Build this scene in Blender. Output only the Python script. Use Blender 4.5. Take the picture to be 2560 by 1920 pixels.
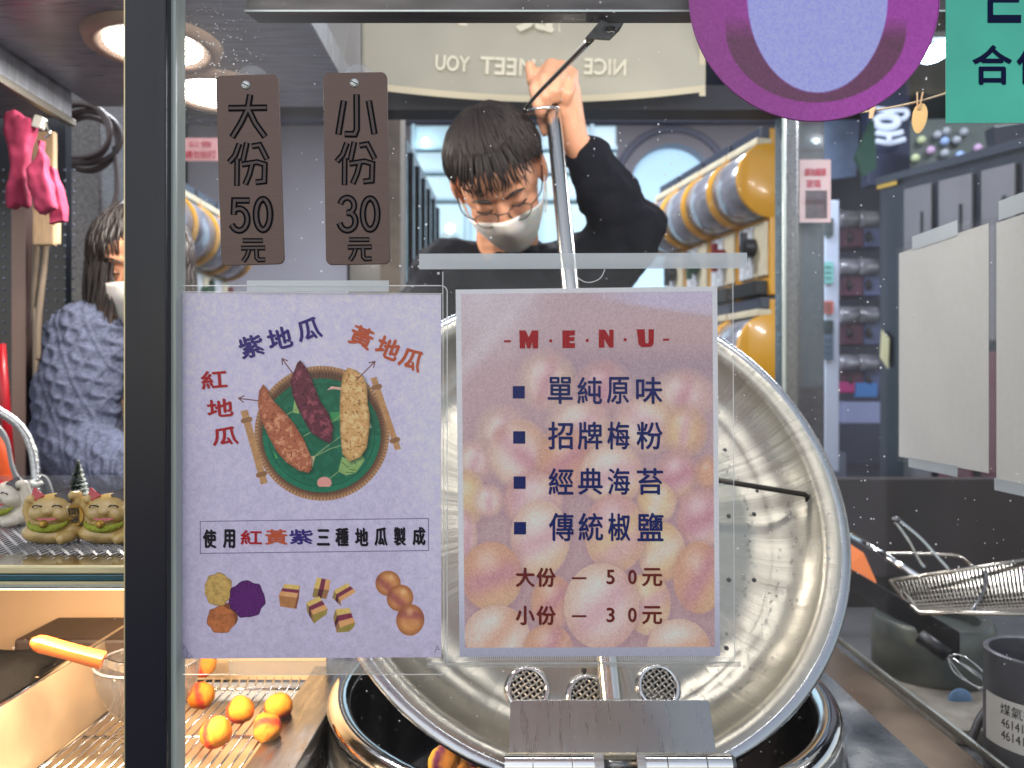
import bpy, bmesh, math, random
import numpy as np
from mathutils import Vector, Matrix, Quaternion, Euler

for o in list(bpy.data.objects):
    bpy.data.objects.remove(o)
SC = bpy.context.scene
COL = SC.collection
R = math.radians
PI = math.pi
random.seed(7)
RNG = np.random.default_rng(7)

# ------------------------------------------------------------------ camera, world, light, exposure
ZC = 1.15            # camera height
F = 1922.0           # focal length in photograph pixels (2560 wide)
cam = bpy.data.cameras.new('camera')
cam.sensor_width = 36.0
cam.lens = 36.0 * F / 2560.0
cam.clip_start = 0.02
cam.clip_end = 200
cam.dof.use_dof = True
cam.dof.focus_distance = 0.64
cam.dof.aperture_fstop = 7.0
camo = bpy.data.objects.new('camera', cam)
camo.location = (0, 0, ZC)
camo.rotation_euler = (R(90), 0, 0)
COL.objects.link(camo)
SC.camera = camo

W = bpy.data.worlds.new('World')
SC.world = W
W.use_nodes = True
wn = W.node_tree
bg = wn.nodes['Background']
sky = wn.nodes.new('ShaderNodeTexSky')
sky.sky_type = 'NISHITA'
sky.sun_disc = False
sky.sun_elevation = R(42)
sky.sun_rotation = R(200)
sky.air_density = 1.3
sky.dust_density = 1.0
hsv = wn.nodes.new('ShaderNodeHueSaturation')      # paler sky, so its light is less blue
hsv.inputs['Saturation'].default_value = 0.5
wn.links.new(sky.outputs[0], hsv.inputs['Color'])
wn.links.new(hsv.outputs[0], bg.inputs[0])
bg.inputs[1].default_value = 0.122

SC.view_settings.view_transform = 'Standard'
SC.view_settings.look = 'None'
SC.view_settings.exposure = 0.5
SC.view_settings.gamma = 1.0
SC.view_settings.use_curve_mapping = False
SC.cycles.use_denoising = True
SC.cycles.max_bounces = 10
SC.cycles.transparent_max_bounces = 24
SC.cycles.transmission_bounces = 8
SC.cycles.glossy_bounces = 5
SC.cycles.diffuse_bounces = 4
SC.cycles.caustics_reflective = False
SC.cycles.caustics_refractive = False
SC.cycles.sample_clamp_indirect = 4.0


def area(name, loc, size, power, col, rot=(0, 0, 0), sy=None, spread=180):
    l = bpy.data.lights.new(name, 'AREA')
    l.energy = power
    l.color = col
    l.shape = 'RECTANGLE' if sy else 'DISK'
    l.size = size
    if sy:
        l.size_y = sy
    l.spread = R(spread)
    o = bpy.data.objects.new(name, l)
    o.location = loc
    o.rotation_euler = rot
    COL.objects.link(o)
    return o


def P(px, py, d):
    """world point seen at photograph pixel px, py and depth d"""
    return Vector(((px - 1280) / F * d, d, ZC - (py - 960) / F * d))


def lin(c):
    c = np.asarray(c, float) / 255.0
    return np.where(c <= 0.04045, c / 12.92, ((c + 0.055) / 1.055) ** 2.4)


# ------------------------------------------------------------------ materials
MATS = {}


def mat(name, col, rough=0.5, metal=0.0, spec=0.5, var=0.0, vs=30.0, bump=0.0, bs=80.0, stretch=None, coat=0.0,
        emit=0.0, ecol=None, col2=None, sheen=0.0, sss=0.0, aniso=0.0, detail=4.0, rvar=0.0, trans=0.0):
    if name in MATS:
        return MATS[name]
    m = bpy.data.materials.new(name)
    m.use_nodes = True
    nt = m.node_tree
    b = nt.nodes['Principled BSDF']
    c = lin(col)
    b.inputs['Base Color'].default_value = (*c, 1)
    b.inputs['Roughness'].default_value = rough
    b.inputs['Metallic'].default_value = metal
    b.inputs['Specular IOR Level'].default_value = spec
    b.inputs['Coat Weight'].default_value = coat
    b.inputs['Coat Roughness'].default_value = 0.08
    b.inputs['Sheen Weight'].default_value = sheen
    b.inputs['Anisotropic'].default_value = aniso
    b.inputs['Transmission Weight'].default_value = trans
    if sss:
        b.inputs['Subsurface Weight'].default_value = sss
        b.inputs['Subsurface Radius'].default_value = (0.01, 0.004, 0.002)
    if emit:
        b.inputs['Emission Strength'].default_value = emit
        b.inputs['Emission Color'].default_value = (*lin(ecol or col), 1)
    if var or bump or rvar:
        tc = nt.nodes.new('ShaderNodeTexCoord')
        mp = nt.nodes.new('ShaderNodeMapping')
        nt.links.new(tc.outputs['Object'], mp.inputs[0])
        if stretch:
            mp.inputs['Scale'].default_value = stretch
    if var:
        n = nt.nodes.new('ShaderNodeTexNoise')
        n.inputs['Scale'].default_value = vs
        n.inputs['Detail'].default_value = detail
        nt.links.new(mp.outputs[0], n.inputs[0])
        rmp = nt.nodes.new('ShaderNodeValToRGB')
        a = lin(col2) if col2 is not None else c * max(0.0, 1 - var)
        bb = c if col2 is not None else np.minimum(c * (1 + var), 1)
        rmp.color_ramp.elements[0].position = 0.32
        rmp.color_ramp.elements[1].position = 0.68
        rmp.color_ramp.elements[0].color = (*a, 1)
        rmp.color_ramp.elements[1].color = (*bb, 1)
        nt.links.new(n.outputs[0], rmp.inputs[0])
        nt.links.new(rmp.outputs[0], b.inputs['Base Color'])
    if rvar:
        n3 = nt.nodes.new('ShaderNodeTexNoise')
        n3.inputs['Scale'].default_value = vs * 0.7
        n3.inputs['Detail'].default_value = 6
        nt.links.new(mp.outputs[0], n3.inputs[0])
        mr = nt.nodes.new('ShaderNodeMapRange')
        mr.inputs[1].default_value = 0.3
        mr.inputs[2].default_value = 0.7
        mr.inputs[3].default_value = max(0.02, rough - rvar)
        mr.inputs[4].default_value = min(1, rough + rvar)
        nt.links.new(n3.outputs[0], mr.inputs[0])
        nt.links.new(mr.outputs[0], b.inputs['Roughness'])
    if bump:
        n2 = nt.nodes.new('ShaderNodeTexNoise')
        n2.inputs['Scale'].default_value = bs
        n2.inputs['Detail'].default_value = 5
        nt.links.new(mp.outputs[0], n2.inputs[0])
        bp = nt.nodes.new('ShaderNodeBump')
        bp.inputs['Strength'].default_value = bump
        bp.inputs['Distance'].default_value = 0.004
        nt.links.new(n2.outputs[0], bp.inputs['Height'])
        nt.links.new(bp.outputs[0], b.inputs['Normal'])
    MATS[name] = m
    return m


def film(name, haze=0.1, hcol=(235, 238, 240), rough=0.12, tint=(255, 255, 255), ior=1.45, specks=0.0, sscale=190.0,
         smear=0.0, gloss=1.0, patch=None):
    """clear sheet: see-through, a little milky, glossy; specks = dried splashes"""
    if name in MATS:
        return MATS[name]
    m = bpy.data.materials.new(name)
    m.use_nodes = True
    nt = m.node_tree
    nt.nodes.clear()
    out = nt.nodes.new('ShaderNodeOutputMaterial')
    tr = nt.nodes.new('ShaderNodeBsdfTransparent')
    tr.inputs[0].default_value = (*lin(tint), 1)
    df = nt.nodes.new('ShaderNodeBsdfDiffuse')
    df.inputs[0].default_value = (*lin(hcol), 1)
    tl = nt.nodes.new('ShaderNodeBsdfTranslucent')
    tl.inputs[0].default_value = (*lin(hcol), 1)
    mdt = nt.nodes.new('ShaderNodeMixShader')
    mdt.inputs[0].default_value = 0.5
    nt.links.new(df.outputs[0], mdt.inputs[1])
    nt.links.new(tl.outputs[0], mdt.inputs[2])
    m1 = nt.nodes.new('ShaderNodeMixShader')
    m1.inputs[0].default_value = haze
    nt.links.new(tr.outputs[0], m1.inputs[1])
    nt.links.new(mdt.outputs[0], m1.inputs[2])
    if specks or smear:
        tc = nt.nodes.new('ShaderNodeTexCoord')
        acc = None
        if specks:
            vo = nt.nodes.new('ShaderNodeTexVoronoi')
            vo.inputs['Scale'].default_value = sscale
            nt.links.new(tc.outputs['Object'], vo.inputs['Vector'])
            sep = nt.nodes.new('ShaderNodeSeparateColor')
            nt.links.new(vo.outputs['Color'], sep.inputs[0])
            pw = nt.nodes.new('ShaderNodeMath')
            pw.operation = 'POWER'
            nt.links.new(sep.outputs[0], pw.inputs[0])
            pw.inputs[1].default_value = 5.0
            mu = nt.nodes.new('ShaderNodeMath')
            mu.operation = 'MULTIPLY'
            nt.links.new(pw.outputs[0], mu.inputs[0])
            mu.inputs[1].default_value = 0.17
            n0 = nt.nodes.new('ShaderNodeTexNoise')       # splashes come in drifts, not evenly
            n0.inputs['Scale'].default_value = 7
            n0.inputs['Detail'].default_value = 3
            nt.links.new(tc.outputs['Object'], n0.inputs[0])
            r0 = nt.nodes.new('ShaderNodeMapRange')
            r0.inputs[1].default_value = .40
            r0.inputs[2].default_value = .66
            r0.inputs[3].default_value = .05
            r0.inputs[4].default_value = .27
            nt.links.new(n0.outputs[0], r0.inputs[0])
            nt.links.new(r0.outputs[0], mu.inputs[1])
            lt = nt.nodes.new('ShaderNodeMath')
            lt.operation = 'LESS_THAN'
            nt.links.new(vo.outputs['Distance'], lt.inputs[0])
            nt.links.new(mu.outputs[0], lt.inputs[1])
            sc = nt.nodes.new('ShaderNodeMath')
            sc.operation = 'MULTIPLY'
            nt.links.new(lt.outputs[0], sc.inputs[0])
            sc.inputs[1].default_value = specks
            acc = sc.outputs[0]
        if patch:
            # a dense splash of fine dried drops round one spot of the pane
            (cx, cy, cz), rad = patch
            v2 = nt.nodes.new('ShaderNodeTexVoronoi')
            v2.inputs['Scale'].default_value = 310
            nt.links.new(tc.outputs['Object'], v2.inputs['Vector'])
            s2 = nt.nodes.new('ShaderNodeSeparateColor')
            nt.links.new(v2.outputs['Color'], s2.inputs[0])
            dn = nt.nodes.new('ShaderNodeVectorMath')
            dn.operation = 'DISTANCE'
            nt.links.new(tc.outputs['Object'], dn.inputs[0])
            dn.inputs[1].default_value = (cx, cy, cz)
            fa = nt.nodes.new('ShaderNodeMapRange')
            fa.inputs[1].default_value = rad
            fa.inputs[2].default_value = rad * .15
            fa.inputs[3].default_value = 0.0
            fa.inputs[4].default_value = 1.0
            nt.links.new(dn.outputs['Value'], fa.inputs[0])
            m5 = nt.nodes.new('ShaderNodeMath')
            m5.operation = 'MULTIPLY'
            nt.links.new(s2.outputs[1], m5.inputs[0])
            nt.links.new(fa.outputs[0], m5.inputs[1])
            m6 = nt.nodes.new('ShaderNodeMath')
            m6.operation = 'MULTIPLY_ADD'
            nt.links.new(m5.outputs[0], m6.inputs[0])
            m6.inputs[1].default_value = .46
            m6.inputs[2].default_value = -.16
            l2 = nt.nodes.new('ShaderNodeMath')
            l2.operation = 'LESS_THAN'
            nt.links.new(v2.outputs['Distance'], l2.inputs[0])
            nt.links.new(m6.outputs[0], l2.inputs[1])
            a2 = nt.nodes.new('ShaderNodeMath')
            a2.operation = 'MULTIPLY_ADD'
            nt.links.new(l2.outputs[0], a2.inputs[0])
            a2.inputs[1].default_value = .8
            nt.links.new(acc, a2.inputs[2])
            f2 = nt.nodes.new('ShaderNodeMath')
            f2.operation = 'MULTIPLY_ADD'
            nt.links.new(fa.outputs[0], f2.inputs[0])
            f2.inputs[1].default_value = .05
            nt.links.new(a2.outputs[0], f2.inputs[2])
            acc = f2.outputs[0]
        if smear:
            mp = nt.nodes.new('ShaderNodeMapping')
            mp.inputs['Scale'].default_value = (1, 1, 0.45)
            nt.links.new(tc.outputs['Object'], mp.inputs[0])
            no = nt.nodes.new('ShaderNodeTexNoise')
            no.inputs['Scale'].default_value = 9
            no.inputs['Detail'].default_value = 7
            no.inputs['Roughness'].default_value = 0.65
            nt.links.new(mp.outputs[0], no.inputs[0])
            mr = nt.nodes.new('ShaderNodeMapRange')
            mr.inputs[1].default_value = 0.48
            mr.inputs[2].default_value = 0.8
            mr.inputs[4].default_value = smear
            nt.links.new(no.outputs[0], mr.inputs[0])
            if acc:
                ad = nt.nodes.new('ShaderNodeMath')
                ad.operation = 'ADD'
                nt.links.new(acc, ad.inputs[0])
                nt.links.new(mr.outputs[0], ad.inputs[1])
                acc = ad.outputs[0]
            else:
                acc = mr.outputs[0]
        ad2 = nt.nodes.new('ShaderNodeMath')
        ad2.operation = 'ADD'
        ad2.use_clamp = True
        nt.links.new(acc, ad2.inputs[0])
        ad2.inputs[1].default_value = haze
        nt.links.new(ad2.outputs[0], m1.inputs[0])
    gl = nt.nodes.new('ShaderNodeBsdfGlossy')
    gl.inputs['Roughness'].default_value = rough
    fr = nt.nodes.new('ShaderNodeFresnel')
    fr.inputs[0].default_value = ior
    gm = nt.nodes.new('ShaderNodeMath')
    gm.operation = 'MULTIPLY'
    gm.inputs[1].default_value = gloss
    nt.links.new(fr.outputs[0], gm.inputs[0])
    m2 = nt.nodes.new('ShaderNodeMixShader')
    nt.links.new(gm.outputs[0], m2.inputs[0])
    nt.links.new(m1.outputs[0], m2.inputs[1])
    nt.links.new(gl.outputs[0], m2.inputs[2])
    nt.links.new(m2.outputs[0], out.inputs[0])
    MATS[name] = m
    return m


def paper_mat(name, col):
    m = bpy.data.materials.new(name)
    m.use_nodes = True
    nt = m.node_tree
    nt.nodes.clear()
    out = nt.nodes.new('ShaderNodeOutputMaterial')
    tc = nt.nodes.new('ShaderNodeTexCoord')
    no = nt.nodes.new('ShaderNodeTexNoise')
    no.inputs['Scale'].default_value = 120
    no.inputs['Detail'].default_value = 6
    nt.links.new(tc.outputs['Object'], no.inputs[0])
    rp = nt.nodes.new('ShaderNodeValToRGB')
    rp.color_ramp.elements[0].color = (*lin(col) * .86, 1)
    rp.color_ramp.elements[1].color = (*np.minimum(lin(col) * 1.08, .9), 1)
    nt.links.new(no.outputs[0], rp.inputs[0])
    d_, t_, x_ = nt.nodes.new('ShaderNodeBsdfDiffuse'), nt.nodes.new('ShaderNodeBsdfTranslucent'), nt.nodes.new('ShaderNodeMixShader')
    nt.links.new(rp.outputs[0], d_.inputs[0])
    nt.links.new(rp.outputs[0], t_.inputs[0])
    x_.inputs[0].default_value = .5
    nt.links.new(d_.outputs[0], x_.inputs[1])
    nt.links.new(t_.outputs[0], x_.inputs[2])
    nt.links.new(x_.outputs[0], out.inputs[0])
    return m


def print_mat(name, rough=0.6, coat=0.0):
    """printed sheet: ink colours held in the mesh's colour attribute, plus paper fibre"""
    if name in MATS:
        return MATS[name]
    m = bpy.data.materials.new(name)
    m.use_nodes = True
    nt = m.node_tree
    b = nt.nodes['Principled BSDF']
    at = nt.nodes.new('ShaderNodeVertexColor')
    at.layer_name = 'ink'
    nt.links.new(at.outputs[0], b.inputs['Base Color'])
    b.inputs['Roughness'].default_value = rough
    b.inputs['Specular IOR Level'].default_value = 0.3
    b.inputs['Coat Weight'].default_value = coat
    MATS[name] = m
    return m


# ------------------------------------------------------------------ things, parts
def _props(o, label=None, cat=None, group=None, kind=None):
    if label:
        o['label'] = label
    if cat:
        o['category'] = cat
    if group:
        o['group'] = group
    if kind:
        o['kind'] = kind
    return o


def thing(name, label, cat, loc=(0, 0, 0), rot=None, group=None, kind=None):
    o = bpy.data.objects.new(name, None)
    o.empty_display_size = 0.02
    COL.objects.link(o)
    o.location = loc
    if rot is not None:
        o.rotation_euler = rot
    return _props(o, label, cat, group, kind)


def basis(o):
    return Matrix.LocRotScale(o.location, o.rotation_euler, o.scale)


def place(o, parent, local):
    if parent is not None:
        o.parent = parent
        if parent.type == 'EMPTY' and not local:
            o.matrix_parent_inverse = basis(parent).inverted()


class MB:
    def __init__(s):
        s.v = []
        s.f = []
        s.mi = []

    def add(s, vs, fs, M=None, mi=0):
        n = len(s.v)
        if M is not None:
            vs = [M @ Vector(v) for v in vs]
        s.v += [tuple(v) for v in vs]
        s.f += [tuple(i + n for i in f) for f in fs]
        s.mi += [mi] * len(fs)
        return s

    def box(s, c, size, rot=None, mi=0, M=None):
        x, y, z = [k / 2 for k in size]
        vs = [Vector(p) for p in ((-x, -y, -z), (x, -y, -z), (x, y, -z), (-x, y, -z), (-x, -y, z), (x, -y, z), (x, y, z), (-x, y, z))]
        if rot is not None:
            Rm = rot if isinstance(rot, Matrix) else Euler(rot).to_matrix()
            vs = [Rm @ v for v in vs]
        vs = [v + Vector(c) for v in vs]
        return s.add(vs, [(0, 3, 2, 1), (4, 5, 6, 7), (0, 1, 5, 4), (1, 2, 6, 5), (2, 3, 7, 6), (3, 0, 4, 7)], M, mi)

    def hexa(s, p, mi=0):
        """8 corners: bottom ring 0-3, top ring 4-7"""
        return s.add(p, [(0, 3, 2, 1), (4, 5, 6, 7), (0, 1, 5, 4), (1, 2, 6, 5), (2, 3, 7, 6), (3, 0, 4, 7)], None, mi)

    def quad(s, a, b, c, d, mi=0):
        return s.add([a, b, c, d], [(0, 1, 2, 3)], None, mi)

    def tube(s, pts, r, seg=10, cap=True, M=None, mi=0, closed=False, sq=(1, 1)):
        pts = [Vector(p) for p in pts]
        n = len(pts)
        rs = list(r) if hasattr(r, '__len__') else [r] * n
        T = []
        for i in range(n):
            if closed:
                t = pts[(i + 1) % n] - pts[i - 1]
            else:
                t = pts[min(i + 1, n - 1)] - pts[max(i - 1, 0)]
            T.append(t.normalized() if t.length > 1e-12 else Vector((0, 0, 1)))
        u = T[0].orthogonal().normalized()
        vs = []
        for i in range(n):
            u = (u - T[i] * u.dot(T[i]))
            u = u.normalized() if u.length > 1e-9 else T[i].orthogonal().normalized()
            w = T[i].cross(u)
            for k in range(seg):
                a = 2 * PI * k / seg
                vs.append(pts[i] + (u * math.cos(a) * sq[0] + w * math.sin(a) * sq[1]) * rs[i])
        fs = []
        for i in range(n if closed else n - 1):
            j = (i + 1) % n
            for k in range(seg):
                l = (k + 1) % seg
                fs.append((i * seg + k, i * seg + l, j * seg + l, j * seg + k))
        if cap and not closed:
            fs.append(tuple(reversed(range(seg))))
            fs.append(tuple((n - 1) * seg + k for k in range(seg)))
        return s.add(vs, fs, M, mi)

    def lathe(s, prof, seg=48, M=None, mi=0, a0=0, a1=2 * PI):
        full = abs(a1 - a0 - 2 * PI) < 1e-6
        m = seg if full else seg + 1
        vs, fs = [], []
        for (r, z) in prof:
            for k in range(m):
                a = a0 + (a1 - a0) * k / seg
                vs.append((r * math.cos(a), r * math.sin(a), z))
        for i in range(len(prof) - 1):
            for k in range(seg):
                l = (k + 1) % m
                fs.append((i * m + k, i * m + l, (i + 1) * m + l, (i + 1) * m + k))
        return s.add(vs, fs, M, mi)

    def ball(s, c, r, seg=16, rings=10, rot=None, M=None, mi=0):
        r = r if hasattr(r, '__len__') else (r, r, r)
        Rm = Matrix.Identity(3) if rot is None else (rot if isinstance(rot, Matrix) else Euler(rot).to_matrix())
        c = Vector(c)
        vs = [c + Rm @ Vector((0, 0, r[2]))]
        for i in range(1, rings):
            t = PI * i / rings
            for k in range(seg):
                a = 2 * PI * k / seg
                vs.append(c + Rm @ Vector((r[0] * math.sin(t) * math.cos(a), r[1] * math.sin(t) * math.sin(a), r[2] * math.cos(t))))
        vs.append(c + Rm @ Vector((0, 0, -r[2])))
        fs = [(0, 1 + k, 1 + (k + 1) % seg) for k in range(seg)]
        for i in range(rings - 2):
            for k in range(seg):
                l = (k + 1) % seg
                a = 1 + i * seg
                fs.append((a + k, a + seg + k, a + seg + l, a + l))
        e = len(vs) - 1
        a = 1 + (rings - 2) * seg
        fs += [(a + k, e, a + (k + 1) % seg) for k in range(seg)]
        return s.add(vs, fs, M, mi)

    def prism(s, outline, z0, z1, M=None, mi=0):
        n = len(outline)
        vs = [(x, y, z0) for x, y in outline] + [(x, y, z1) for x, y in outline]
        fs = [tuple(reversed(range(n))), tuple(range(n, 2 * n))] + [(i, (i + 1) % n, n + (i + 1) % n, n + i) for i in range(n)]
        return s.add(vs, fs, M, mi)

    def build(s, name, m, parent=None, smooth=False, bevel=0.0, local=False, label=None, cat=None, group=None, kind=None,
              sub=0, origin=None, auto=None):
        me = bpy.data.meshes.new(name)
        me.from_pydata(s.v, [], s.f)
        ms = m if isinstance(m, (list, tuple)) else [m]
        for x in ms:
            me.materials.append(x)
        if len(ms) > 1:
            me.polygons.foreach_set('material_index', s.mi)
        bm = bmesh.new()
        bm.from_mesh(me)
        bmesh.ops.recalc_face_normals(bm, faces=bm.faces)
        if bevel:
            es = [e for e in bm.edges if len(e.link_faces) == 2 and e.calc_face_angle(0) > 0.5]
            bmesh.ops.bevel(bm, geom=es, offset=bevel, segments=2, affect='EDGES', profile=0.6)
        bm.to_mesh(me)
        bm.free()
        if smooth:
            me.polygons.foreach_set('use_smooth', [True] * len(me.polygons))
            if auto:
                me.set_sharp_from_angle(angle=R(auto))
        me.update()
        o = bpy.data.objects.new(name, me)
        COL.objects.link(o)
        if parent is None and not local:
            if len(s.v):
                vs = np.array([v.co[:] for v in me.vertices])
                lo, hi = vs.min(0), vs.max(0)
                c = Vector(((lo[0] + hi[0]) / 2, (lo[1] + hi[1]) / 2, lo[2]))
                me.transform(Matrix.Translation(-c))
                o.location = c
        place(o, parent, local)
        if sub:
            md = o.modifiers.new('sub', 'SUBSURF')
            md.levels = md.render_levels = sub
        return _props(o, label, cat, group, kind)


def box_thing(name, label, cat, c, size, m, bevel=0.002, rot=None, group=None, kind=None):
    return MB().box(c, size, rot).build(name, m, bevel=bevel, label=label, cat=cat, group=group, kind=kind)


def dup(root, loc=None, rotz=None, label=None, group=None, drop=()):
    r = root.copy()
    COL.objects.link(r)
    if loc is not None:
        r.location = loc
    if rotz is not None:
        r.rotation_euler = (r.rotation_euler[0], r.rotation_euler[1], rotz)
    if label:
        r['label'] = label
    if group:
        r['group'] = group

    def kids(src, dst):
        for ch in [c for c in bpy.data.objects if c.parent == src]:
            if ch.name.split('.')[0] in drop:
                continue
            c = ch.copy()
            COL.objects.link(c)
            c.parent = dst
            kids(ch, c)
    kids(root, r)
    return r


def spline(pts, n=8):
    pts = [Vector(p) for p in pts]
    out = []
    for i in range(len(pts) - 1):
        p0, p1, p2, p3 = pts[max(i - 1, 0)], pts[i], pts[i + 1], pts[min(i + 2, len(pts) - 1)]
        for k in range(n):
            t = k / n
            out.append(0.5 * ((2 * p1) + (p2 - p0) * t + (2 * p0 - 5 * p1 + 4 * p2 - p3) * t * t + (3 * p1 - p0 - 3 * p2 + p3) * t ** 3))
    out.append(pts[-1])
    return out


# ------------------------------------------------------------------ lettering
_TX = {}


def glyphs(s, bold=0.0):
    k = (s, bold)
    if k not in _TX:
        c = bpy.data.curves.new('t', 'FONT')
        c.body = s
        c.resolution_u = 3
        c.offset = bold
        o = bpy.data.objects.new('t', c)
        COL.objects.link(o)
        dg = bpy.context.evaluated_depsgraph_get()
        me = bpy.data.meshes.new_from_object(o.evaluated_get(dg))
        v = np.array([x.co[:2] for x in me.vertices])
        f = [tuple(p.vertices) for p in me.polygons]
        bpy.data.objects.remove(o)
        bpy.data.curves.remove(c)
        bpy.data.meshes.remove(me)
        _TX[k] = (v, f)
    return _TX[k]


def text(mb, s, box, d, rot=0.0, bold=0.0, mirror=False, fn=None, skew=0.0):
    """set the words s into the pixel box (x0, y0, x1, y1) on the upright plane at depth d; fn maps (px, py) to a point"""
    v, f = glyphs(s)
    lo, hi = v.min(0), v.max(0)
    q = (v - lo) / (hi - lo)
    if mirror:
        q[:, 0] = 1 - q[:, 0]
    x0, y0, x1, y1 = box
    b = bold * (y1 - y0)          # heavier strokes: the glyph struck several times, slightly shifted
    X = (q[:, 0] - 0.5) * (x1 - x0 - 2 * b)
    Y = (0.5 - q[:, 1]) * (y1 - y0 - 2 * b)
    X = X - skew * Y
    c, sn = math.cos(rot), math.sin(rot)
    cx, cy = (x0 + x1) / 2, (y0 + y1) / 2
    for k, (ox, oy) in enumerate(((0, 0), (1, .4), (-1, -.4), (.3, 1), (-.3, -1)) if bold else ((0, 0),)):
        px = cx + (X + ox * b) * c - (Y + oy * b) * sn
        py = cy + (X + ox * b) * sn + (Y + oy * b) * c
        dd = d - k * 1.2e-5
        g = fn or (lambda a, e: P(a, e, dd))
        mb.add([g(a, e) for a, e in zip(px, py)], f)


_rk = [0]


def ribbon(mb, pts, w, d, fn=None):
    """flat stroke of pixel width w along pixel points"""
    pts = [Vector((p[0], p[1])) for p in pts]
    n = len(pts)
    _rk[0] = (_rk[0] + 1) % 12
    dd = d - _rk[0] * 6e-6
    L, Rr = [], []
    for i in range(n):
        a = (pts[i] - pts[i - 1]).normalized() if i > 0 else None
        b = (pts[i + 1] - pts[i]).normalized() if i < n - 1 else None
        p = pts[i].copy()
        if a is None:
            t = b
            p -= b * w * 0.12
        elif b is None:
            t = a
            p += a * w * 0.12
        else:
            t = (a + b).normalized()
        nn = Vector((-t.y, t.x))
        k = 1.0
        if a is not None and b is not None:
            k = 1.0 / max(0.5, nn.dot(Vector((-a.y, a.x))))
        ww = w[i] if hasattr(w, '__len__') else w
        L.append(p + nn * ww * 0.5 * k)
        Rr.append(p - nn * ww * 0.5 * k)
    g = fn or (lambda a, b: P(a, b, dd))
    vs = [g(p.x, p.y) for p in L] + [g(p.x, p.y) for p in Rr]
    mb.add(vs, [(i, i + 1, n + i + 1, n + i) for i in range(n - 1)])


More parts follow.
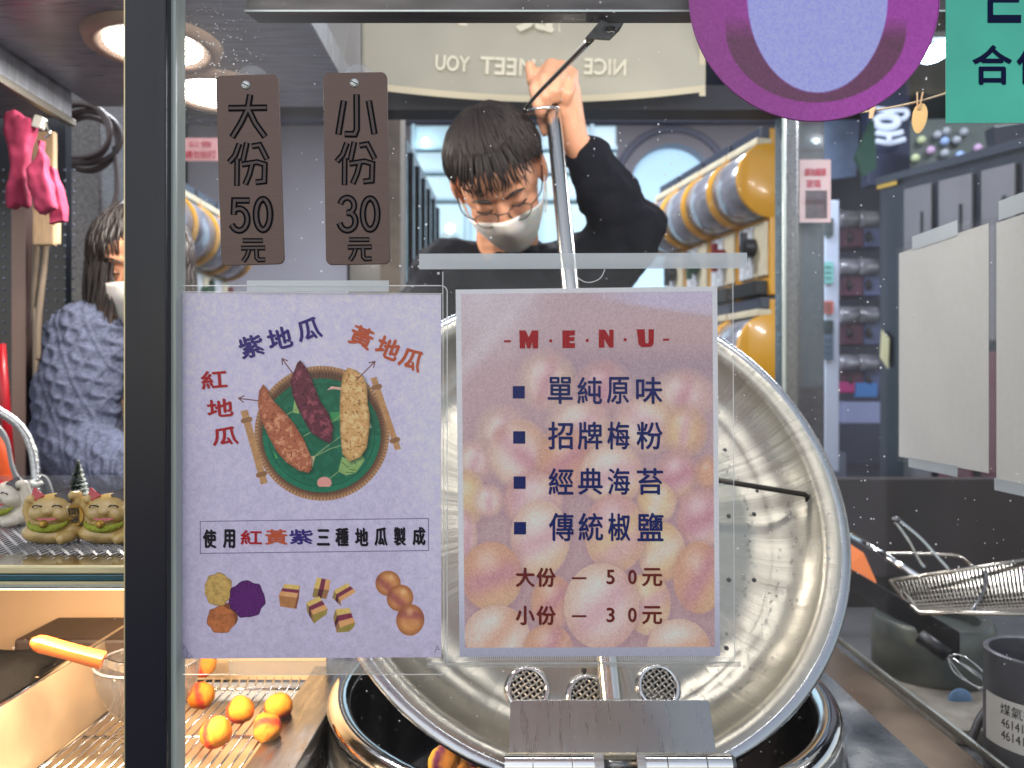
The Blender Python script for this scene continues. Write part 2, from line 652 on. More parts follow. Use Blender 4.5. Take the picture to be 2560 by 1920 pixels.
# ------------------------------------------------------------------ printed sheets
class Canvas:
    """ink colours of a printed sheet, laid out in the sheet's own square (0-1), painted in sRGB"""

    def __init__(s, x0, y0, x1, y1, res):
        s.b = (x0, y0, x1, y1)
        s.w = int((x1 - x0) * res)
        s.h = int((y1 - y0) * res)
        s.X, s.Y = np.meshgrid(np.linspace(x0, x1, s.w), np.linspace(y0, y1, s.h))
        s.a = np.zeros((s.h, s.w, 3))

    def noise(s, cell, seed=0):
        r = np.random.default_rng(seed)
        gw, gh = int((s.b[2] - s.b[0]) / cell) + 3, int((s.b[3] - s.b[1]) / cell) + 3
        g = r.random((gh, gw))
        u = (s.X - s.b[0]) / cell
        v = (s.Y - s.b[1]) / cell
        i, j = u.astype(int), v.astype(int)
        fu, fv = u - i, v - j
        fu, fv = fu * fu * (3 - 2 * fu), fv * fv * (3 - 2 * fv)
        return (g[j, i] * (1 - fu) + g[j, i + 1] * fu) * (1 - fv) + (g[j + 1, i] * (1 - fu) + g[j + 1, i + 1] * fu) * fv

    def mix(s, mask, col):
        s.a = s.a * (1 - mask[..., None]) + np.asarray(col, float) * mask[..., None]

    def ell(s, cx, cy, rx, ry, soft=2.0, rot=0.0):
        c, sn = math.cos(rot), math.sin(rot)
        u = ((s.X - cx) * c + (s.Y - cy) * sn) / rx
        v = (-(s.X - cx) * sn + (s.Y - cy) * c) / ry
        r = np.sqrt(u * u + v * v)
        return np.clip((1 - r) * min(rx, ry) / soft + 0.5, 0, 1), u, v

    def poly(s, pts, soft=1.5):
        ins = np.zeros(s.X.shape, bool)
        dist = np.full(s.X.shape, 1e9)
        n = len(pts)
        for i in range(n):
            ax, ay = pts[i]
            bx, by = pts[(i + 1) % n]
            cond = ((ay > s.Y) != (by > s.Y))
            with np.errstate(divide='ignore', invalid='ignore'):
                xx = (bx - ax) * (s.Y - ay) / (by - ay if by != ay else 1e-9) + ax
            ins ^= cond & (s.X < xx)
            t = np.clip(((s.X - ax) * (bx - ax) + (s.Y - ay) * (by - ay)) / ((bx - ax) ** 2 + (by - ay) ** 2 + 1e-9), 0, 1)
            dist = np.minimum(dist, np.hypot(s.X - ax - t * (bx - ax), s.Y - ay - t * (by - ay)))
        return np.clip(np.where(ins, dist, -dist) / soft + 0.5, 0, 1)

    def line(s, pts, w, soft=1.0):
        dist = np.full(s.X.shape, 1e9)
        for (ax, ay), (bx, by) in zip(pts[:-1], pts[1:]):
            t = np.clip(((s.X - ax) * (bx - ax) + (s.Y - ay) * (by - ay)) / ((bx - ax) ** 2 + (by - ay) ** 2 + 1e-9), 0, 1)
            dist = np.minimum(dist, np.hypot(s.X - ax - t * (bx - ax), s.Y - ay - t * (by - ay)))
        return np.clip((w / 2 - dist) / soft + 0.5, 0, 1)

    def build(s, name, m, d, corners, parent, k=0.65, ripple=0.0):
        """corners tl, tr, br, bl of the sheet in pixels"""
        u = (s.X - s.b[0]) / (s.b[2] - s.b[0])
        v = (s.Y - s.b[1]) / (s.b[3] - s.b[1])
        c = np.array(corners, float)
        q = (c[0] * ((1 - u) * (1 - v))[..., None] + c[1] * (u * (1 - v))[..., None] + c[2] * (u * v)[..., None] + c[3] * ((1 - u) * v)[..., None])
        dd = d + ripple * (np.sin(u * 5 + 1) * np.sin(v * 4 + .5))
        co = np.stack([(q[..., 0] - 1280) / F * dd, dd, ZC - (q[..., 1] - 960) / F * dd], -1).reshape(-1, 3)
        idx = np.arange(s.h * s.w).reshape(s.h, s.w)
        fa = np.stack([idx[:-1, :-1], idx[1:, :-1], idx[1:, 1:], idx[:-1, 1:]], -1).reshape(-1, 4)
        me = bpy.data.meshes.new(name)
        me.vertices.add(len(co))
        me.vertices.foreach_set('co', co.ravel())
        me.loops.add(fa.size)
        me.loops.foreach_set('vertex_index', fa.ravel())
        me.polygons.add(len(fa))
        me.polygons.foreach_set('loop_start', np.arange(0, fa.size, 4))
        me.polygons.foreach_set('loop_total', np.full(len(fa), 4))
        me.update(calc_edges=True)
        me.validate()
        ca = me.color_attributes.new('ink', 'FLOAT_COLOR', 'POINT')
        al = np.clip(lin(np.clip(s.a, 0, 255)) / k, 0, 0.9).reshape(-1, 3)
        ca.data.foreach_set('color', np.concatenate([al, np.ones((len(al), 1))], 1).astype(np.float32).ravel())
        me.materials.append(m)
        me.polygons.foreach_set('use_smooth', [True] * len(me.polygons))
        o = bpy.data.objects.new(name, me)
        COL.objects.link(o)
        place(o, parent, False)
        return o


# ------------------------------------------------------------------ one continuous skin out of many rounded volumes
def blob(name, chains, balls, m, parent, voxel=0.004, smooth=6, local=False, **kw):
    mb = MB()
    for ch in chains:
        for (p, r), (q, t) in zip(ch[:-1], ch[1:]):
            p, q = Vector(p), Vector(q)
            L = (q - p).length
            n = max(2, int(L / (max(min(r, t), 0.002) * 0.3)))
            for i in range(n + 1):
                k = i / n
                mb.ball(p.lerp(q, k), r * (1 - k) + t * k, 12, 8)
    for (c, r, rot) in balls:
        mb.ball(c, r, 20, 14, rot)
    me = bpy.data.meshes.new('tmp')
    me.from_pydata(mb.v, [], mb.f)
    o = bpy.data.objects.new('tmp', me)
    COL.objects.link(o)
    a = o.modifiers.new('r', 'REMESH')
    a.mode = 'VOXEL'
    a.voxel_size = voxel
    a.use_smooth_shade = True
    b = o.modifiers.new('s', 'SMOOTH')
    b.factor = 0.5
    b.iterations = smooth
    dg = bpy.context.evaluated_depsgraph_get()
    me2 = bpy.data.meshes.new_from_object(o.evaluated_get(dg))
    bpy.data.objects.remove(o)
    bpy.data.meshes.remove(me)
    me2.materials.clear()
    me2.materials.append(m)
    me2.polygons.foreach_set('use_smooth', [True] * len(me2.polygons))
    me2.name = name
    q = bpy.data.objects.new(name, me2)
    COL.objects.link(q)
    place(q, parent, local)
    return _props(q, **kw)

# ================================================================== materials shared
M_steel = mat('brushed_steel', (196, 196, 194), rough=0.3, metal=1.0, var=0.10, vs=40, stretch=(1, 12, 12), bump=0.04, bs=60, rvar=0.08)
M_steel_dark = mat('dark_steel', (120, 120, 122), rough=0.33, metal=1.0, var=0.15, vs=30, rvar=0.1, stretch=(6, 1, 6))
M_chrome = mat('polished_steel', (215, 215, 215), rough=0.1, metal=1.0, rvar=0.04, vs=60)
M_post = mat('post_dark', (11, 14, 30), rough=0.3, metal=0.0, spec=.4, bump=0.03, bs=300, stretch=(1, 1, .05), rvar=0.06, vs=50)
M_black = mat('black_plastic', (18, 18, 22), rough=0.45)
M_alu = mat('aluminium', (190, 196, 192), rough=0.35, metal=0.9, bump=0.03, bs=200, rvar=0.08)
M_gasket = mat('silicone_strip', (176, 184, 178), rough=0.25, spec=0.6, var=0.12, vs=60, stretch=(1, 1, .1))
M_glass = film('pane_glass', haze=0.002, specks=0.8, smear=0.02, rough=0.03, ior=1.5, gloss=0.08, patch=((0, 0, 0), .125))
M_glass_clean = film('clear_glass', haze=0.002, rough=0.03, ior=1.45, specks=0.45, sscale=150, smear=0.006, gloss=0.09)
M_sleeve = film('sleeve_film', haze=0.014, hcol=(225, 228, 235), rough=0.14, smear=0.03, gloss=0.22)
M_lam = film('laminate_film', haze=0.012, hcol=(235, 235, 232), rough=0.16, smear=0.02, gloss=0.18)
M_tape = film('tape_film', haze=0.62, hcol=(236, 244, 250), rough=0.3, smear=0.12, gloss=0.8)
M_tape_edge = film('film_crease', haze=0.75, hcol=(240, 244, 248), rough=0.2)
M_print = print_mat('printed_paper', 0.75)
M_white_paper = paper_mat('blank_paper', (246, 245, 240))

# ================================================================== the front corner post and panes
DG = 0.622
t = thing('corner_post', 'dark blue black metal upright between the two front panes', 'post', P(365, 960, 0.61))
t.location.z = 0.6
MB().box((P(365, 0, 0.60).x, 0.614, ZC), (0.0327, 0.03, 1.3)).build('post_body', M_post, t, bevel=0.0015)
x0 = P(418, 0, 0.607).x
MB().box((x0 + 0.0036, 0.6165, ZC), (0.0068, 0.019, 1.3)).build('edge_strip', M_gasket, t, bevel=0.0022)
xl = P(312.5, 0, 0.602).x
MB().box((xl - 0.0004, 0.603, ZC), (0.0011, 0.002, 1.3)).build('trim_line', mat('brass_line', (205, 190, 150), rough=.35, metal=.5), t)

# large pane
_pc = P(520, 150, DG)
a, b = P(441, 0, DG).x, P(2760, 0, DG).x
M_glass.node_tree.nodes['Vector Math'].inputs[1].default_value = (_pc.x - (a + b) / 2, 0.0, _pc.z - (ZC - .5))
MB().box(((a + b) / 2, DG + 0.0025, ZC + 0.0), (b - a, 0.005, 1.0)).build(
    'front_window', M_glass, label='large clear front window carrying the posters, splashed with dried spots', cat='window')
# low pane left of the post
a, b = P(-160, 0, DG).x, P(309, 0, DG).x
z1 = P(0, 1462, DG).z
mb = MB().box(((a + b) / 2, DG + 0.003, z1 - 0.16), (b - a, 0.005, 0.32))
lp = mb.build('low_window', M_glass_clean, label='low oil spotted pane below the figurine shelf', cat='window')
MB().box(((a + b) / 2, DG + 0.003, z1 + 0.0012), (b - a, 0.0055, 0.002)).build('ground_edge', mat('glass_edge', (215, 205, 165), rough=.3), lp)

# ================================================================== helper for upright front things
def sheet_box(mb, x0, y0, x1, y1, d0, d1, rot=0.0, r=0, mi=0, n=6):
    """flat board seen as pixel rectangle, with rounded corners r (px), between depths d0 < d1"""
    pts = []
    for cx, cy, a0 in ((x1 - r, y0 + r, -90), (x1 - r, y1 - r, 0), (x0 + r, y1 - r, 90), (x0 + r, y0 + r, 180)):
        for k in range(n + 1 if r else 1):
            a = R(a0 + (90 * k / n if r else 0))
            pts.append((cx + r * math.cos(a), cy + r * math.sin(a)))
    c, s = math.cos(rot), math.sin(rot)
    mx, my = (x0 + x1) / 2, (y0 + y1) / 2
    pts = [(mx + (p - mx) * c - (q - my) * s, my + (p - mx) * s + (q - my) * c) for p, q in pts]
    f = [P(p, q, d0) for p, q in pts]
    k = [Vector((v.x, d1, v.z)) for v in f]
    m = len(pts)
    mb.add(f + k, [tuple(range(m)), tuple(reversed(range(m, 2 * m)))] + [(i, (i + 1) % m, m + (i + 1) % m, m + i) for i in range(m)], None, mi)
    return mb

# ================================================================== price plaques on suction discs
M_plq = mat('plaque_bronze', (92, 72, 65), rough=0.42, metal=0.25, var=0.05, vs=60, stretch=(1, 1, 14), bump=0.03, bs=200)
M_ink = mat('engraved_black', (10, 10, 18), rough=0.7, spec=0.1)
M_fillb = mat('engraved_brown', (84, 70, 68), rough=0.7, var=0.25, vs=1200)
q = lambda x, y: (520 + x * 0.31352, 160 + y * 0.31352)
S_da = [([(335, 250), (315, 360), (262, 470), (195, 580)], 46), ([(168, 352), (464, 348)], 46), ([(325, 365), (375, 470), (450, 575)], 46)]
S_xiao = [([(1184, 248), (1186, 520), (1170, 560), (1095, 558)], 46), ([(1082, 298), (1040, 555)], 46), ([(1283, 298), (1326, 552)], 46)]
S_fenL = [([(248, 640), (215, 730), (172, 780)], 42), ([(232, 760), (230, 965)], 40), ([(308, 632), (278, 770)], 42), ([(355, 655), (412, 645), (468, 755)], 42),
          ([(275, 800), (390, 782), (452, 800), (448, 935), (385, 942)], 42), ([(350, 800), (330, 880), (298, 955)], 42)]
S_fenR = [([(x + 858, y - 6) for x, y in p], w) for p, w in S_fenL]
def circ(cx, cy, rx, ry, a0, a1, n=14):
    return [(cx + rx * math.cos(R(a0 + (a1 - a0) * k / n)), cy + ry * math.sin(R(a0 + (a1 - a0) * k / n))) for k in range(n + 1)]
S_50 = [([(325, 1088), (210, 1088), (205, 1195)], 46), (circ(248, 1240, 66, 88, -125, 150), 46), (circ(438, 1200, 56, 122, -90, 270, 24), 48)]
S_30 = [(circ(1110, 1128, 55, 62, -165, 88), 44), (circ(1112, 1254, 64, 72, -90, 165), 46), (circ(1292, 1196, 58, 124, -90, 270, 24), 46)]
S_yuan = [([(280, 1408), (432, 1408)], 34), ([(268, 1468), (450, 1466)], 36), ([(325, 1485), (310, 1530), (284, 1570)], 34), ([(385, 1480), (388, 1545), (405, 1562), (450, 1560)], 34)]
S_yuanR = [([(x + 850, y - 8) for x, y in p], w) for p, w in S_yuan]
for (bx, rot, strokes, screw, lab, disc) in (
        ((546, 187, 703, 662), R(-1.8), S_da + S_fenL + S_50 + S_yuan, (300, 168), 'bronze price plaque marked 50 for the large portion', (625, 194)),
        ((811, 181, 971, 661), R(-0.9), S_xiao + S_fenR + S_30 + S_yuanR, (1167, 152), 'bronze price plaque marked 30 for the small portion', (893, 190))):
    t = thing('price_plaque', lab, 'price plaque', P(bx[0] + 80, bx[3], 0.612), group='bronze price plaques on the window')
    sheet_box(MB(), *bx, 0.6115, 0.6145, rot, 15).build('plaque_board', M_plq, t, bevel=0.0004)
    o_, i_ = MB(), MB()
    for p, w in strokes:
        pp = [q(*k) for k in p]
        ribbon(o_, pp, w * 0.3135 * 1.16, 0.6112)
        ribbon(i_, pp, w * 0.3135 * 0.46, 0.6109)
    o_.build('engraved_outline', M_ink, t)
    i_.build('engraved_fill', M_fillb, t)
    sx, sy = q(*screw)
    c = P(sx, sy, 0.6115)
    mb = MB()
    mb.lathe([(0.0, 0.0014), (0.0022, 0.0012), (0.0037, 0.0004), (0.0038, -0.0004)], 20, Matrix.Translation(c) @ Matrix.Rotation(R(90), 4, 'X'))
    sc = mb.build('screw', mat('screw_zinc', (205, 208, 205), rough=.3, metal=.8, bump=.3, bs=900), t, smooth=True)
    MB().box(c - Vector((0, 0.0014, 0)), (0.006, 0.0003, 0.0008), (0, R(25), 0)).build('slot', M_black, sc)
    dx, dy = disc
    c = P(dx, dy + 10, 0.6168)
    t2 = thing('suction_disc', 'clear round suction disc behind the plaque marked ' + ('50' if dx < 700 else '30'), 'suction cup', c, group='suction discs')
    mb = MB().lathe([(0.0, -0.0016), (0.004, -0.0016), (0.005, -0.0004), (0.012, 0.0008), (0.0142, 0.0030), (0.0146, 0.0034)], 36, Matrix.Translation(c) @ Matrix.Rotation(R(90), 4, 'X') @ Matrix.Scale(-1, 4, (0, 0, 1)))
    mb.build('rubber_cup', film('suction_rubber', haze=0.28, hcol=(200, 205, 215), rough=.2, smear=.2), t2, smooth=True)

# ================================================================== poster: three kinds of sweet potato
DP = 0.6190
t = thing('sweet_potato_poster', 'lavender poster picturing a basket of three sweet potatoes', 'poster', P(778, 1645, DP))
cv = Canvas(452, 730, 1104, 1645, 1.0)
n1, n2, n3 = cv.noise(14, 1), cv.noise(5, 2), cv.noise(2.5, 3)
fib = (n1 - .5) * 10 + (n2 - .5) * 13 + (n3 - .5) * 8
v = (cv.Y - 730) / 915
base = np.stack([189 - 16 * v, 183 - 19 * v, 209 - 20 * v], -1)
cv.a = base
cv.mix(np.clip((cv.X - 980) / 160, 0, .6) * np.clip(1 - abs(cv.Y - 1100) / 600, 0, 1), (196, 194, 218))
z = lambda pts: [(580 + x * 0.2592, 850 + y * 0.2592) for x, y in pts]
# basket
m, u, w = cv.ell(805, 1081, 169, 169, 2)
ang = np.arctan2(w, u)
wv = 0.5 + 0.5 * np.sin(ang * 120)
rr = np.hypot(u, w)
cv.mix(m, (128, 92, 66))
cv.mix(m * wv * np.clip((rr - .93) * 20, 0, 1), (178, 140, 104))
cv.mix(m * np.clip((0.95 - rr) * 16, 0, 1) * (0.55 + .45 * wv), (74, 52, 44))
m, u, w = cv.ell(804, 1086, 148, 143, 2)
g = cv.noise(9, 5)
cv.mix(m, (22, 88, 66))
cv.mix(m * np.clip(g - .45, 0, 1) * .9, (36, 122, 92))
rr = np.hypot(u, w)
cv.mix(m * np.clip((rr - .8) * 6, 0, .6) * (w > 0), (30, 112, 84))
cv.mix(m * np.exp(-((rr - .9) / .008) ** 2) * .7, (12, 58, 44))
for h in ([(80, 682), (148, 665), (340, 1372), (276, 1390)], [(1338, 356), (1396, 344), (1632, 1040), (1576, 1056)]):
    mm = cv.poly(z(h), 1.5)
    cv.mix(mm, (172, 130, 90))
    cv.mix(mm * np.clip(cv.noise(4, 9) - .4, 0, 1), (140, 104, 74))
    for k in (0.13, 0.87):
        p0 = np.array(h[0]) * (1 - k) + np.array(h[3]) * k
        p1 = np.array(h[1]) * (1 - k) + np.array(h[2]) * k
        cv.mix(cv.line(z([p0, p1]), 12), (132, 94, 66))
# leaf pattern on the cloth
for pts, c in (([(1025, 1260), (1060, 1120), (1150, 1150), (1250, 1090), (1280, 1150), (1200, 1270), (1100, 1300)], (128, 158, 96)),
               ([(600, 570), (585, 690), (650, 705), (640, 640)], (128, 158, 96)), ([(940, 690), (1050, 680), (1050, 760), (960, 780)], (58, 130, 78)),
               ([(400, 1060), (440, 1130), (420, 1140)], (70, 150, 80)), ([(755, 1110), (800, 1115), (775, 1230)], (206, 178, 140)),
               ([(1320, 760), (1350, 830), (1320, 850)], (206, 178, 140)), ([(915, 475), (960, 435), (1050, 445), (1050, 470), (970, 462)], (214, 160, 148))):
    cv.mix(cv.poly(z(pts), 1.2), c)
for pts in ([(935, 1335), (1030, 1260), (1180, 1180), (1250, 1120)], [(800, 1110), (900, 1030), (1050, 920)], [(800, 1115), (950, 1040), (1060, 1005)], [(530, 710), (630, 655)], [(690, 920), (760, 880)], [(880, 850), (1050, 720)]):
    cv.mix(cv.line(z(pts), 2.4), (118, 146, 100))
for pts in ([(1060, 1170), (1120, 1220)], [(1100, 1270), (1180, 1270)], [(1140, 1130), (1200, 1190)], [(1200, 1250), (1130, 1240)]):
    cv.mix(cv.line(z(pts), 1.4), (40, 70, 40))
m, u, w = cv.ell(580 + 890 * .2592, 850 + 1370 * .2592, 18, 15, 1.5)
cv.mix(m * (w < .66), (206, 140, 132))
POT = (([(300, 420), (345, 470), (380, 560), (500, 680), (600, 800), (690, 950), (765, 1130), (768, 1240), (735, 1275), (640, 1250), (520, 1170), (430, 1070), (340, 900), (270, 740), (248, 600), (262, 480)], (158, 92, 66), (196, 138, 104), (104, 56, 42), 11),
       ([(660, 185), (700, 235), (745, 310), (790, 430), (850, 580), (930, 700), (975, 820), (965, 960), (935, 985), (860, 950), (760, 880), (690, 760), (630, 640), (580, 510), (565, 370), (600, 290), (630, 210)], (92, 42, 56), (142, 72, 84), (54, 24, 36), 12),
       ([(1120, 252), (1200, 280), (1270, 340), (1305, 440), (1310, 600), (1330, 720), (1320, 900), (1300, 1030), (1240, 1120), (1130, 1165), (1065, 1090), (1045, 880), (1040, 640), (1050, 450), (1070, 320)], (190, 148, 96), (214, 178, 128), (120, 84, 50), 13))
for pts, c, hi, lo, sd in POT:
    zz = z(pts)
    cv.mix(cv.poly([(x + 5, y + 5) for x, y in zz], 9) * .5, (10, 34, 28))
    m = cv.poly(zz, 1.5)
    inner = cv.poly(zz, 30)
    cv.mix(m, lo)
    cv.mix(m * np.clip(inner * 1.5 - .2, 0, 1), c)
    cv.mix(m * inner * np.clip((cv.noise(11, sd) * .6 + cv.noise(5, sd + 20) * .4 - .5) * 5, 0, .85), hi)
    cv.mix(m * np.clip((cv.noise(4, sd + 40) - .72) * 5, 0, .7), lo)
for a_, b_ in (((645, 1000), (596, 994)), ((738, 939), (705, 894)), ((891, 948), (938, 900))):
    a_, b_ = np.array(a_, float), np.array(b_, float)
    dv = (a_ - b_) / np.linalg.norm(a_ - b_)
    nn = np.array([-dv[1], dv[0]])
    cv.mix(cv.line([a_, b_], 2.6), (92, 48, 44))
    cv.mix(cv.line([b_ + dv * 13 + nn * 8, b_, b_ + dv * 13 - nn * 8], 2.6), (92, 48, 44))
cv.mix(cv.line([(499, 1302), (1072, 1295), (1072, 1376), (499, 1382), (499, 1302)], 1.6), (70, 56, 96))
# lower pictures
y_ = lambda pts: [(430 + x * .31646, 1250 + yy * .31646) for x, yy in pts]
def slice_(cx, cy, rx, ry, c, edge, cut=None, sd=0, radial=False):
    m, u, w = cv.ell(430 + cx * .31646, 1250 + cy * .31646, rx * .31646, ry * .31646, 1.4)
    th = np.arctan2(w, u)
    r = np.hypot(u, w) * (1 + .04 * np.sin(th * 7 + sd) + .02 * np.sin(th * 11 + 2 * sd))
    m = np.clip((1 - r) * rx * .31646 / 1.4 + .5, 0, 1)
    if cut:
        m = m * (cv.X > cut)
    cv.mix(m, c)
    tex = cv.noise(3.2, 60 + sd) * .5 + cv.noise(8, 70 + sd) * .5
    if radial:
        tex = .5 + .5 * np.sin(th * 26 + 5 * cv.noise(9, 80)) * np.clip(r * 1.2, 0, 1)
    cv.mix(m * np.clip(tex - .4, 0, .6), np.array(c) * .6)
    cv.mix(m * np.clip((r - .93) * 14, 0, .9), edge)
slice_(440, 905, 76, 100, (120, 66, 40), (80, 40, 24), sd=1)
slice_(360, 702, 112, 130, (184, 150, 84), (120, 92, 52), 510, sd=2)
slice_(382, 940, 112, 108, (172, 100, 56), (110, 58, 32), sd=3)
slice_(587, 780, 143, 145, (82, 22, 98), (44, 10, 54), sd=4, radial=True)
def cube(q, bands, side):
    """q: top face a b c d (a-b back edge), then the two lower front corners"""
    a_, b_, c_, d_, e_, f_ = [np.array(k, float) for k in q]
    cv.mix(cv.poly(y_([d_, c_, f_, e_]), 1.2), side)
    cols = ((198, 168, 96), (112, 44, 66), (202, 146, 96))
    cuts = (0, .36, .64, 1.0) if bands == 0 else (0, .34, .66, 1.0)
    for k in range(3):
        s0, s1 = cuts[k], cuts[k + 1]
        if bands == 0:
            pp = [a_ + (d_ - a_) * s0, b_ + (c_ - b_) * s0, b_ + (c_ - b_) * s1, a_ + (d_ - a_) * s1]
        else:
            pp = [a_ + (b_ - a_) * s0, a_ + (b_ - a_) * s1, d_ + (c_ - d_) * s1, d_ + (c_ - d_) * s0]
            ee = [d_ + (c_ - d_) * s0, d_ + (c_ - d_) * s1, e_ + (f_ - e_) * s1, e_ + (f_ - e_) * s0]
            cv.mix(cv.poly(y_(ee), 1.2), np.array(cols[k]) * .68)
        cv.mix(cv.poly(y_(pp), 1.2), cols[k])
cube([(885, 660), (1008, 672), (990, 770), (840, 750), (850, 838), (980, 858)], 0, (160, 108, 66))
cv.mix(cv.poly(y_([(1008, 672), (1000, 770), (980, 858), (965, 850), (985, 765)]), 1.2), (120, 70, 56))
cube([(1145, 610), (1250, 630), (1240, 710), (1118, 695), (1107, 765), (1215, 780)], 1, (150, 100, 60))
cube([(1385, 655), (1455, 725), (1330, 800), (1280, 712), (1265, 770), (1335, 840)], 1, (150, 120, 66))
cube([(1160, 758), (1228, 858), (1112, 905), (1060, 808), (1065, 880), (1118, 976)], 1, (140, 116, 60))
cube([(1400, 853), (1445, 968), (1325, 1010), (1292, 862), (1272, 930), (1300, 1048)], 1, (130, 108, 56))
cv.mix(cv.poly(y_([(1112, 905), (1228, 858), (1220, 900), (1118, 976)]), 1.2), (140, 122, 60))
cv.mix(cv.poly(y_([(1325, 1010), (1447, 965), (1440, 1000), (1400, 1040), (1300, 1048)]), 1.2), (136, 120, 58))
for cx, cy, rx, ry, ro in ((1708, 658, 100, 100, .7), (1803, 775, 103, 108, .7), (1884, 950, 111, 125, .1)):
    m, u, w = cv.ell(430 + cx * .31646, 1250 + cy * .31646, rx * .31646, ry * .31646, 1.4, ro)
    rr = np.hypot(u, w)
    cv.mix(m, (190, 132, 82))
    cv.mix(m * np.exp(-((w + (.35 if ro < .5 else -.25)) / .33) ** 2) * .85, (142, 76, 74))
    cv.mix(m * np.clip((rr - .6) * 1.6, 0, .55), (120, 66, 40))
    cv.mix(m * np.clip(.35 - np.hypot(u + .1, w + .5), 0, .3) * 2, (226, 180, 130))
# worn corners and pen mark
cv.mix(cv.poly([(452, 1604), (480, 1640), (470, 1646), (452, 1646)], 6) * cv.noise(3, 91) * .8, (96, 90, 112))
cv.mix(cv.line([(1088, 1633), (1094, 1616), (1099, 1625), (1092, 1626)], 1.4), (84, 76, 100))
cv.a = cv.a + fib[..., None] * np.clip(cv.a.mean(-1, keepdims=True) / 180, .35, 1)
cv.build('printed_sheet', M_print, DP, ((452, 731), (1103, 736), (1103, 1643), (455, 1647)), t)
M_pur = mat('ink_purple', (58, 44, 126), rough=.6, spec=.1)
M_org = mat('ink_orange', (200, 92, 60), rough=.6, spec=.1)
M_red = mat('ink_red', (180, 30, 44), rough=.6, spec=.1)
M_blk = mat('ink_black', (18, 12, 26), rough=.6, spec=.1)
DL = DP - 0.0004
mp_, mo_, mr_, mk_ = MB(), MB(), MB(), MB()
def sq(mb, ch, cx, cy, w, h, rot, bold=.03):
    text(mb, ch, (cx - w / 2, cy - h / 2, cx + w / 2, cy + h / 2), DL, R(rot), bold)
for ch, cx, cy in (('紫', 628, 866), ('地', 699, 846), ('瓜', 772, 823)):
    sq(mp_, ch, cx, cy, 62, 56, -14)
for ch, cx, cy in (('黃', 904, 842), ('地', 970, 870), ('瓜', 1029, 898)):
    sq(mo_, ch, cx, cy, 60, 54, 22)
for ch, cx, cy in (('紅', 535, 949), ('地', 550, 1020), ('瓜', 563, 1090)):
    sq(mr_, ch, cx, cy, 66, 46, -5)
for ch, x0, x1, y0, y1 in (('使', 507, 541, 1323, 1371), ('用', 557, 588, 1323, 1371), ('三', 792, 825, 1323, 1364), ('種', 838, 872, 1319, 1366), ('地', 887, 921, 1319, 1366),
                           ('瓜', 936, 969, 1318, 1365), ('製', 984, 1015, 1317, 1365), ('成', 1031, 1064, 1317, 1364)):
    text(mk_, ch, (x0, y0, x1, y1), DL, 0, .034)
mr2, mo2, mp2 = MB(), MB(), MB()
text(mr2, '紅', (601, 1325, 655, 1362), DL, 0, .03)
text(mo2, '黃', (662, 1323, 719, 1362), DL, 0, .03)
text(mp2, '紫', (723, 1323, 782, 1361), DL, 0, .03)
for mb, m in ((mp2, M_pur), (mo2, M_org), (mr2, M_red)):
    mb.build('lettering', m, t)
for mb, m in ((mp_, M_pur), (mo_, M_org), (mr_, M_red), (mk_, M_blk)):
    mb.build('lettering', m, t)
sheet_box(MB(), 438, 714, 1118, 1686, DP - 0.0011, DP - 0.0008, 0.001, 16).build('laminate', M_lam, t)
mb = MB()
rc_ = [(p, q) for cx, cy, a0 in ((1102, 730, -90), (1102, 1670, 0), (454, 1670, 90), (454, 730, 180)) for p, q in [(cx + 16 * math.cos(R(a0 + 15 * k)), cy + 16 * math.sin(R(a0 + 15 * k))) for k in range(7)]]
ribbon(mb, rc_ + [rc_[0], rc_[1]], 2.6, DP - 0.0013)
ribbon(mb, [(449, 729), (1106, 734)], 1.6, DP - 0.0013)
mb.build('sealed_edge', M_tape_edge, t)

# ================================================================== menu sheet in its plastic sleeve
DM = 0.6192
t = thing('menu_sheet', 'printed menu over a faded photo of sweet potato balls, in a clear sleeve', 'menu', P(1470, 1640, DM))
cv = Canvas(1141, 719, 1802, 1640, 1.0)
k_ = lambda x, y: (1130 + x * .5906, 700 + y * .5906)
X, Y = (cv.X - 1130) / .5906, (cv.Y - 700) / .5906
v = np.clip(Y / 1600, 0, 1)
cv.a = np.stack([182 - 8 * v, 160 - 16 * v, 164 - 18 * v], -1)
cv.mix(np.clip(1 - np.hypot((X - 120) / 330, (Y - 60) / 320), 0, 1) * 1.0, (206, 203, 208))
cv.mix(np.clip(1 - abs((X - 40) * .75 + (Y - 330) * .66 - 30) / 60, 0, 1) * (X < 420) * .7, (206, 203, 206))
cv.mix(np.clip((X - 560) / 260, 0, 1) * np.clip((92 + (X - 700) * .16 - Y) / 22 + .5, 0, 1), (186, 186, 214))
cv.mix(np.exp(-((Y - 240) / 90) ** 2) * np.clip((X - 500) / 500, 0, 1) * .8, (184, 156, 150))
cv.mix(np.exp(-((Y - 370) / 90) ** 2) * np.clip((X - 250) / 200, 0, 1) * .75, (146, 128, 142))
rb = np.random.default_rng(4)
CRM, PNK, MAU, ORG, YEL = (216, 200, 186), (198, 158, 166), (186, 130, 142), (204, 156, 126), (212, 186, 138)
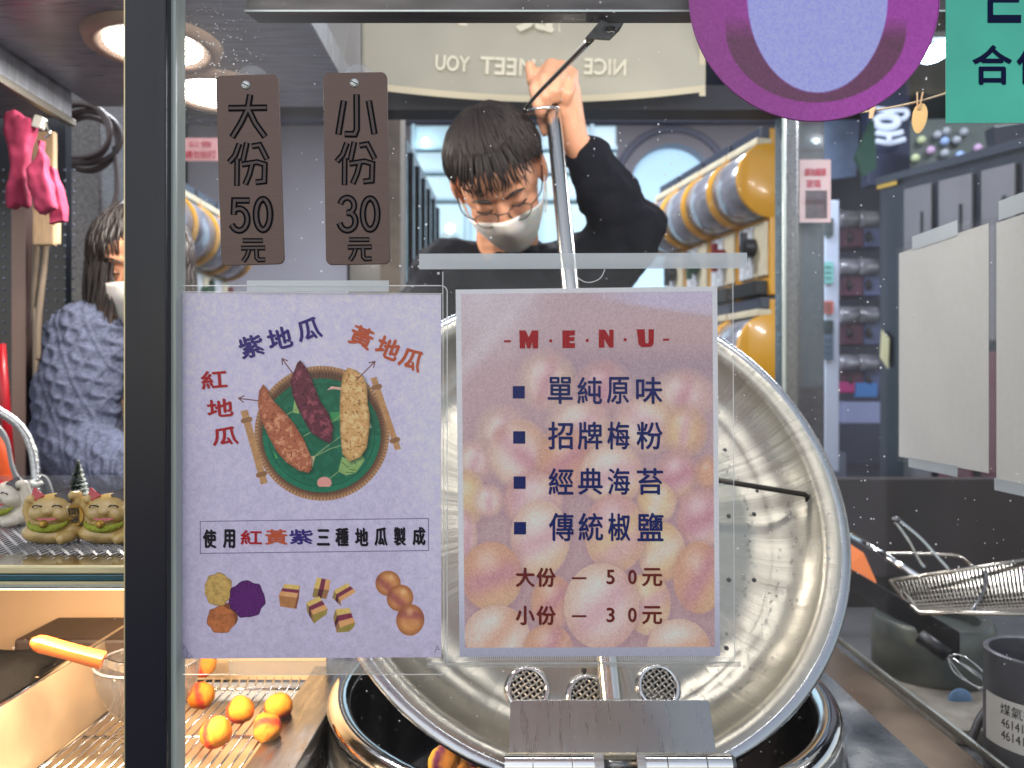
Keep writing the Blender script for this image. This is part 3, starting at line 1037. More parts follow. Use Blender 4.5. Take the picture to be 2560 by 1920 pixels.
BALLS = [  # cx, cy, rx, ry, soft, base, stripe, stripe angle, third colour
    (400, 420, 100, 105, 60, CRM, MAU, .3, YEL), (640, 450, 95, 90, 60, PNK, MAU, .2, CRM), (985, 490, 110, 90, 55, CRM, MAU, .2, PNK), (210, 640, 90, 90, 60, CRM, PNK, .2, PNK),
    (90, 760, 70, 70, 50, CRM, PNK, .2, PNK), (540, 620, 120, 110, 45, CRM, PNK, .9, YEL), (830, 610, 125, 110, 40, CRM, PNK, -.9, YEL), (990, 640, 80, 90, 45, YEL, PNK, .2, ORG),
    (960, 830, 80, 95, 35, PNK, MAU, 1.2, YEL), (280, 730, 125, 135, 26, CRM, MAU, -.8, ORG), (480, 760, 110, 130, 40, ORG, MAU, 1.0, PNK), (1090, 820, 45, 60, 30, ORG, ORG, 0, ORG), (60, 920, 70, 110, 22, YEL, YEL, 0, CRM),
    (150, 930, 60, 60, 20, CRM, PNK, 0, PNK), (340, 930, 120, 120, 18, PNK, CRM, .6, CRM), (680, 820, 130, 130, 18, CRM, PNK, 1.3, YEL), (1060, 1010, 100, 120, 18, PNK, MAU, 1.2, CRM),
    (870, 940, 80, 85, 14, YEL, CRM, .5, CRM), (50, 1080, 45, 100, 14, PNK, PNK, 0, CRM), (890, 1150, 100, 125, 9, YEL, CRM, 1.1, ORG), (370, 1090, 125, 160, 9, CRM, PNK, 1.2, YEL),
    (690, 1070, 130, 165, 8, PNK, YEL, 1.1, YEL), (160, 1250, 130, 145, 8, ORG, MAU, 1.25, YEL), (1050, 1260, 110, 150, 8, ORG, MAU, .7, YEL), (420, 1360, 90, 110, 12, ORG, MAU, .8, PNK),
    (830, 1370, 95, 130, 8, YEL, PNK, 1.2, CRM), (630, 1380, 160, 182, 5, CRM, PNK, .9, PNK), (180, 1500, 140, 125, 5, CRM, ORG, .6, CRM), (400, 1560, 105, 105, 5, ORG, MAU, .4, PNK), (960, 1560, 135, 125, 5, CRM, ORG, 1.3, ORG)]
for (cx, cy, rx, ry, so, c1, c2, an, c3) in BALLS:
    px, py = k_(cx, cy)
    m, u, w = cv.ell(px, py, rx * .5906, ry * .5906, so * .75)
    rr = np.hypot(u, w)
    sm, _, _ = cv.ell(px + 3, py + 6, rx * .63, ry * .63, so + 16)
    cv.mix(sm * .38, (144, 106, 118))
    uu = u * math.cos(an) + w * math.sin(an)
    cv.mix(m, c1)
    cv.mix(m * np.exp(-((uu - .05) / .34) ** 2) * .8, c2)
    cv.mix(m * np.clip(uu - .35, 0, 1) * 1.2, c3)
    cv.mix(m * np.clip((rr - .55) * 1.1, 0, .5), np.array(ORG) * .92)
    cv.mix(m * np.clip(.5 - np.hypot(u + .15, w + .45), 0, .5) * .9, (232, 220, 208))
gm = cv.a.mean(-1, keepdims=True)
cv.a = cv.a * .84 + (gm * .5 + np.array((190, 160, 154)) * .5) * .20
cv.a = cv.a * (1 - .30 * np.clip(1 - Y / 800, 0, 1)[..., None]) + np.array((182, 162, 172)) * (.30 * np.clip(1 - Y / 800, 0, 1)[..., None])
cv.a = cv.a * np.array((.95, .93, .94))
n2, n3 = cv.noise(3.2, 12), cv.noise(2.2, 13)
cv.a += ((n2 - .5) * 16 + (n3 - .5) * 12)[..., None]
bd = (cv.X < 1155) | (cv.X > 1789) | (cv.Y < 731) | (cv.Y > 1617)
bcol = np.stack([196 - 40 * np.clip((cv.Y - 1400) / 240, 0, 1), 196 - 40 * np.clip((cv.Y - 1400) / 240, 0, 1), 212 - 40 * np.clip((cv.Y - 1400) / 240, 0, 1)], -1) + ((n2 - .5) * 10)[..., None]
cv.a = np.where(bd[..., None], bcol, cv.a)
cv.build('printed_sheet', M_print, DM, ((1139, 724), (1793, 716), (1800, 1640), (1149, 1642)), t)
DL = DM - 0.0004
mr_, mb_, mn_ = MB(), MB(), MB()
def polyl(mb, pts, x0, y0, x1, y1):
    mb.add([P(x0 + (x1 - x0) * a, y0 + (y1 - y0) * b, DL) for a, b in pts], [tuple(range(len(pts)))])
polyl(mr_, [(0, 0), (.34, 0), (.5, .38), (.66, .0), (1, 0), (.98, 1), (.70, 1), (.68, .62), (.58, 1), (.42, 1), (.32, .62), (.3, 1), (.03, 1)], 1298, 826, 1346, 871)
polyl(mr_, [(0, 0), (1, 0), (.97, .28), (.55, .3), (.55, .38), (.95, .38), (.92, .60), (.55, .62), (.56, .72), (1, .72), (.97, 1), (0, 1)], 1406, 826, 1438, 870)
polyl(mr_, [(0, 0), (.42, 0), (.72, .42), (.7, 0), (1, 0), (1, 1), (.72, 1), (.36, .52), (.40, 1), (0, 1)], 1497, 824, 1534, 869)
polyl(mr_, [(0, 0), (.46, 0), (.50, .74), (.60, .80), (.68, .72), (.68, 0), (1, 0), (.98, .80), (.84, .97), (.3, 1), (.1, .85)], 1592, 823, 1635, 868)
for px, py in ((1377, 852), (1468, 851), (1563, 849)):
    polyl(mr_, [(.5 + .5 * math.cos(a * PI / 8), .5 + .5 * math.sin(a * PI / 8)) for a in range(16)], px - 4, py - 4, px + 4, py + 4)
for x0, x1, yy in ((1260, 1277, 853), (1657, 1673, 849)):
    polyl(mr_, [(0, 0), (1, 0), (1, 1), (0, 1)], x0, yy - 2.5, x1, yy + 2.5)
for r_, (s, y0, y1, sq0) in enumerate((('單純原味', 942, 1010, 965), ('招牌梅粉', 1054, 1124, 1078), ('經典海苔', 1170, 1237, 1191), ('傳統椒鹽', 1282, 1353, 1305))):
    for ch, (x0, x1) in zip(s, ((1369, 1432), (1443, 1505), (1517, 1573), (1590, 1656))):
        text(mb_, ch, (x0 + r_, y0, x1 + r_, y1), DL, 0, .016)
    polyl(mb_, [(0, 0), (1, 0), (1, 1), (0, 1)], 1282 + r_, sq0, 1312 + r_, sq0 + 31)
for dy, a_, n_ in ((0, '大', '5'), (95, '小', '3')):
    text(mn_, a_, (1289, 1419 + dy, 1337, 1468 + dy), DL, 0, .03)
    text(mn_, '份', (1341, 1419 + dy, 1390, 1468 + dy), DL, 0, .03)
    polyl(mn_, [(0, 0), (1, 0), (1, 1), (0, 1)], 1430, 1443 + dy, 1466, 1448 + dy)
    text(mn_, n_, (1516, 1424 + dy, 1537, 1461 + dy), DL, 0, .03)
    text(mn_, '0', (1570, 1424 + dy, 1592, 1461 + dy), DL, 0, .03)
    text(mn_, '元', (1605, 1420 + dy, 1656, 1466 + dy), DL, 0, .026)
mr_.build('lettering', mat('ink_menu_red', (170, 14, 30), rough=.6, spec=.1), t)
mb_.build('lettering', mat('ink_navy', (22, 36, 104), rough=.6, spec=.1), t)
mn_.build('lettering', mat('ink_brown', (112, 36, 28), rough=.6, spec=.1), t)

t = thing('plastic_sleeve', 'clear plastic sleeve round the menu sheet with a finger notch on top', 'sleeve', P(1470, 1665, DM))
sheet_box(MB(), 1106, 650, 1836, 1668, DM - 0.0016, DM - 0.0013, -0.004, 3).build('front_film', M_sleeve, t)
mb = MB()
for pts in ([(1180, 640), (1183, 664), (1510, 666)], spline([(1433, 668, 0), (1440, 690, 0), (1468, 706, 0), (1500, 696, 0), (1514, 668, 0)], 6), [(1516, 662), (1800, 660), (1812, 645)]):
    ribbon(mb, [(p[0], p[1]) for p in pts], 2.2, DM - 0.0018)
ribbon(mb, [(1107, 680), (1110, 1660)], 2.0, DM - 0.0018)
ribbon(mb, [(1832, 680), (1836, 1650)], 2.0, DM - 0.0018)
mb.build('cut_edge', M_tape_edge, t)
mb = MB()
for k in range(150):
    px = 1112 + k * 4.78
    ribbon(mb, [(px, 1641 + .002 * (px - 1110)), (px, 1651)], 2.2, DM - 0.0018)
ribbon(mb, [(1070, 1660), (1836, 1656)], 5, DM - 0.0019)
mb.build('welded_seam', M_tape_edge, t)

def tape(x0, y0, x1, y1, lab, d, rot=0.0, m=None):
    t = sheet_box(MB(), x0, y0, x1, y1, d - 0.0003, d, rot)
    o = t.build('tape_strip', m or M_tape, label=lab, cat='tape', group='strips of clear tape on the window')
    e = MB()
    w = (y1 - y0)
    ribbon(e, [(x0 + 3, y0 + w * .32), (x1 - 3, y0 + w * .30)], 1.8, d - 0.0005)
    e.build('crease', M_tape_edge, o)
    return o
tape(617, 701, 972, 729, 'short strip of tape along the top of the sweet potato poster', 0.6168)
tape(1048, 633, 1868, 672, 'long bluish strip of tape along the top of the menu sleeve', 0.6166, -0.003)
M_tape2 = film('tape_film_thin', haze=0.28, hcol=(230, 230, 225), rough=0.2, smear=0.1)
tape(572, 1652, 958, 1687, 'short strip of tape along the bottom of the sweet potato poster', 0.6168, 0, M_tape2)
tape(1066, 1655, 1852, 1668, 'long strip of tape along the bottom of the menu sleeve', 0.6166, -0.003, M_tape2)

# ================================================================== round sticker and green sign
t = thing('round_sticker', 'glossy round magenta and purple sticker at the top of the window', 'sticker', P(2036, 302, 0.619))
cv = Canvas(1722, -324, 2350, 304, 0.8)
m0, u, w = cv.ell(2036, -10, 313, 313, 2)
cv.a[:] = (140, 30, 140)
cv.mix(np.clip((2036 - cv.X) / 500 + .2 + (cv.Y - 100) / 900, 0, .9), (120, 22, 108))
cv.mix(np.clip((cv.Y - 120) / 300, 0, 1) * np.clip((cv.X - 1950) / 300, 0, 1) * .8, (156, 34, 150))
m, u, w = cv.ell(2040, 70, 226, 186, 4)
cv.mix(m * np.clip((cv.Y - 40) / 60, 0, 1), (84, 14, 62))
m, u, w = cv.ell(2044, -10, 176, 242, 5)
cv.mix(m, (142, 144, 210))
cv.a += ((cv.noise(6, 31) - .5) * 14 + (cv.noise(3, 32) - .5) * 10)[..., None]
st = cv.build('sticker_face', M_print, 0.619, ((1722, -324), (2350, -324), (2350, 304), (1722, 304)), t)
# keep only the disc
M_stk = print_mat('sticker_vinyl', 0.25, 0.9)
nt = M_stk.node_tree
bp = nt.nodes.new('ShaderNodeBump')
nz = nt.nodes.new('ShaderNodeTexNoise')
tc = nt.nodes.new('ShaderNodeTexCoord')
nt.links.new(tc.outputs['Object'], nz.inputs[0])
nz.inputs['Scale'].default_value = 420
bp.inputs['Strength'].default_value = .25
bp.inputs['Distance'].default_value = .001
nt.links.new(nz.outputs[0], bp.inputs['Height'])
nt.links.new(bp.outputs[0], nt.nodes['Principled BSDF'].inputs['Coat Normal'])
st.data.materials.clear()
st.data.materials.append(M_stk)
bm = bmesh.new()
bm.from_mesh(st.data)
c0 = P(2036, -10, 0.619)
rr_ = 313 / F * 0.619
bmesh.ops.delete(bm, geom=[v for v in bm.verts if (v.co - c0).length > rr_], context='VERTS')
bm.to_mesh(st.data)
bm.free()
mb = MB()
mb.tube([c0 + Vector((math.cos(a * PI / 60), 0, math.sin(a * PI / 60))) * rr_ for a in range(120)], 0.0007, 6, closed=True, sq=(1, .5))
mb.build('cut_edge', mat('sticker_edge', (150, 70, 150), rough=.4), t)

t = thing('green_sign', 'teal green sign with navy lettering at the right edge of the window', 'sign', P(2560, 308, 0.6186))
sheet_box(MB(), 2365, -120, 2780, 307, 0.6178, 0.6186, R(-0.1)).build('sign_board', mat('teal_vinyl', (62, 190, 164), rough=.35, var=.12, vs=12, coat=.3), t)
mb = MB()
for x0, y0, x1, y1 in ((2469, -60, 2483, 57), (2483, 37, 2553, 57), (2483, -12, 2548, 6)):
    mb.add([P(x0, y0, .6175), P(x1, y0, .6175), P(x1, y1, .6175), P(x0, y1, .6175)], [(0, 1, 2, 3)])
text(mb, '合', (2431, 112, 2531, 212), .6174, 0, .02)
text(mb, '作', (2542, 108, 2642, 212), .6174, 0, .02)
mb.build('lettering', mat('ink_sign_navy', (8, 18, 60), rough=.6, spec=.1), t)

# ================================================================== stall: canopy, lights, rail
HC = 0.49            # canopy height above the camera
M_can = mat('canopy_steel', (160, 166, 178), rough=0.34, metal=0.35, var=0.22, vs=14, stretch=(1, 9, 1), bump=0.05, bs=40, rvar=0.1)
t = thing('stall_canopy', 'grey brushed metal canopy over the left half of the stall', 'canopy', (-0.6, 1.0, ZC + HC))
mb = MB().box((-0.272 - 0.234, 0.99, ZC + HC + 0.02), (0.468, 0.74, 0.04))
mb.build('ceiling_panel', M_can, t, bevel=0.002)
mb = MB().box((-1.02, 0.98, ZC + HC + 0.005), (0.555, 0.64, 0.095))
mb.build('air_duct', M_can, t, bevel=0.006)
MB().box((-0.748, 0.98, ZC + HC - 0.046), (0.012, 0.66, 0.012)).build('duct_lip', mat('lip_steel', (188, 184, 176), rough=.3, metal=.8), t, bevel=0.002)
# roof of the stall further back (behind the banner)
M_dk = mat('dark_ceiling', (44, 46, 58), rough=0.7, var=.2, vs=4)

M_ring = mat('lamp_ring', (196, 172, 156), rough=0.45, var=.05, vs=40)
M_lit = mat('lamp_diffuser', (255, 250, 240), emit=34.0, ecol=(255, 246, 232))
for k, (px, py) in enumerate(((385, 105), (548, 226))):
    d = HC * F / (960 - py)
    c = P(px, py, d)
    c.z = ZC + HC - 0.0002
    t = thing('ceiling_downlight', 'round lit downlight in a beige ring, half hidden by the dark post' if k == 0 else 'round lit downlight showing past the plaque marked 50', 'downlight', c, group='downlights in the canopy')
    mb = MB().lathe([(0.062, 0.0), (0.062, -0.006), (0.078, -0.011), (0.091, -0.009), (0.094, 0.0)], 48, Matrix.Translation(c))
    mb.build('ring', M_ring, t, smooth=True)
    MB().lathe([(0.0, -0.0075), (0.064, -0.0075)], 40, Matrix.Translation(c)).build('diffuser', M_lit, t)
    a_ = area('downlight_lamp', c - Vector((0, 0, 0.014)), 0.12, 1.6, (1.0, 0.93, 0.84))

t = thing('hood_rail', 'dark brushed steel box rail across the top behind the window', 'rail', P(1300, 55, 0.71))
xa, xb = P(612, 0, 0.70).x, P(2420, 0, 0.70).x
zf = P(0, 32, 0.70).z
MB().hexa([Vector(p) for p in ((xa, .70, zf), (xb, .70, zf), (xb, .722, zf + .0005), (xa + .006, .722, zf + .0005), (xa, .70, zf + .14), (xb, .70, zf + .14), (xb, .722, zf + .14), (xa + .006, .722, zf + .14))]).build(
    'rail_body', mat('rail_steel', (92, 88, 86), rough=.36, metal=.9, var=.25, vs=14, stretch=(1, 6, 6), rvar=.1), t, bevel=0.0012)
MB().box(((xa + xb) / 2, 0.699, zf + 0.0012), (xb - xa, 0.0012, 0.0016)).build('folded_lip', M_alu, t)
# lamp bar assumed out of view behind the rail, tilted to light the man
t = thing('assumed_lamp_bar', 'slim white lamp bar assumed out of view behind the steel rail', 'lamp', (0.12, 0.80, ZC + 0.47))
MB().box((0.12, 0.80, ZC + 0.475), (0.62, 0.03, 0.02)).build('housing', M_alu, t, bevel=0.003)
area('assumed_bar_light', (0.12, 0.80, ZC + 0.462), 0.6, 4.2, (1.0, 0.95, 0.88), (R(62), 0, 0), sy=0.07)

# bracket, rod and ring that catch the press handle
t = thing('handle_catch', 'bent steel rod with a ring end bolted under the rail, catching the press handle', 'bracket', P(1530, 60, 0.72))
pl = [P(1500, 54, .715), P(1562, 54, .735), P(1548, 78, .735), P(1524, 102, .735), P(1462, 98, .715)]
n_ = Vector((0, -.0025, 0.0))
mb = MB().add(pl + [p + n_ for p in pl], [(0, 1, 2, 3, 4), (9, 8, 7, 6, 5)] + [(i, (i + 1) % 5, 5 + (i + 1) % 5, 5 + i) for i in range(5)])
mb.build('plate', M_steel_dark, t, bevel=0.0004)
mb = MB().box(P(1527, 75, .7255), (.008, .004, .006)).box(P(1532, 76, .723), (.004, .003, .004))
mb.build('bolt', M_chrome, t, bevel=0.0006)
DR = 1.20
rod = [P(1478, 98, .722), P(1400, 178, .90), P(1345, 234, 1.10), P(1318, 266, 1.195), P(1311, 276, 1.20)]
MB().tube(spline(rod, 6), 0.0032, 10).build('rod', mat('rod_steel', (120, 118, 112), rough=.2, metal=1), t, smooth=True)
c = P(1355, 277, 1.225)
ring = [c + Vector((0.0275 * math.cos(a), 0.0275 * math.sin(a) * .9, 0.003 * math.cos(a) + 0.004 * math.sin(a))) for a in [2 * PI * k / 28 for k in range(28)]]
MB().tube(ring, 0.0022, 8, closed=True).build('ring', M_chrome, t, smooth=True)

# ================================================================== figurine shelf, left
ZS = ZC - 0.153
t = thing('glass_shelf', 'thick glass shelf with a teal edge carrying the figurines', 'shelf', (-0.6, 0.84, ZS - 0.012))
M_teal = mat('shelf_edge_teal', (18, 74, 84), rough=.12, spec=.8, var=.3, vs=60, stretch=(1, 1, 20))
M_cream = mat('shelf_trim', (206, 196, 156), rough=.3, metal=.3, var=.15, vs=30, stretch=(1, 1, 20))
xs0, xs1 = -1.02, -0.292
MB().box(((xs0 + xs1) / 2, 0.855, ZS - 0.0085), (xs1 - xs0, 0.41, 0.006)).build('opaque_plate', mat('shelf_plate', (40, 42, 46), rough=.25, metal=.3), t)  # dark opaque plate, put in to keep out the warm light from below
MB().box(((xs0 + xs1) / 2, 0.647, ZS - 0.0095), (xs1 - xs0, 0.005, 0.0055)).build('teal_edge', M_teal, t, bevel=0.001)
MB().box(((xs0 + xs1) / 2, 0.6475, ZS - 0.0030), (xs1 - xs0, 0.006, 0.0062)).build('top_trim', M_cream, t, bevel=0.001)
MB().box(((xs0 + xs1) / 2, 0.6475, ZS - 0.0140), (xs1 - xs0, 0.005, 0.0026)).build('lower_trim', M_cream, t)
MB().box(((xs0 + xs1) / 2, 0.672, ZS - 0.0025), (xs1 - xs0, 0.044, 0.0042)).build('chrome_strip', M_chrome, t, bevel=0.001)
MB().box(((xs0 + xs1) / 2, 1.055, ZS + 0.012), (xs1 - xs0, 0.006, 0.03)).build('rear_rail', film('rail_acrylic', haze=.12, rough=.05, hcol=(190, 190, 200)), t)
# expanded metal mat
mb = MB()
y0, y1, x0m, x1m = 0.688, 1.045, xs0, -0.315
cw, chh = 0.0125, 0.0072
for j in range(int((y1 - y0) / chh)):
    yy = y0 + j * chh
    off = (j % 2) * cw / 2
    k0 = int((x1m - x0m) / cw)
    top, bot = [], []
    for k in range(k0 * 2 + 1):
        xx = x0m + off + k * cw / 2
        s = 1 if k % 2 else -1
        top.append((xx, yy + s * chh * .34 + .0011, ZS + .0012 + (0.0026 if s > 0 else 0)))
        bot.append((xx, yy + s * chh * .34 - .0015, ZS + .0002 + (0.0026 if s > 0 else 0)))
    n = len(top)
    mb.add(top + bot, [(i, i + 1, n + i + 1, n + i) for i in range(n - 1)])
mb.build('mesh_mat', mat('mat_metal', (178, 178, 182), rough=.35, metal=.6), label='dark expanded metal mat lying on the glass shelf', cat='mat')

# ------------------------------------------------------------------ beckoning cat figurines
M_cat = mat('glazed_tan', (190, 160, 100), rough=.22, coat=.5, var=.12, vs=90)
M_catw = mat('glazed_white', (206, 198, 184), rough=.22, coat=.5, var=.06, vs=90)
M_red = mat('glaze_red', (176, 14, 28), rough=.2, coat=.6)
M_dkr = mat('glaze_dark', (44, 14, 18), rough=.2, coat=.6)
M_gold = mat('gilt', (176, 138, 62), rough=.32, metal=.6, var=.15, vs=300)
M_bib = mat('bib_green', (150, 158, 46), rough=.55, bump=.6, bs=700, var=.25, vs=400)
M_line = mat('painted_line', (30, 20, 18), rough=.4)


def make_cat(label, body_m, full=True):
    t = thing('lucky_cat', label, 'figurine', (0, 0, 0), group='lucky cat figurines on the shelf')
    bl = [((0, 0, .0085), (.0275, .019, .0105), None), ((-.006, -.002, .010), (.021, .018, .011), None), ((.018, 0, .010), (.012, .014, .010), None), ((0, .004, .020), (.018, .014, .014), None),
          ((0.001, .000, .033), (.0195, .0150, .0135), None), ((-.009, -.004, .0285), (.0105, .011, .009), None), ((.011, -.004, .0285), (.0105, .011, .009), None), ((.001, -.012, .0305), (.006, .0045, .004), None)]
    ch = [[((-.020, .002, .018), .0060), ((-.0235, .000, .030), .0052), ((-.0215, -.001, .040), .0046)], [((.020, .002, .018), .0060), ((.0255, .001, .030), .0052), ((.0225, -.001, .0440), .0046)],
          [((-.0215, -.001, .040), .0046), ((-.0175, -.004, .0415), .0042)], [((.0225, -.001, .044), .0046), ((.019, -.004, .0445), .0042)], [((.020, -.012, .007), .006), ((.016, -.017, .0060), .0055)]]
    blob('body', ch, bl, body_m, t, voxel=.0009, smooth=4)
    for s, m in ((-1, M_red), (1, M_dkr)):
        mb = MB()
        mb.add([(s * .0200, -.006, .0365), (s * .0030, -.009, .0452), (s * .0120, .006, .0430), (s * .0172, -.003, .0535)], [(0, 1, 3), (1, 2, 3), (2, 0, 3), (0, 2, 1)])
        mb.build('ear', m, t, bevel=.0012, smooth=True)
    mb = MB()
    for s in (-1, 1):
        mb.tube([(.001 + s * .0088 + .0042 * math.cos(a), -.0146 - .0016 * math.sin(a) + .0012 * abs(math.cos(a)), .0345 + .0026 * math.sin(a)) for a in [PI * k / 10 for k in range(11)]], .00062, 6)
        for k in range(2):
            mb.tube([(.001 + s * .0150, -.0110, .0282 - k * .002), (.001 + s * .0185, -.0078, .0285 - k * .0026)], .0003, 5)
    mb.build('eye_line', M_line, t)
    MB().ball((.001, -.0160, .0305), (.0012, .0008, .0008), 10, 6).build('nose', M_cat, t, smooth=True)
    mb = MB()
    mb.add([(-.0095, -.0142, .0248), (.0115, -.0142, .0250), (.006, -.0152, .0225), (-.004, -.0152, .0224)], [(0, 1, 2, 3)])
    mb.build('mouth', M_red, t)
    mb = MB()
    pts = [(.0005 + .0175 * math.cos(PI + PI * k / 16), -.0105 - .0075 * math.sin(PI * k / 16), .0215 - .0062 * math.sin(PI * k / 16)) for k in range(17)]
    mb.tube(pts, [.0008 + .0030 * math.sin(PI * k / 16) for k in range(17)], 8)
    mb.build('bib', M_bib, t, smooth=True)
    MB().ball((.001, -.0205, .0205), .0040, 14, 10).build('bell', M_gold, t, smooth=True)
    if full:
        M = Matrix.Translation((.0235, -.0085, .0265)) @ Matrix.Rotation(R(-4), 4, 'Y') @ Matrix.Rotation(R(-82), 4, 'X') @ Matrix.Scale(1.22, 4, (0, 1, 0))
        co = MB().lathe([(0, .0012), (.0068, .0012), (.0072, .0017), (.0080, .0014), (.0080, -.001), (0, -.001)], 28, M).build('coin', M_gold, t, smooth=True, auto=40)
        mb = MB()
        inv = M @ Matrix.Rotation(PI, 4, 'X')
        M3 = Matrix.Translation((.0235, -.0085, .0265)) @ Matrix.Rotation(R(-4), 4, 'Y') @ Matrix.Rotation(R(8), 4, 'X')
        g = lambda a, b: M3 @ Vector((a, -.0019, b))
        for chh, zc in (('開', .0038), ('運', -.0042)):
            v, f = glyphs(chh)
            lo, hi = v.min(0), v.max(0)
            for ox in (-.00022, .00022):
                qv = (v - lo) / (hi - lo) - .5
                mb.add([M3 @ Vector((a * .0086 + ox, -.0019 - (ox > 0) * 1e-5, zc + b * .0074)) for a, b in qv], f)
        mb.build('lettering', M_line, co)
    return t


cat0 = make_cat('tan lucky cat whose whole coin reads good fortune, between its two fellows', M_cat)
def on_shelf(px, py):
    d = (ZC - ZS - 0.003) * F / (py - 960)
    v = P(px, py, d)
    v.z = ZS + 0.003
    return v
v = on_shelf(112, 1362)
cat0.location = v + Vector((0, .014, 0))
cat0.rotation_euler[2] = R(4)
c2 = dup(cat0, on_shelf(255, 1362) + Vector((0, .014, 0)), R(2), label='tan lucky cat whose coin is cut off by the dark post')
cw_ = make_cat('white lucky cat at the left edge, paw in the air', M_catw, False)
cw_.location = on_shelf(2, 1318) + Vector((0, .014, 0))
cw_.rotation_euler[2] = R(-18)
for o_ in (cat0, c2, cw_):
    o_.scale = (1.0, 1.0, 1.0)

# tiny frosted bottle brush tree
v = on_shelf(195, 1276)
t = thing('bottle_brush_tree', 'tiny frosted green bottle brush christmas tree behind the cats', 'ornament tree', v)
M_br = mat('bristle_green', (40, 62, 50), rough=.8, var=.4, vs=600)
M_fr = mat('bristle_frost', (210, 216, 206), rough=.8)
mb, mf = MB(), MB()
rg = random.Random(3)
H = .060
for k in range(1500):
    h = rg.random() ** .8
    a = k * 2.399
    r0 = .0165 * (1 - h) ** .9 + .001
    r0 *= .62 + .38 * abs(math.sin(h * 34)) + rg.uniform(-.08, .08)
    z0 = v.z + .006 + h * (H - .006)
    p0 = Vector((v.x, v.y, z0))
    p1 = Vector((v.x + r0 * math.cos(a), v.y + r0 * math.sin(a), z0 - r0 * .25))
    w = Vector((-math.sin(a), math.cos(a), .4)) * .00042
    (mb if rg.random() < .6 else mb).add([p0 + w, p0 - w, p1 - w, p1 + w], [(0, 1, 2, 3)])
    if rg.random() < .75:
        q0 = p0.lerp(p1, .78)
        w2 = w * 2.0
        mf.add([q0 + w2, q0 - w2, p1 - w2 + Vector((0, 0, .0003)), p1 + w2 + Vector((0, 0, .0003))], [(0, 1, 2, 3)])
mb.build('needles', M_br, t)
mf.build('frost', M_fr, t)
MB().tube([v, v + Vector((0, 0, H))], [.0009, .0004], 6).build('wire_stem', M_steel_dark, t)
MB().lathe([(0, .004), (.006, .004), (.008, 0), (0, 0)], 16, Matrix.Translation(v)).build('base', mat('tree_base', (120, 84, 56), rough=.6), t)

# chrome flexible pipe, its cable and white clip
d = 1.02
t = thing('flexible_pipe', 'ribbed chrome gooseneck pipe bending over at the left edge', 'pipe', P(92, 1240, d))
pp = spline([P(-150, 1010, d), P(-60, 1010, d), P(0, 1030, d), P(50, 1066, d), P(80, 1120, d), P(90, 1180, d), P(92, 1262, d)], 40)
MB().tube(pp, [.0058 + .0010 * math.sin(i * 1.9) for i in range(len(pp))], 12).build('ribbed_tube', M_chrome, t, smooth=True)
MB().tube(spline([P(78, 1206, d - .01), P(92, 1212, d - .012), P(106, 1206, d - .01)], 6), .0032, 8).build('cable_clip', mat('white_plastic', (212, 210, 204), rough=.4), t, smooth=True)
t = thing('grey_cable', 'bundle of grey cables looping down behind the chrome pipe', 'cable', P(120, 1240, d + .03))
mb = MB()
for k in range(3):
    mb.tube(spline([P(-30, 1040 + 9 * k, d + .02), P(14, 1090 + 6 * k, d + .02), P(30, 1160 + 5 * k, d + .02), P(50, 1200 + 6 * k, d + .02), P(80, 1204 + 7 * k, d + .015)], 10), .0024, 8)
    mb.tube(spline([P(96, 1188 + 7 * k, d + .015), P(115, 1196 + 7 * k, d + .02), P(128 - k * 3, 1225, d + .02), P(134 - k * 5, 1262, d + .02)], 10), .0024, 8)
mb.build('cable_run', mat('grey_rubber', (138, 140, 144), rough=.4), t, smooth=True)
MB().tube([P(2, 860, 1.25), P(12, 1000, 1.25), P(30, 1230, 1.25)], .0075, 12).build('red_pole', mat('red_plastic', (170, 20, 34), rough=.35), label='red plastic pole leaning at the left edge', cat='pole', smooth=True)
mb = MB().tube(spline([P(-20, 1080, 1.2), P(4, 1130, 1.2), P(14, 1180, 1.2), P(22, 1260, 1.2)], 6), [.013] * 19, 12, sq=(1, .6))
mb.build('orange_strap', mat('orange_plastic', (206, 78, 22), rough=.4), label='wide orange plastic strap beside the red pole', cat='strap', smooth=True)

# ================================================================== warm display under the shelf
ZR = ZC - 0.375
M_warmsteel = mat('display_steel', (214, 196, 172), rough=.38, metal=.7, var=.12, vs=16, bump=.03, bs=60, rvar=.1)
t = thing('warming_tray', 'warm lit steel tray with a wire rack under the figurine shelf', 'warming tray', (-.36, .8, ZR - .03))
MB().box((-.362, .83, ZR - .034), (.215, .44, .003)).build('tray_floor', M_warmsteel, t)
mb = MB().hexa([Vector(p) for p in ((-.470, .625, ZR - .034), (-.467, .625, ZR - .034), (-.467, 1.0, ZR - .034), (-.470, 1.0, ZR - .034), (-.486, .625, ZC - .305), (-.482, .625, ZC - .305), (-.482, 1.0, ZC - .305), (-.486, 1.0, ZC - .305))])
mb.build('side_wall', M_warmsteel, t, bevel=.001)
MB().tube([(-.485, .625, ZC - .304), (-.485, 1.0, ZC - .304)], .003, 8).build('rolled_edge', M_chrome, t, smooth=True)
MB().box((-.362, 1.004, ZC - .275), (.24, .006, .22)).build('rear_panel', mat('rear_cream', (222, 200, 170), rough=.45, metal=.25, var=.06, vs=8), t)
for z_ in (0,):
    mb = MB()
    for k in range(19):
        xx = -.458 + k * .0107
        mb.tube([(xx, .63, ZR), (xx, .955, ZR), (xx, .962, ZR + .008)], .00115, 6)
    mb.build('rack_wires', M_chrome, t, smooth=True)
for yy in (.70, .822, .952):
    MB().tube([(-.462, yy, ZR - .0026), (-.262, yy, ZR - .0026)], .0020, 8).build('rack_bar', M_chrome, t, smooth=True)
MB().tube([(-.462, .63, ZR), (-.462, .96, ZR)], .0020, 8).build('rack_edge', M_chrome, t, smooth=True)
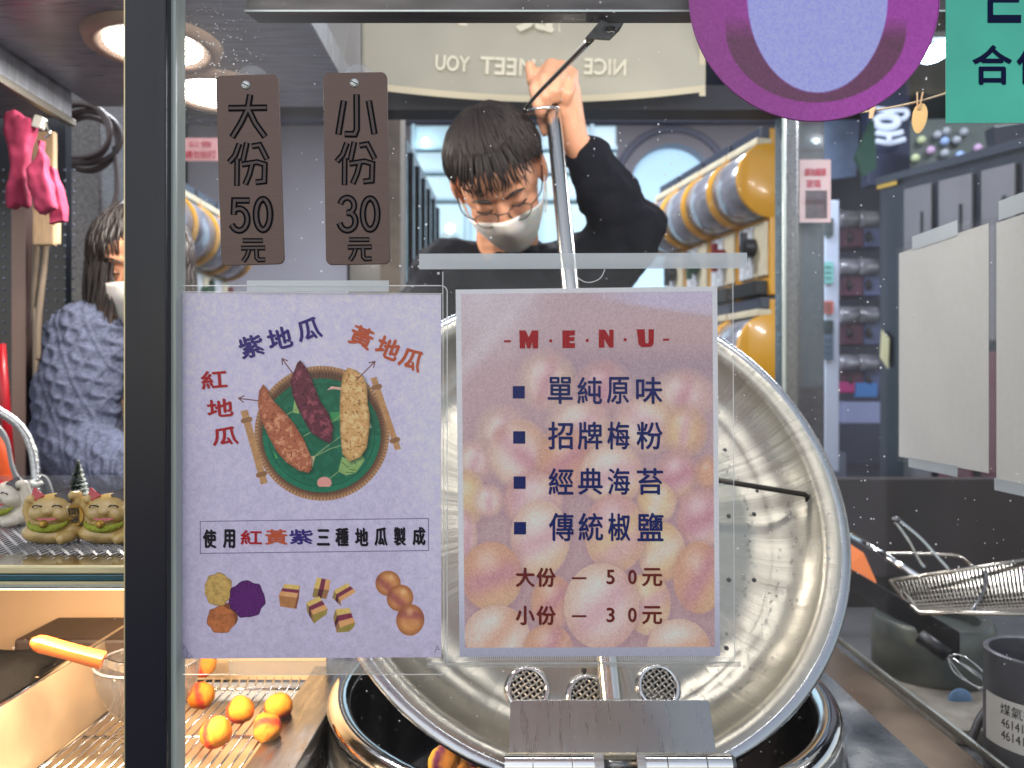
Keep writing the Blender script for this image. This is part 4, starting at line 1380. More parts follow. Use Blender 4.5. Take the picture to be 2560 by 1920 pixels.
# warm lamp strip assumed under the shelf as source of the tray's glow
t = thing('assumed_warming_lamp', 'slim warm lamp strip assumed under the shelf front', 'lamp', (-.40, .70, ZS - .03))
MB().box((-.40, .70, ZS - .024), (.30, .03, .012)).build('housing', M_alu, t, bevel=.002)
MB().box((-.40, .70, ZS - .031), (.28, .018, .002)).build('tube', mat('warm_tube', (255, 214, 150), emit=14, ecol=(255, 190, 120)), t)
area('assumed_warming_light', (-.40, .705, ZS - .036), .28, 3.4, (1.0, .74, .46), (R(12), 0, 0), sy=.05)

# divider between tray and fryer
t = thing('steel_divider', 'dark steel bar dividing the warm tray from the fryer', 'divider', (-.23, .85, ZR))
MB().box((-.2315, .87, ZC - .3755), (.050, .52, .016)).build('bar', M_steel_dark, t, bevel=.0015)
MB().box((-.2315, .87, ZC - .48), (.044, .52, .19)).build('web', M_steel_dark, t)

# sweet potato balls on the rack
def ball_mat(name, a, b, stripe, w=.22, z0=.52):
    if name in MATS:
        return MATS[name]
    m = mat(name, a, rough=.72, spec=.25, sss=.15)
    nt = m.node_tree
    bs = nt.nodes['Principled BSDF']
    tc = nt.nodes.new('ShaderNodeTexCoord')
    sp = nt.nodes.new('ShaderNodeSeparateXYZ')
    nt.links.new(tc.outputs['Generated'], sp.inputs[0])
    no = nt.nodes.new('ShaderNodeTexNoise')
    no.inputs['Scale'].default_value = 5
    nt.links.new(tc.outputs['Generated'], no.inputs[0])
    ad = nt.nodes.new('ShaderNodeMath')
    ad.operation = 'MULTIPLY_ADD'
    nt.links.new(no.outputs[0], ad.inputs[0])
    ad.inputs[1].default_value = .22
    nt.links.new(sp.outputs[2], ad.inputs[2])
    rp = nt.nodes.new('ShaderNodeValToRGB')
    e = rp.color_ramp.elements
    e[0].position, e[0].color = 0, (*lin(a), 1)
    e[1].position, e[1].color = 1, (*lin(b), 1)
    for p, c in ((z0 - .09, a), (z0 + .06, stripe), (z0 + w - .06, stripe), (z0 + w + .09, b)):
        k = e.new(p)
        k.color = (*lin(c), 1)
    nt.links.new(ad.outputs[0], rp.inputs[0])
    nb = nt.nodes.new('ShaderNodeTexNoise')          # fried browning
    nb.inputs['Scale'].default_value = 3.2
    nb.inputs['Detail'].default_value = 7
    nb.inputs['Roughness'].default_value = .7
    nt.links.new(tc.outputs['Generated'], nb.inputs[0])
    rb_ = nt.nodes.new('ShaderNodeMapRange')
    rb_.inputs[1].default_value = .46
    rb_.inputs[2].default_value = .72
    rb_.inputs[4].default_value = .65
    nt.links.new(nb.outputs[0], rb_.inputs[0])
    mx_ = nt.nodes.new('ShaderNodeMix')
    mx_.data_type = 'RGBA'
    nt.links.new(rb_.outputs[0], mx_.inputs[0])
    nt.links.new(rp.outputs[0], mx_.inputs[6])
    mx_.inputs[7].default_value = (*lin((176, 92, 28)), 1)
    nt.links.new(mx_.outputs[2], bs.inputs['Base Color'])
    n2 = nt.nodes.new('ShaderNodeTexNoise')
    n2.inputs['Scale'].default_value = 18
    nt.links.new(tc.outputs['Generated'], n2.inputs[0])
    bp = nt.nodes.new('ShaderNodeBump')
    bp.inputs['Strength'].default_value = .35
    bp.inputs['Distance'].default_value = .002
    nt.links.new(n2.outputs[0], bp.inputs['Height'])
    nt.links.new(bp.outputs[0], bs.inputs['Normal'])
    return m
M_sb = ball_mat('fried_ball', (232, 128, 38), (234, 148, 50), (196, 62, 50))
rg = random.Random(5)
def spud(name, c, r, m, rot, label, cat='sweet potato ball', group=None):
    mb = MB()
    mb.ball((0, 0, 0), (r, r * .96, r * 1.05), 24, 16)
    mb.v = [tuple(Vector(v) * (1 + .05 * math.sin(2.7 * v[0] / r + 3 * v[1] / r + 900 * c[0]) + .03 * math.sin(5 * v[2] / r + 4 * v[0] / r + 700 * c[1]) + .012 * math.sin(11 * v[1] / r + 9 * v[2] / r))) for v in mb.v]
    o = mb.build(name, m, smooth=True, local=True, label=label, cat=cat, group=group)
    o.location = c
    o.rotation_euler = rot
    o.scale = (1.0, 1.0, 1.0)
    return o
SP = [(500, 1698, .0145, (.2, 1.1, 0), 'orange sweet potato ball, rear one of the leaning pair on the rack'), (503, 1748, .0150, (.1, 1.25, .3), 'pink striped ball leaning on the rear ball of its pair on the rack'),
      (600, 1785, .0150, (.9, .5, .4), 'ball with a rosy top band, alone mid rack'), (541, 1846, .0158, (.2, 1.15, -.2), 'yellow ball with an orange stripe, nearest on the rack'),
      (696, 1777, .0150, (.5, .3, 0), 'orange ball touching the steel divider, rear of two'), (668, 1832, .0150, (2.2, .3, .5), 'orange ball touching the steel divider, front of two'), (426, 1733, .0150, (1.2, .8, .5), 'reddish ball inside the clear bowl by the post')]
for px, py, r, ro, lab in SP:
    d = 0.375 * F / (py + 24 - 960)
    c = P(px, py, d - .002)
    c.z = ZR + r + .001
    if px == 500:
        c.z += .010
        c.y += .012
    if px == 426:
        c = P(426, 1733, .83)
    spud('sweet_potato_ball', c, r, M_sb, ro, lab, group='sweet potato balls on the rack')

# clear bowl behind the post with the spatula in it
c = P(372, 1770, .83)
t = thing('clear_bowl', 'clear plastic bowl half hidden by the dark post', 'bowl', c)
MB().lathe([(.0, 0), (.032, .001), (.042, .012), (.049, .032), (.052, .052), (.0535, .052), (.050, .030), (.043, .011), (.033, -.001), (0, -.002)], 40, Matrix.Translation(c)).build('bowl_shell', film('bowl_plastic', haze=.05, rough=.06, hcol=(240, 240, 250), gloss=.7), t, smooth=True)
MB().tube([c + Vector((.0527 * math.cos(2 * PI * k / 40), .0527 * math.sin(2 * PI * k / 40), .0525)) for k in range(40)], .0016, 8, closed=True).build('bowl_rim', film('rim_plastic', haze=.35, rough=.06, hcol=(240, 240, 250)), t, smooth=True)

t = thing('spatula', 'spatula with an orange wooden handle riveted to a steel blade', 'spatula', P(160, 1650, .73))
a, b = P(78, 1603, .735), P(258, 1652, .745)
dv = (b - a).normalized()
up = Vector((0, -.35, 1)).normalized()
sd = dv.cross(up).normalized()
up = sd.cross(dv)
Mh = Matrix.Translation((a + b) / 2) @ Matrix((dv, sd, up)).transposed().to_4x4()
L = (b - a).length
mb = MB()
n = 14
pr = []
for i in range(n + 1):
    x = -L / 2 + L * i / n
    e = 1 - max(0, (1 - i / 2.0)) ** 2 * .6 if i < 2 else 1
    pr.append((x, .0066 * e, .0078 * e * (1 - .12 * math.sin(PI * i / n))))
vs, fs = [], []
for x, w, h in pr:
    for k in range(12):
        an = 2 * PI * (k + .5) / 12
        cx, cy = math.cos(an), math.sin(an)
        s_ = 1 / (abs(cx) ** 4 + abs(cy) ** 4) ** .25
        vs.append((x, w * cx * s_, h * cy * s_))
for i in range(n):
    for k in range(12):
        l = (k + 1) % 12
        fs.append((i * 12 + k, i * 12 + l, (i + 1) * 12 + l, (i + 1) * 12 + k))
fs += [tuple(range(12)), tuple(range(n * 12, n * 12 + 12))]
mb.add(vs, fs, Mh)
hd = mb.build('handle', mat('orange_wood', (176, 88, 40), rough=.4, var=.16, vs=40, stretch=(1, 8, 8), coat=.2), t, smooth=True, auto=50)
for k in (.12, .40, -.36):
    MB().lathe([(0, .0012), (.0022, .0006), (.0024, 0)], 12, Mh @ Matrix.Translation((L * k, -.0066, .003)) @ Matrix.Rotation(R(90), 4, 'X')).build('rivet', M_chrome, hd, smooth=True)
e0 = b
bl = [e0, P(290, 1664, .748), P(330, 1672, .755), P(390, 1690, .79)]
mb = MB()
w = [.004, .005, .007, .012]
vs = []
for p, ww in zip(bl, w):
    vs += [p + up * ww, p - up * ww, p - up * ww + sd * .0012, p + up * ww + sd * .0012]
fs = []
for i in range(3):
    for k in range(4):
        fs.append((i * 4 + k, i * 4 + (k + 1) % 4, i * 4 + 4 + (k + 1) % 4, i * 4 + 4 + k))
fs += [(0, 1, 2, 3), (12, 13, 14, 15)]
mb.add(vs, fs)
mb.build('blade', M_chrome, t, bevel=.0002)

# dark cloth, board and walls left of the tray
def drape(name, x0, x1, y0, y1, z, amp, m, seed, label, cat, tilt=0.0):
    n1, n2 = 60, 60
    rr = np.random.default_rng(seed)
    ph = rr.random(12) * 6
    U, V = np.meshgrid(np.linspace(0, 1, n1), np.linspace(0, 1, n2))
    Z = sum(amp / (k + 1) * np.sin((3 + 2.3 * k) * U * (1 + .3 * k) + (2 + 1.7 * k) * V * ((-1) ** k) * 2 + ph[k] + 1.5 * np.sin(3 * V + ph[k + 4])) for k in range(4))
    Z += tilt * V - 2.2 * amp * (np.maximum(0, np.abs(U - .5) * 2 - .8) ** 2 * 12 + np.maximum(0, np.abs(V - .5) * 2 - .85) ** 2 * 12)
    X = x0 + (x1 - x0) * U + .01 * np.sin(4 * V + ph[0])
    Y = y0 + (y1 - y0) * V + .01 * np.sin(4 * U + ph[1])
    co = np.stack([X, Y, z + Z], -1).reshape(-1, 3)
    idx = np.arange(n1 * n2).reshape(n2, n1)
    f = np.stack([idx[:-1, :-1], idx[:-1, 1:], idx[1:, 1:], idx[1:, :-1]], -1).reshape(-1, 4)
    mb = MB()
    mb.v = [tuple(c) for c in co]
    mb.f = [tuple(int(i) for i in q) for q in f]
    mb.mi = [0] * len(mb.f)
    o = mb.build(name, m, smooth=True, label=label, cat=cat)
    md = o.modifiers.new('th', 'SOLIDIFY')
    md.thickness = .004
    return o
M_blkc = mat('black_cloth', (15, 14, 16), rough=.85, spec=.15, var=.3, vs=60, bump=.25, bs=500)
cl = drape('black_jacket', -.76, -.50, .70, .90, ZC - .315, .010, M_blkc, 3, 'folded black jacket with pale stitching beside the warm tray', 'jacket', .02)
mb = MB()
for k in range(22):
    q0 = P(18 + 4.6 * k, 1696 - .2 * k, .80)
    mb.box(q0, (.0012, .001, .0006), (0, 0, 0))
for k in range(18):
    q0 = P(14 + 5.2 * k, 1706 - .1 * k, .797)
    mb.box(q0, (.0012, .001, .0006), (0, 0, 0))
mb.build('stitching', mat('thread_pale', (150, 130, 110), rough=.8), cl, local=False)
cl.children[0].matrix_parent_inverse = Matrix.Translation(-cl.location)
box_thing('dark_box', 'dark brown lidded box behind the spatula', 'box', (P(200, 1590, .93).x, .955, ZC - .345), (.135, .09, .085), mat('dark_brown', (58, 46, 42), rough=.5, var=.25, vs=30), .004)
box_thing('lower_back_panel', 'plain beige panel behind the low window', 'panel', (-.70, 1.03, ZC - .40), (.46, .012, .47), mat('beige_panel', (206, 172, 138), rough=.55, var=.06, vs=6), .001)
box_thing('lower_side_panel', 'reddish brown panel at the lower left edge', 'panel', (-.80, .88, ZC - .42), (.012, .28, .45), mat('redbrown_panel', (108, 58, 46), rough=.5, var=.25, vs=90), .001)

# ================================================================== counter, fryer pot, press strainer
PX, PY, PR = .080, .930, .296
ZRIM = ZC - .36
ZCT = ZC - .405
mb = MB()
n = 96
X0, X1, Y0, Y1 = -.2225, .440, .630, 1.52
inn, outp = [], []
for k in range(n):
    a = 2 * PI * k / n
    c_, s_ = math.cos(a), math.sin(a)
    inn.append((PX + (PR + .004) * c_, PY + (PR + .004) * s_, ZCT))
    tt = min(((X1 if c_ > 0 else X0) - PX) / c_ if abs(c_) > 1e-9 else 1e9, ((Y1 if s_ > 0 else Y0) - PY) / s_ if abs(s_) > 1e-9 else 1e9)
    outp.append((PX + tt * c_, PY + tt * s_, ZCT))
mb.add(inn + outp, [(k, (k + 1) % n, n + (k + 1) % n, n + k) for k in range(n)])
M_wet = mat('wet_counter_steel', (186, 186, 182), rough=.22, metal=1, bump=.10, bs=160, rvar=.1, var=.06, vs=20)
t = thing('counter_top', 'wet stainless counter round the fryer pot', 'counter', (.19, 1.0, ZCT))
mb.build('top_sheet', M_wet, t)
MB().box((.114, .636, ZCT - .10), (.65, .006, .19)).build('front_apron', M_steel, t)
mb = MB()
rg = random.Random(9)
for k in range(70):
    v = Vector((rg.uniform(-.205, -.09), rg.uniform(.70, .98), ZCT))
    if (v.xy - Vector((PX, PY))).length < PR + .015:
        continue
    r = rg.uniform(.0012, .004)
    mb.ball(v, (r, r, r * .4), 10, 6)
mb.build('water_drops', film('water_drop', haze=.04, rough=.02, ior=1.5, gloss=1.4), t, smooth=True, kind='stuff')

t = thing('fryer_pot', 'round dark steel fryer pot set into the counter with a rolled rim', 'fryer', (PX, PY, ZC - .60))
Mp = Matrix.Translation((PX, PY, 0))
M_pot = mat('pot_inside', (58, 58, 64), rough=.28, metal=.95, var=.25, vs=12, rvar=.12, bump=.05, bs=60)
MB().lathe([(PR - .027, ZRIM - .004), (PR - .030, ZRIM - .03), (PR - .045, ZC - .50), (PR - .07, ZC - .545), (.0, ZC - .55)], 96, Mp).build('inner_wall', M_pot, t, smooth=True)
prf = [(PR - .0145 + .0145 * math.cos(a), ZRIM - .006 + .0125 * math.sin(a)) for a in [R(-60 + 24 * k) for k in range(11)]]
MB().lathe(prf + [(PR - .0275, ZRIM - .018)], 96, Mp).build('rolled_rim', M_chrome, t, smooth=True)
MB().lathe([(PR - .004, ZRIM - .016), (PR + .001, ZCT - .002), (PR + .003, ZCT + .002), (PR + .004, ZCT + .0015)], 96, Mp).build('collar', M_steel_dark, t, smooth=True)
mb = MB()
for k in range(64):
    a = 2 * PI * (k + .5 * (k % 2)) / 64
    for j, zz in enumerate((ZC - .40, ZC - .432, ZC - .464)):
        if (k + j) % 3:
            continue
        f_ = (ZRIM - .03 - zz) / (ZRIM - .03 - ZC + .50)
        r = PR - .030 - .015 * f_ - .0006
        mb.ball((PX + r * math.cos(a), PY + r * math.sin(a), zz), .0032, 8, 6)
mb.build('perforations', mat('hole_dark', (14, 14, 16), rough=.6), t, smooth=True, kind='stuff')
MB().lathe([(0, 0), (PR - .055, 0)], 64, Matrix.Translation((PX, PY, ZC - .512))).build('oil', mat('hot_oil', (60, 44, 26), rough=.04, spec=.8), t)

# raw balls gathered at the pot's front left
M_raw = ball_mat('raw_ball', (196, 158, 60), (206, 140, 70), (96, 40, 82), .25, .48)
rg = random.Random(11)
LBL = ['yellow ball with a purple band, largest of the heap in the fryer', 'orange and purple ball tucked behind the yellow one in the fryer', 'yellow ball low in the middle of the fryer heap', 'orange ball at the bottom of the fryer heap by the pan rim',
       'small orange ball nearest the hinge in the fryer heap', 'yellow orange ball at the lowest edge of the fryer heap']
for k, (px, py, d, r) in enumerate(((1112, 1908, .770, .0165), (1158, 1905, .80, .0150), (1146, 1935, .765, .0140), (1196, 1928, .785, .0140), (1222, 1936, .775, .013), (1175, 1960, .755, .015))):
    spud('sweet_potato_ball', P(px, py, d), r, M_raw, (rg.uniform(0, 3), 1.1 + rg.uniform(-.4, .4), rg.uniform(-1, 1)), LBL[k], group='sweet potato balls in the fryer')
c = P(1165, 1985, .775)
t = thing('frying_scoop', 'steel mesh scoop holding the heap of balls in the fryer', 'scoop', c)
MB().lathe([(0, -.012), (.03, -.009), (.052, .004), (.053, .006)], 32, Matrix.Translation(c)).build('scoop_bowl', M_steel_dark, t, smooth=True)

# the big press strainer, tilted up, in its own frame: Z is the open side
SR = .30
nrm = Vector((math.cos(.561) * math.sin(.073), -math.cos(.561) * math.cos(.073), math.sin(.561)))
sc_ = Vector((.086, .882, ZC - .130))
xax = Vector((1, 0, 0))
xax = (xax - nrm * xax.dot(nrm)).normalized()
yax = nrm.cross(xax)
Ms = Matrix((xax, yax, nrm)).transposed().to_4x4()
Ms.translation = sc_
t = thing('press_strainer', 'huge round stainless press strainer standing open behind the menu', 'strainer', sc_, Ms.to_euler())
M_spun = mat('spun_steel', (170, 167, 158), rough=.38, metal=1.0, aniso=.6, rvar=.10, vs=9, bump=.10, bs=7)
nt = M_spun.node_tree
# spun metal: fine dents that run outwards from the centre
_tc, _fl, _nm, _nz, _bp = [nt.nodes.new(x) for x in ('ShaderNodeTexCoord', 'ShaderNodeVectorMath', 'ShaderNodeVectorMath', 'ShaderNodeTexNoise', 'ShaderNodeBump')]
_fl.operation, _nm.operation = 'MULTIPLY', 'NORMALIZE'
_fl.inputs[1].default_value = (1, 1, 0)
nt.links.new(_tc.outputs['Object'], _fl.inputs[0])
nt.links.new(_fl.outputs[0], _nm.inputs[0])
nt.links.new(_nm.outputs[0], _nz.inputs[0])
_nz.inputs['Scale'].default_value = 7
_nz.inputs['Detail'].default_value = 6
_nz.inputs['Roughness'].default_value = .6
_bp.inputs['Strength'].default_value = .5
_bp.inputs['Distance'].default_value = .006
nt.links.new(_nz.outputs[0], _bp.inputs['Height'])
_old = [n for n in nt.nodes if n.type == 'BUMP' and n != _bp][0]
nt.links.new(_bp.outputs[0], _old.inputs['Normal'])
tg = nt.nodes.new('ShaderNodeTangent')
tg.direction_type = 'RADIAL'
tg.axis = 'Z'
nt.links.new(tg.outputs[0], nt.nodes['Principled BSDF'].inputs['Tangent'])
prof = [(SR - .002, .002), (SR - .012, .0015), (SR - .022, -.003), (SR - .026, -.010), (SR - .034, -.024), (SR - .05, -.040), (.238, -.0475), (.230, -.0495), (.228, -.0525), (.20, -.054), (.16, -.0548), (.13, -.0553), (.10, -.056), (.06, -.0566), (0, -.057)]
dish = MB().lathe(prof, 384)
_rn = np.random.default_rng(21)
_ph, _am = _rn.random(40) * 6.28, _rn.random(40)
def _wob(a):
    return sum(_am[k] * math.sin((k + 5) * a + _ph[k]) / 6 for k in range(40))
_vs = []
for (x, y, z_) in dish.v:
    r_ = math.hypot(x, y)
    w_ = math.exp(-((r_ - .245) / .028) ** 2) * .0026 + math.exp(-((r_ - .12) / .09) ** 2) * .0008
    _vs.append((x, y, z_ + w_ * _wob(math.atan2(y, x))))
dish.v = _vs
dish.build('dish', M_spun, t, smooth=True, local=True)
MB().lathe([(SR - .0040 + .0068 * math.cos(a), .0040 * math.sin(a) - .001) for a in [2 * PI * k / 14 for k in range(15)]], 128).build('rolled_rim', mat('rim_steel', (176, 180, 186), rough=.26, metal=1, rvar=.06, vs=20), t, smooth=True, local=True)
Mi = Ms.inverted()
def on_dish(px, py, z):
    o = Mi @ Vector((0, 0, ZC))
    dd = (Mi @ P(px, py, 1.0)) - o
    k = (z - o.z) / dd.z
    return o + dd * k
M_mesh = mat('mesh_wire', (206, 200, 192), rough=.35, metal=.8)
def vent(c, r, label=None):
    c = Vector((c.x, c.y, np.interp(math.hypot(c.x, c.y), [0, .10, .20], [-.057, -.056, -.054]) + .0026))
    rim = MB().lathe([(r, .0006), (r + .0015, .003), (r + .005, .001), (r + .007, -.0035)], 32, Matrix.Translation(c)).build('mesh_vent', M_chrome, t, smooth=True, local=True)
    MB().lathe([(0, -.0018), (r, -.0018), (r, .001)], 28, Matrix.Translation(c)).build('vent_backing', M_black, rim, local=True)
    mb = MB()
    st = .0052
    kk = int(r / st)
    for i in range(-kk, kk + 1):
        h = math.sqrt(max(0, r * r - (i * st) ** 2))
        if h < .002:
            continue
        m_ = max(3, int(h * 2 / .0013))
        for ax in (0, 1):
            pts = []
            for j in range(m_ + 1):
                s_ = -h + 2 * h * j / m_
                zz = .0010 * math.cos(PI * (s_ / st)) * (1 if (i + ax) % 2 else -1)
                p = (i * st, s_, zz) if ax else (s_, i * st, zz)
                pts.append(c + Matrix.Rotation(.6, 3, 'Z') @ Vector(p))
            mb.tube(pts, .0011, 5)
    mb.build('wire_mesh', M_mesh, rim, smooth=True, local=True)
v1 = on_dish(1319, 1724, -.0545)
v2 = on_dish(1645, 1718, -.0545)
for c in (v1, v2, on_dish(1470, 1745, -.0555), Vector((v2.x * .9 + .02, v2.y + .11, -.055)), Vector((v1.x - .04, v1.y + .12, -.055)), Vector((0.0, .13, -.055))):
    vent(Vector(c), .0185)
mb = MB()
for px, py in ((1885, 1285), (1885, 1450), (1822, 1450), (1816, 1620), (1893, 1228), (1812, 1125), (1822, 1290), (1460, 1676)):
    c = on_dish(px, py, -.052 if px < 1700 else -.050)
    rr0 = math.hypot(c.x, c.y)
    zz = np.interp(rr0, [0, .10, .20, .228, .238, SR - .05, SR - .034], [-.057, -.056, -.054, -.0525, -.0475, -.040, -.024])
    c = on_dish(px, py, zz)
    mb.ball(c + Vector((0, 0, .0003)), (.0028, .0028, .0010), 10, 6)
mb.build('drain_holes', mat('drain_hole', (60, 60, 62), rough=.6), t, smooth=True, local=True, kind='stuff')
mb = MB()
rg = random.Random(17)
for k in range(260):
    a = rg.uniform(-.9, 1.2)
    r = rg.choice((.205, .255, .235)) + rg.uniform(-.006, .006)
    zz = np.interp(r, [0, .10, .20, .228, .238, SR - .05, SR - .034], [-.057, -.056, -.054, -.0525, -.0475, -.040, -.024])
    q0 = rg.uniform(.0008, .0020)
    mb.ball((r * math.cos(a), r * math.sin(a), zz + .0004), (q0, q0, q0 * .6), 7, 5)
mb.build('oil_drops', film('oil_drop', haze=.05, rough=.02, ior=1.5, gloss=1.6), t, smooth=True, local=True, kind='stuff')
hb = [on_dish(1760, 1195, -.012), on_dish(1850, 1210, -.014), on_dish(2012, 1236, -.016), on_dish(2020, 1242, -.018), on_dish(2016, 1280, -.034)]
MB().tube(hb, .0034, 8).build('wire_handle', mat('handle_dark', (66, 62, 58), rough=.35, metal=.9), t, smooth=True, local=True)

# press pole held by the man
t = thing('press_pole', 'polished steel press pole gripped at its top by the man', 'pole', P(1528, 1745, .79))
p_hi, p_lo = P(1379, 243, 1.27), P(1528, 1752, .79)
MB().tube([p_lo, p_lo.lerp(p_hi, .5), p_hi], .0122, 28).build('tube', mat('pole_steel', (214, 212, 206), rough=.17, metal=1.0, rvar=.03, vs=40), t, smooth=True, auto=40)
MB().ball(p_hi, (.0118, .0118, .006), 20, 10).build('end_cap', M_chrome, t, smooth=True)

# hinge at the front of the fryer
t = thing('folding_bracket', 'stainless folding plate with nutted knuckles in front of the strainer', 'bracket', P(1540, 1905, .69))
pl = [P(1272, 1888, .690), P(1790, 1888, .690), P(1772, 1758, .722), P(1766, 1750, .724), P(1284, 1750, .724), P(1276, 1758, .722)]
n_ = Vector((0, -.0022, .0012))
m_ = len(pl)
mb = MB().add(pl + [p + n_ for p in pl], [tuple(range(m_)), tuple(reversed(range(m_, 2 * m_)))] + [(i, (i + 1) % m_, m_ + (i + 1) % m_, m_ + i) for i in range(m_)])
mb.build('plate', mat('hinge_steel', (162, 164, 164), rough=.30, metal=1, bump=.008, bs=200, stretch=(14, 1, 1), rvar=.05, vs=30), t, bevel=.0006)
zk, dk = 1912, .686
MB().tube([P(1270, 1886, .6885), P(1800, 1886, .6885)], .0016, 8).build('weld_bead', mat('weld', (190, 186, 172), rough=.4, metal=1, bump=.8, bs=900), t, smooth=True)
for a_, b_ in ((1262, 1331), (1333, 1428), (1430, 1484), (1612, 1664), (1667, 1762), (1765, 1826)):
    MB().tube([P(a_, zk, dk), P(b_, zk, dk)], .0094, 24).build('knuckle', M_chrome, t, smooth=True, auto=40)
for a_, b_ in ((1484, 1508), (1590, 1612)):
    MB().tube([P(a_, zk, dk), P(b_, zk, dk)], .0112, 6).build('hex_nut', M_steel, t, bevel=.0008)
MB().tube([P(1508, zk, dk), P(1590, zk, dk)], .0045, 12).build('pin', M_steel_dark, t, smooth=True)
MB().tube([P(1826, zk, dk), P(1836, zk, dk)], [.0094, .0075], 24).build('end_cap', M_steel_dark, t, smooth=True, auto=40)

# ================================================================== people
M_skin = mat('skin', (220, 160, 126), rough=.5, sss=.25, var=.06, vs=60, bump=.06, bs=500)
M_skinh = M_skin
M_hair = mat('hair_black', (38, 29, 27), rough=.5, spec=.35, var=.5, vs=220)
M_hairb = mat('hair_brown', (46, 36, 34), rough=.4, spec=.6)
nt = M_hairb.node_tree          # dyed hair: dark crown, lighter lengths
_tc, _sp, _rp = nt.nodes.new('ShaderNodeTexCoord'), nt.nodes.new('ShaderNodeSeparateXYZ'), nt.nodes.new('ShaderNodeValToRGB')
nt.links.new(_tc.outputs['Generated'], _sp.inputs[0])
nt.links.new(_sp.outputs[2], _rp.inputs[0])
_rp.color_ramp.elements[0].position, _rp.color_ramp.elements[0].color = .05, (*lin((148, 116, 92)), 1)
_rp.color_ramp.elements[1].position, _rp.color_ramp.elements[1].color = .62, (*lin((40, 32, 31)), 1)
nt.links.new(_rp.outputs[0], nt.nodes['Principled BSDF'].inputs['Base Color'])
M_hairl = mat('hair_lightend', (150, 118, 92), rough=.45, var=.3, vs=160, stretch=(1, 1, .1))
M_mask = mat('mask_white', (240, 236, 230), rough=.75, bump=.1, bs=600, sss=.5)
M_swt = mat('sweater_black', (21, 22, 30), rough=.9, spec=.15, var=.25, vs=300, bump=.25, bs=500)


def head_frame(c, pitch, yaw, roll):
    M = Matrix.Rotation(roll, 4, 'Y') @ Matrix.Rotation(yaw, 4, 'Z') @ Matrix.Rotation(pitch, 4, 'X')
    return Matrix.Translation(c) @ M


def skull_r(a, b):
    """head surface radius helper: a = angle round from the face (0 = front), b = height -0.13..0.11"""
    t = max(0.0, 1 - (max(b - .02, 0) / .10) ** 2) ** .5 if b > .02 else 1 - .22 * (max(-.03 - b, 0) / .09) ** 1.4
    fr, sr = .098 * t, .077 * t
    return 1 / math.sqrt((math.cos(a) / fr) ** 2 + (math.sin(a) / sr) ** 2)


# head in its own frame: -Y is the face, Z up, eyes at z = 0
def build_head(Mh, parent, extra_ch, extra_bl, skin, name='body', voxel=.0028):
    R3 = Mh.to_3x3()
    T = lambda p: Mh @ Vector(p)
    bl = [((0, .014, .030), (.074, .092, .080), None), ((0, -.012, .000), (.0735, .078, .062), None), ((0, -.016, -.022), (.066, .076, .082), None), ((0, -.050, -.090), (.034, .034, .026), None), ((0, -.034, -.070), (.052, .050, .040), None),
          ((.036, -.056, -.030), (.027, .028, .028), None), ((-.036, -.056, -.030), (.027, .028, .028), None),
          ((0, -.076, .022), (.050, .018, .014), None), ((0, -.070, .040), (.052, .022, .026), None),
          ((.080, .006, -.010), (.010, .019, .032), Euler((0, .12, .35)).to_matrix()), ((-.080, .006, -.010), (.010, .019, .032), Euler((0, -.12, -.35)).to_matrix()),
          ((.031, -.080, -.001), (.015, .010, .0095), None), ((-.031, -.080, -.001), (.015, .010, .0095), None)]
    ch = [[((0, -.082, .006), .009), ((0, -.098, -.022), .0105), ((0, -.104, -.034), .012)], [((.010, -.092, -.036), .008), ((-.010, -.092, -.036), .008)],
          [((.030, -.074, .016), .012), ((-.030, -.074, .016), .012)]]
    bl = [(T(c), r, (R3 @ ro if ro is not None else R3)) for c, r, ro in bl]
    ch = [[(T(p), r) for p, r in c] for c in ch]
    return blob(name, ch + extra_ch, bl + extra_bl, skin, parent, voxel=voxel, smooth=5)


def face_mask(Mh, parent, low=-.128):
    n, m_ = 25, 14
    vs, fs = [], []
    for j in range(m_):
        t = j / (m_ - 1)
        for i in range(n):
            s = (i / (n - 1) - .5) * 2
            ang = s * R(76)
            top = -.013 - .030 * abs(s) ** 1.5
            bot = low + .048 * abs(s) ** 2
            b = top * (1 - t) + bot * t
            bulge = .110 - .012 * t - .020 * t ** 3 + .016 * math.exp(-((t - .22) / .32) ** 2) * math.exp(-(s / .28) ** 2) - (.0014 if (int(t * 9) % 3 == 0) else 0)
            wdt = .0735 - .016 * t ** 2
            vs.append((wdt * math.sin(ang), -bulge * math.cos(ang * .86) * (1 - .02 * abs(s)) + .004 * t, b))
    for j in range(m_ - 1):
        for i in range(n - 1):
            fs.append((j * n + i, j * n + i + 1, (j + 1) * n + i + 1, (j + 1) * n + i))
    mb = MB()
    mb.add(vs, fs, Mh)
    o = mb.build('face_mask', M_mask, parent, smooth=True)
    md = o.modifiers.new('th', 'SOLIDIFY')
    md.thickness = .0015
    for s in (-1, 1):
        e = MB()
        e.tube(spline([Mh @ Vector(p) for p in ((s * .071, -.034, -.050), (s * .081, -.012, -.020), (s * .085, .012, .014), (s * .083, .026, .002), (s * .082, .022, -.030), (s * .076, -.016, -.060), (s * .066, -.034, -.082))], 6), .0016, 6)
        e.build('ear_loop', M_mask, o, smooth=True, local=True)
    return o


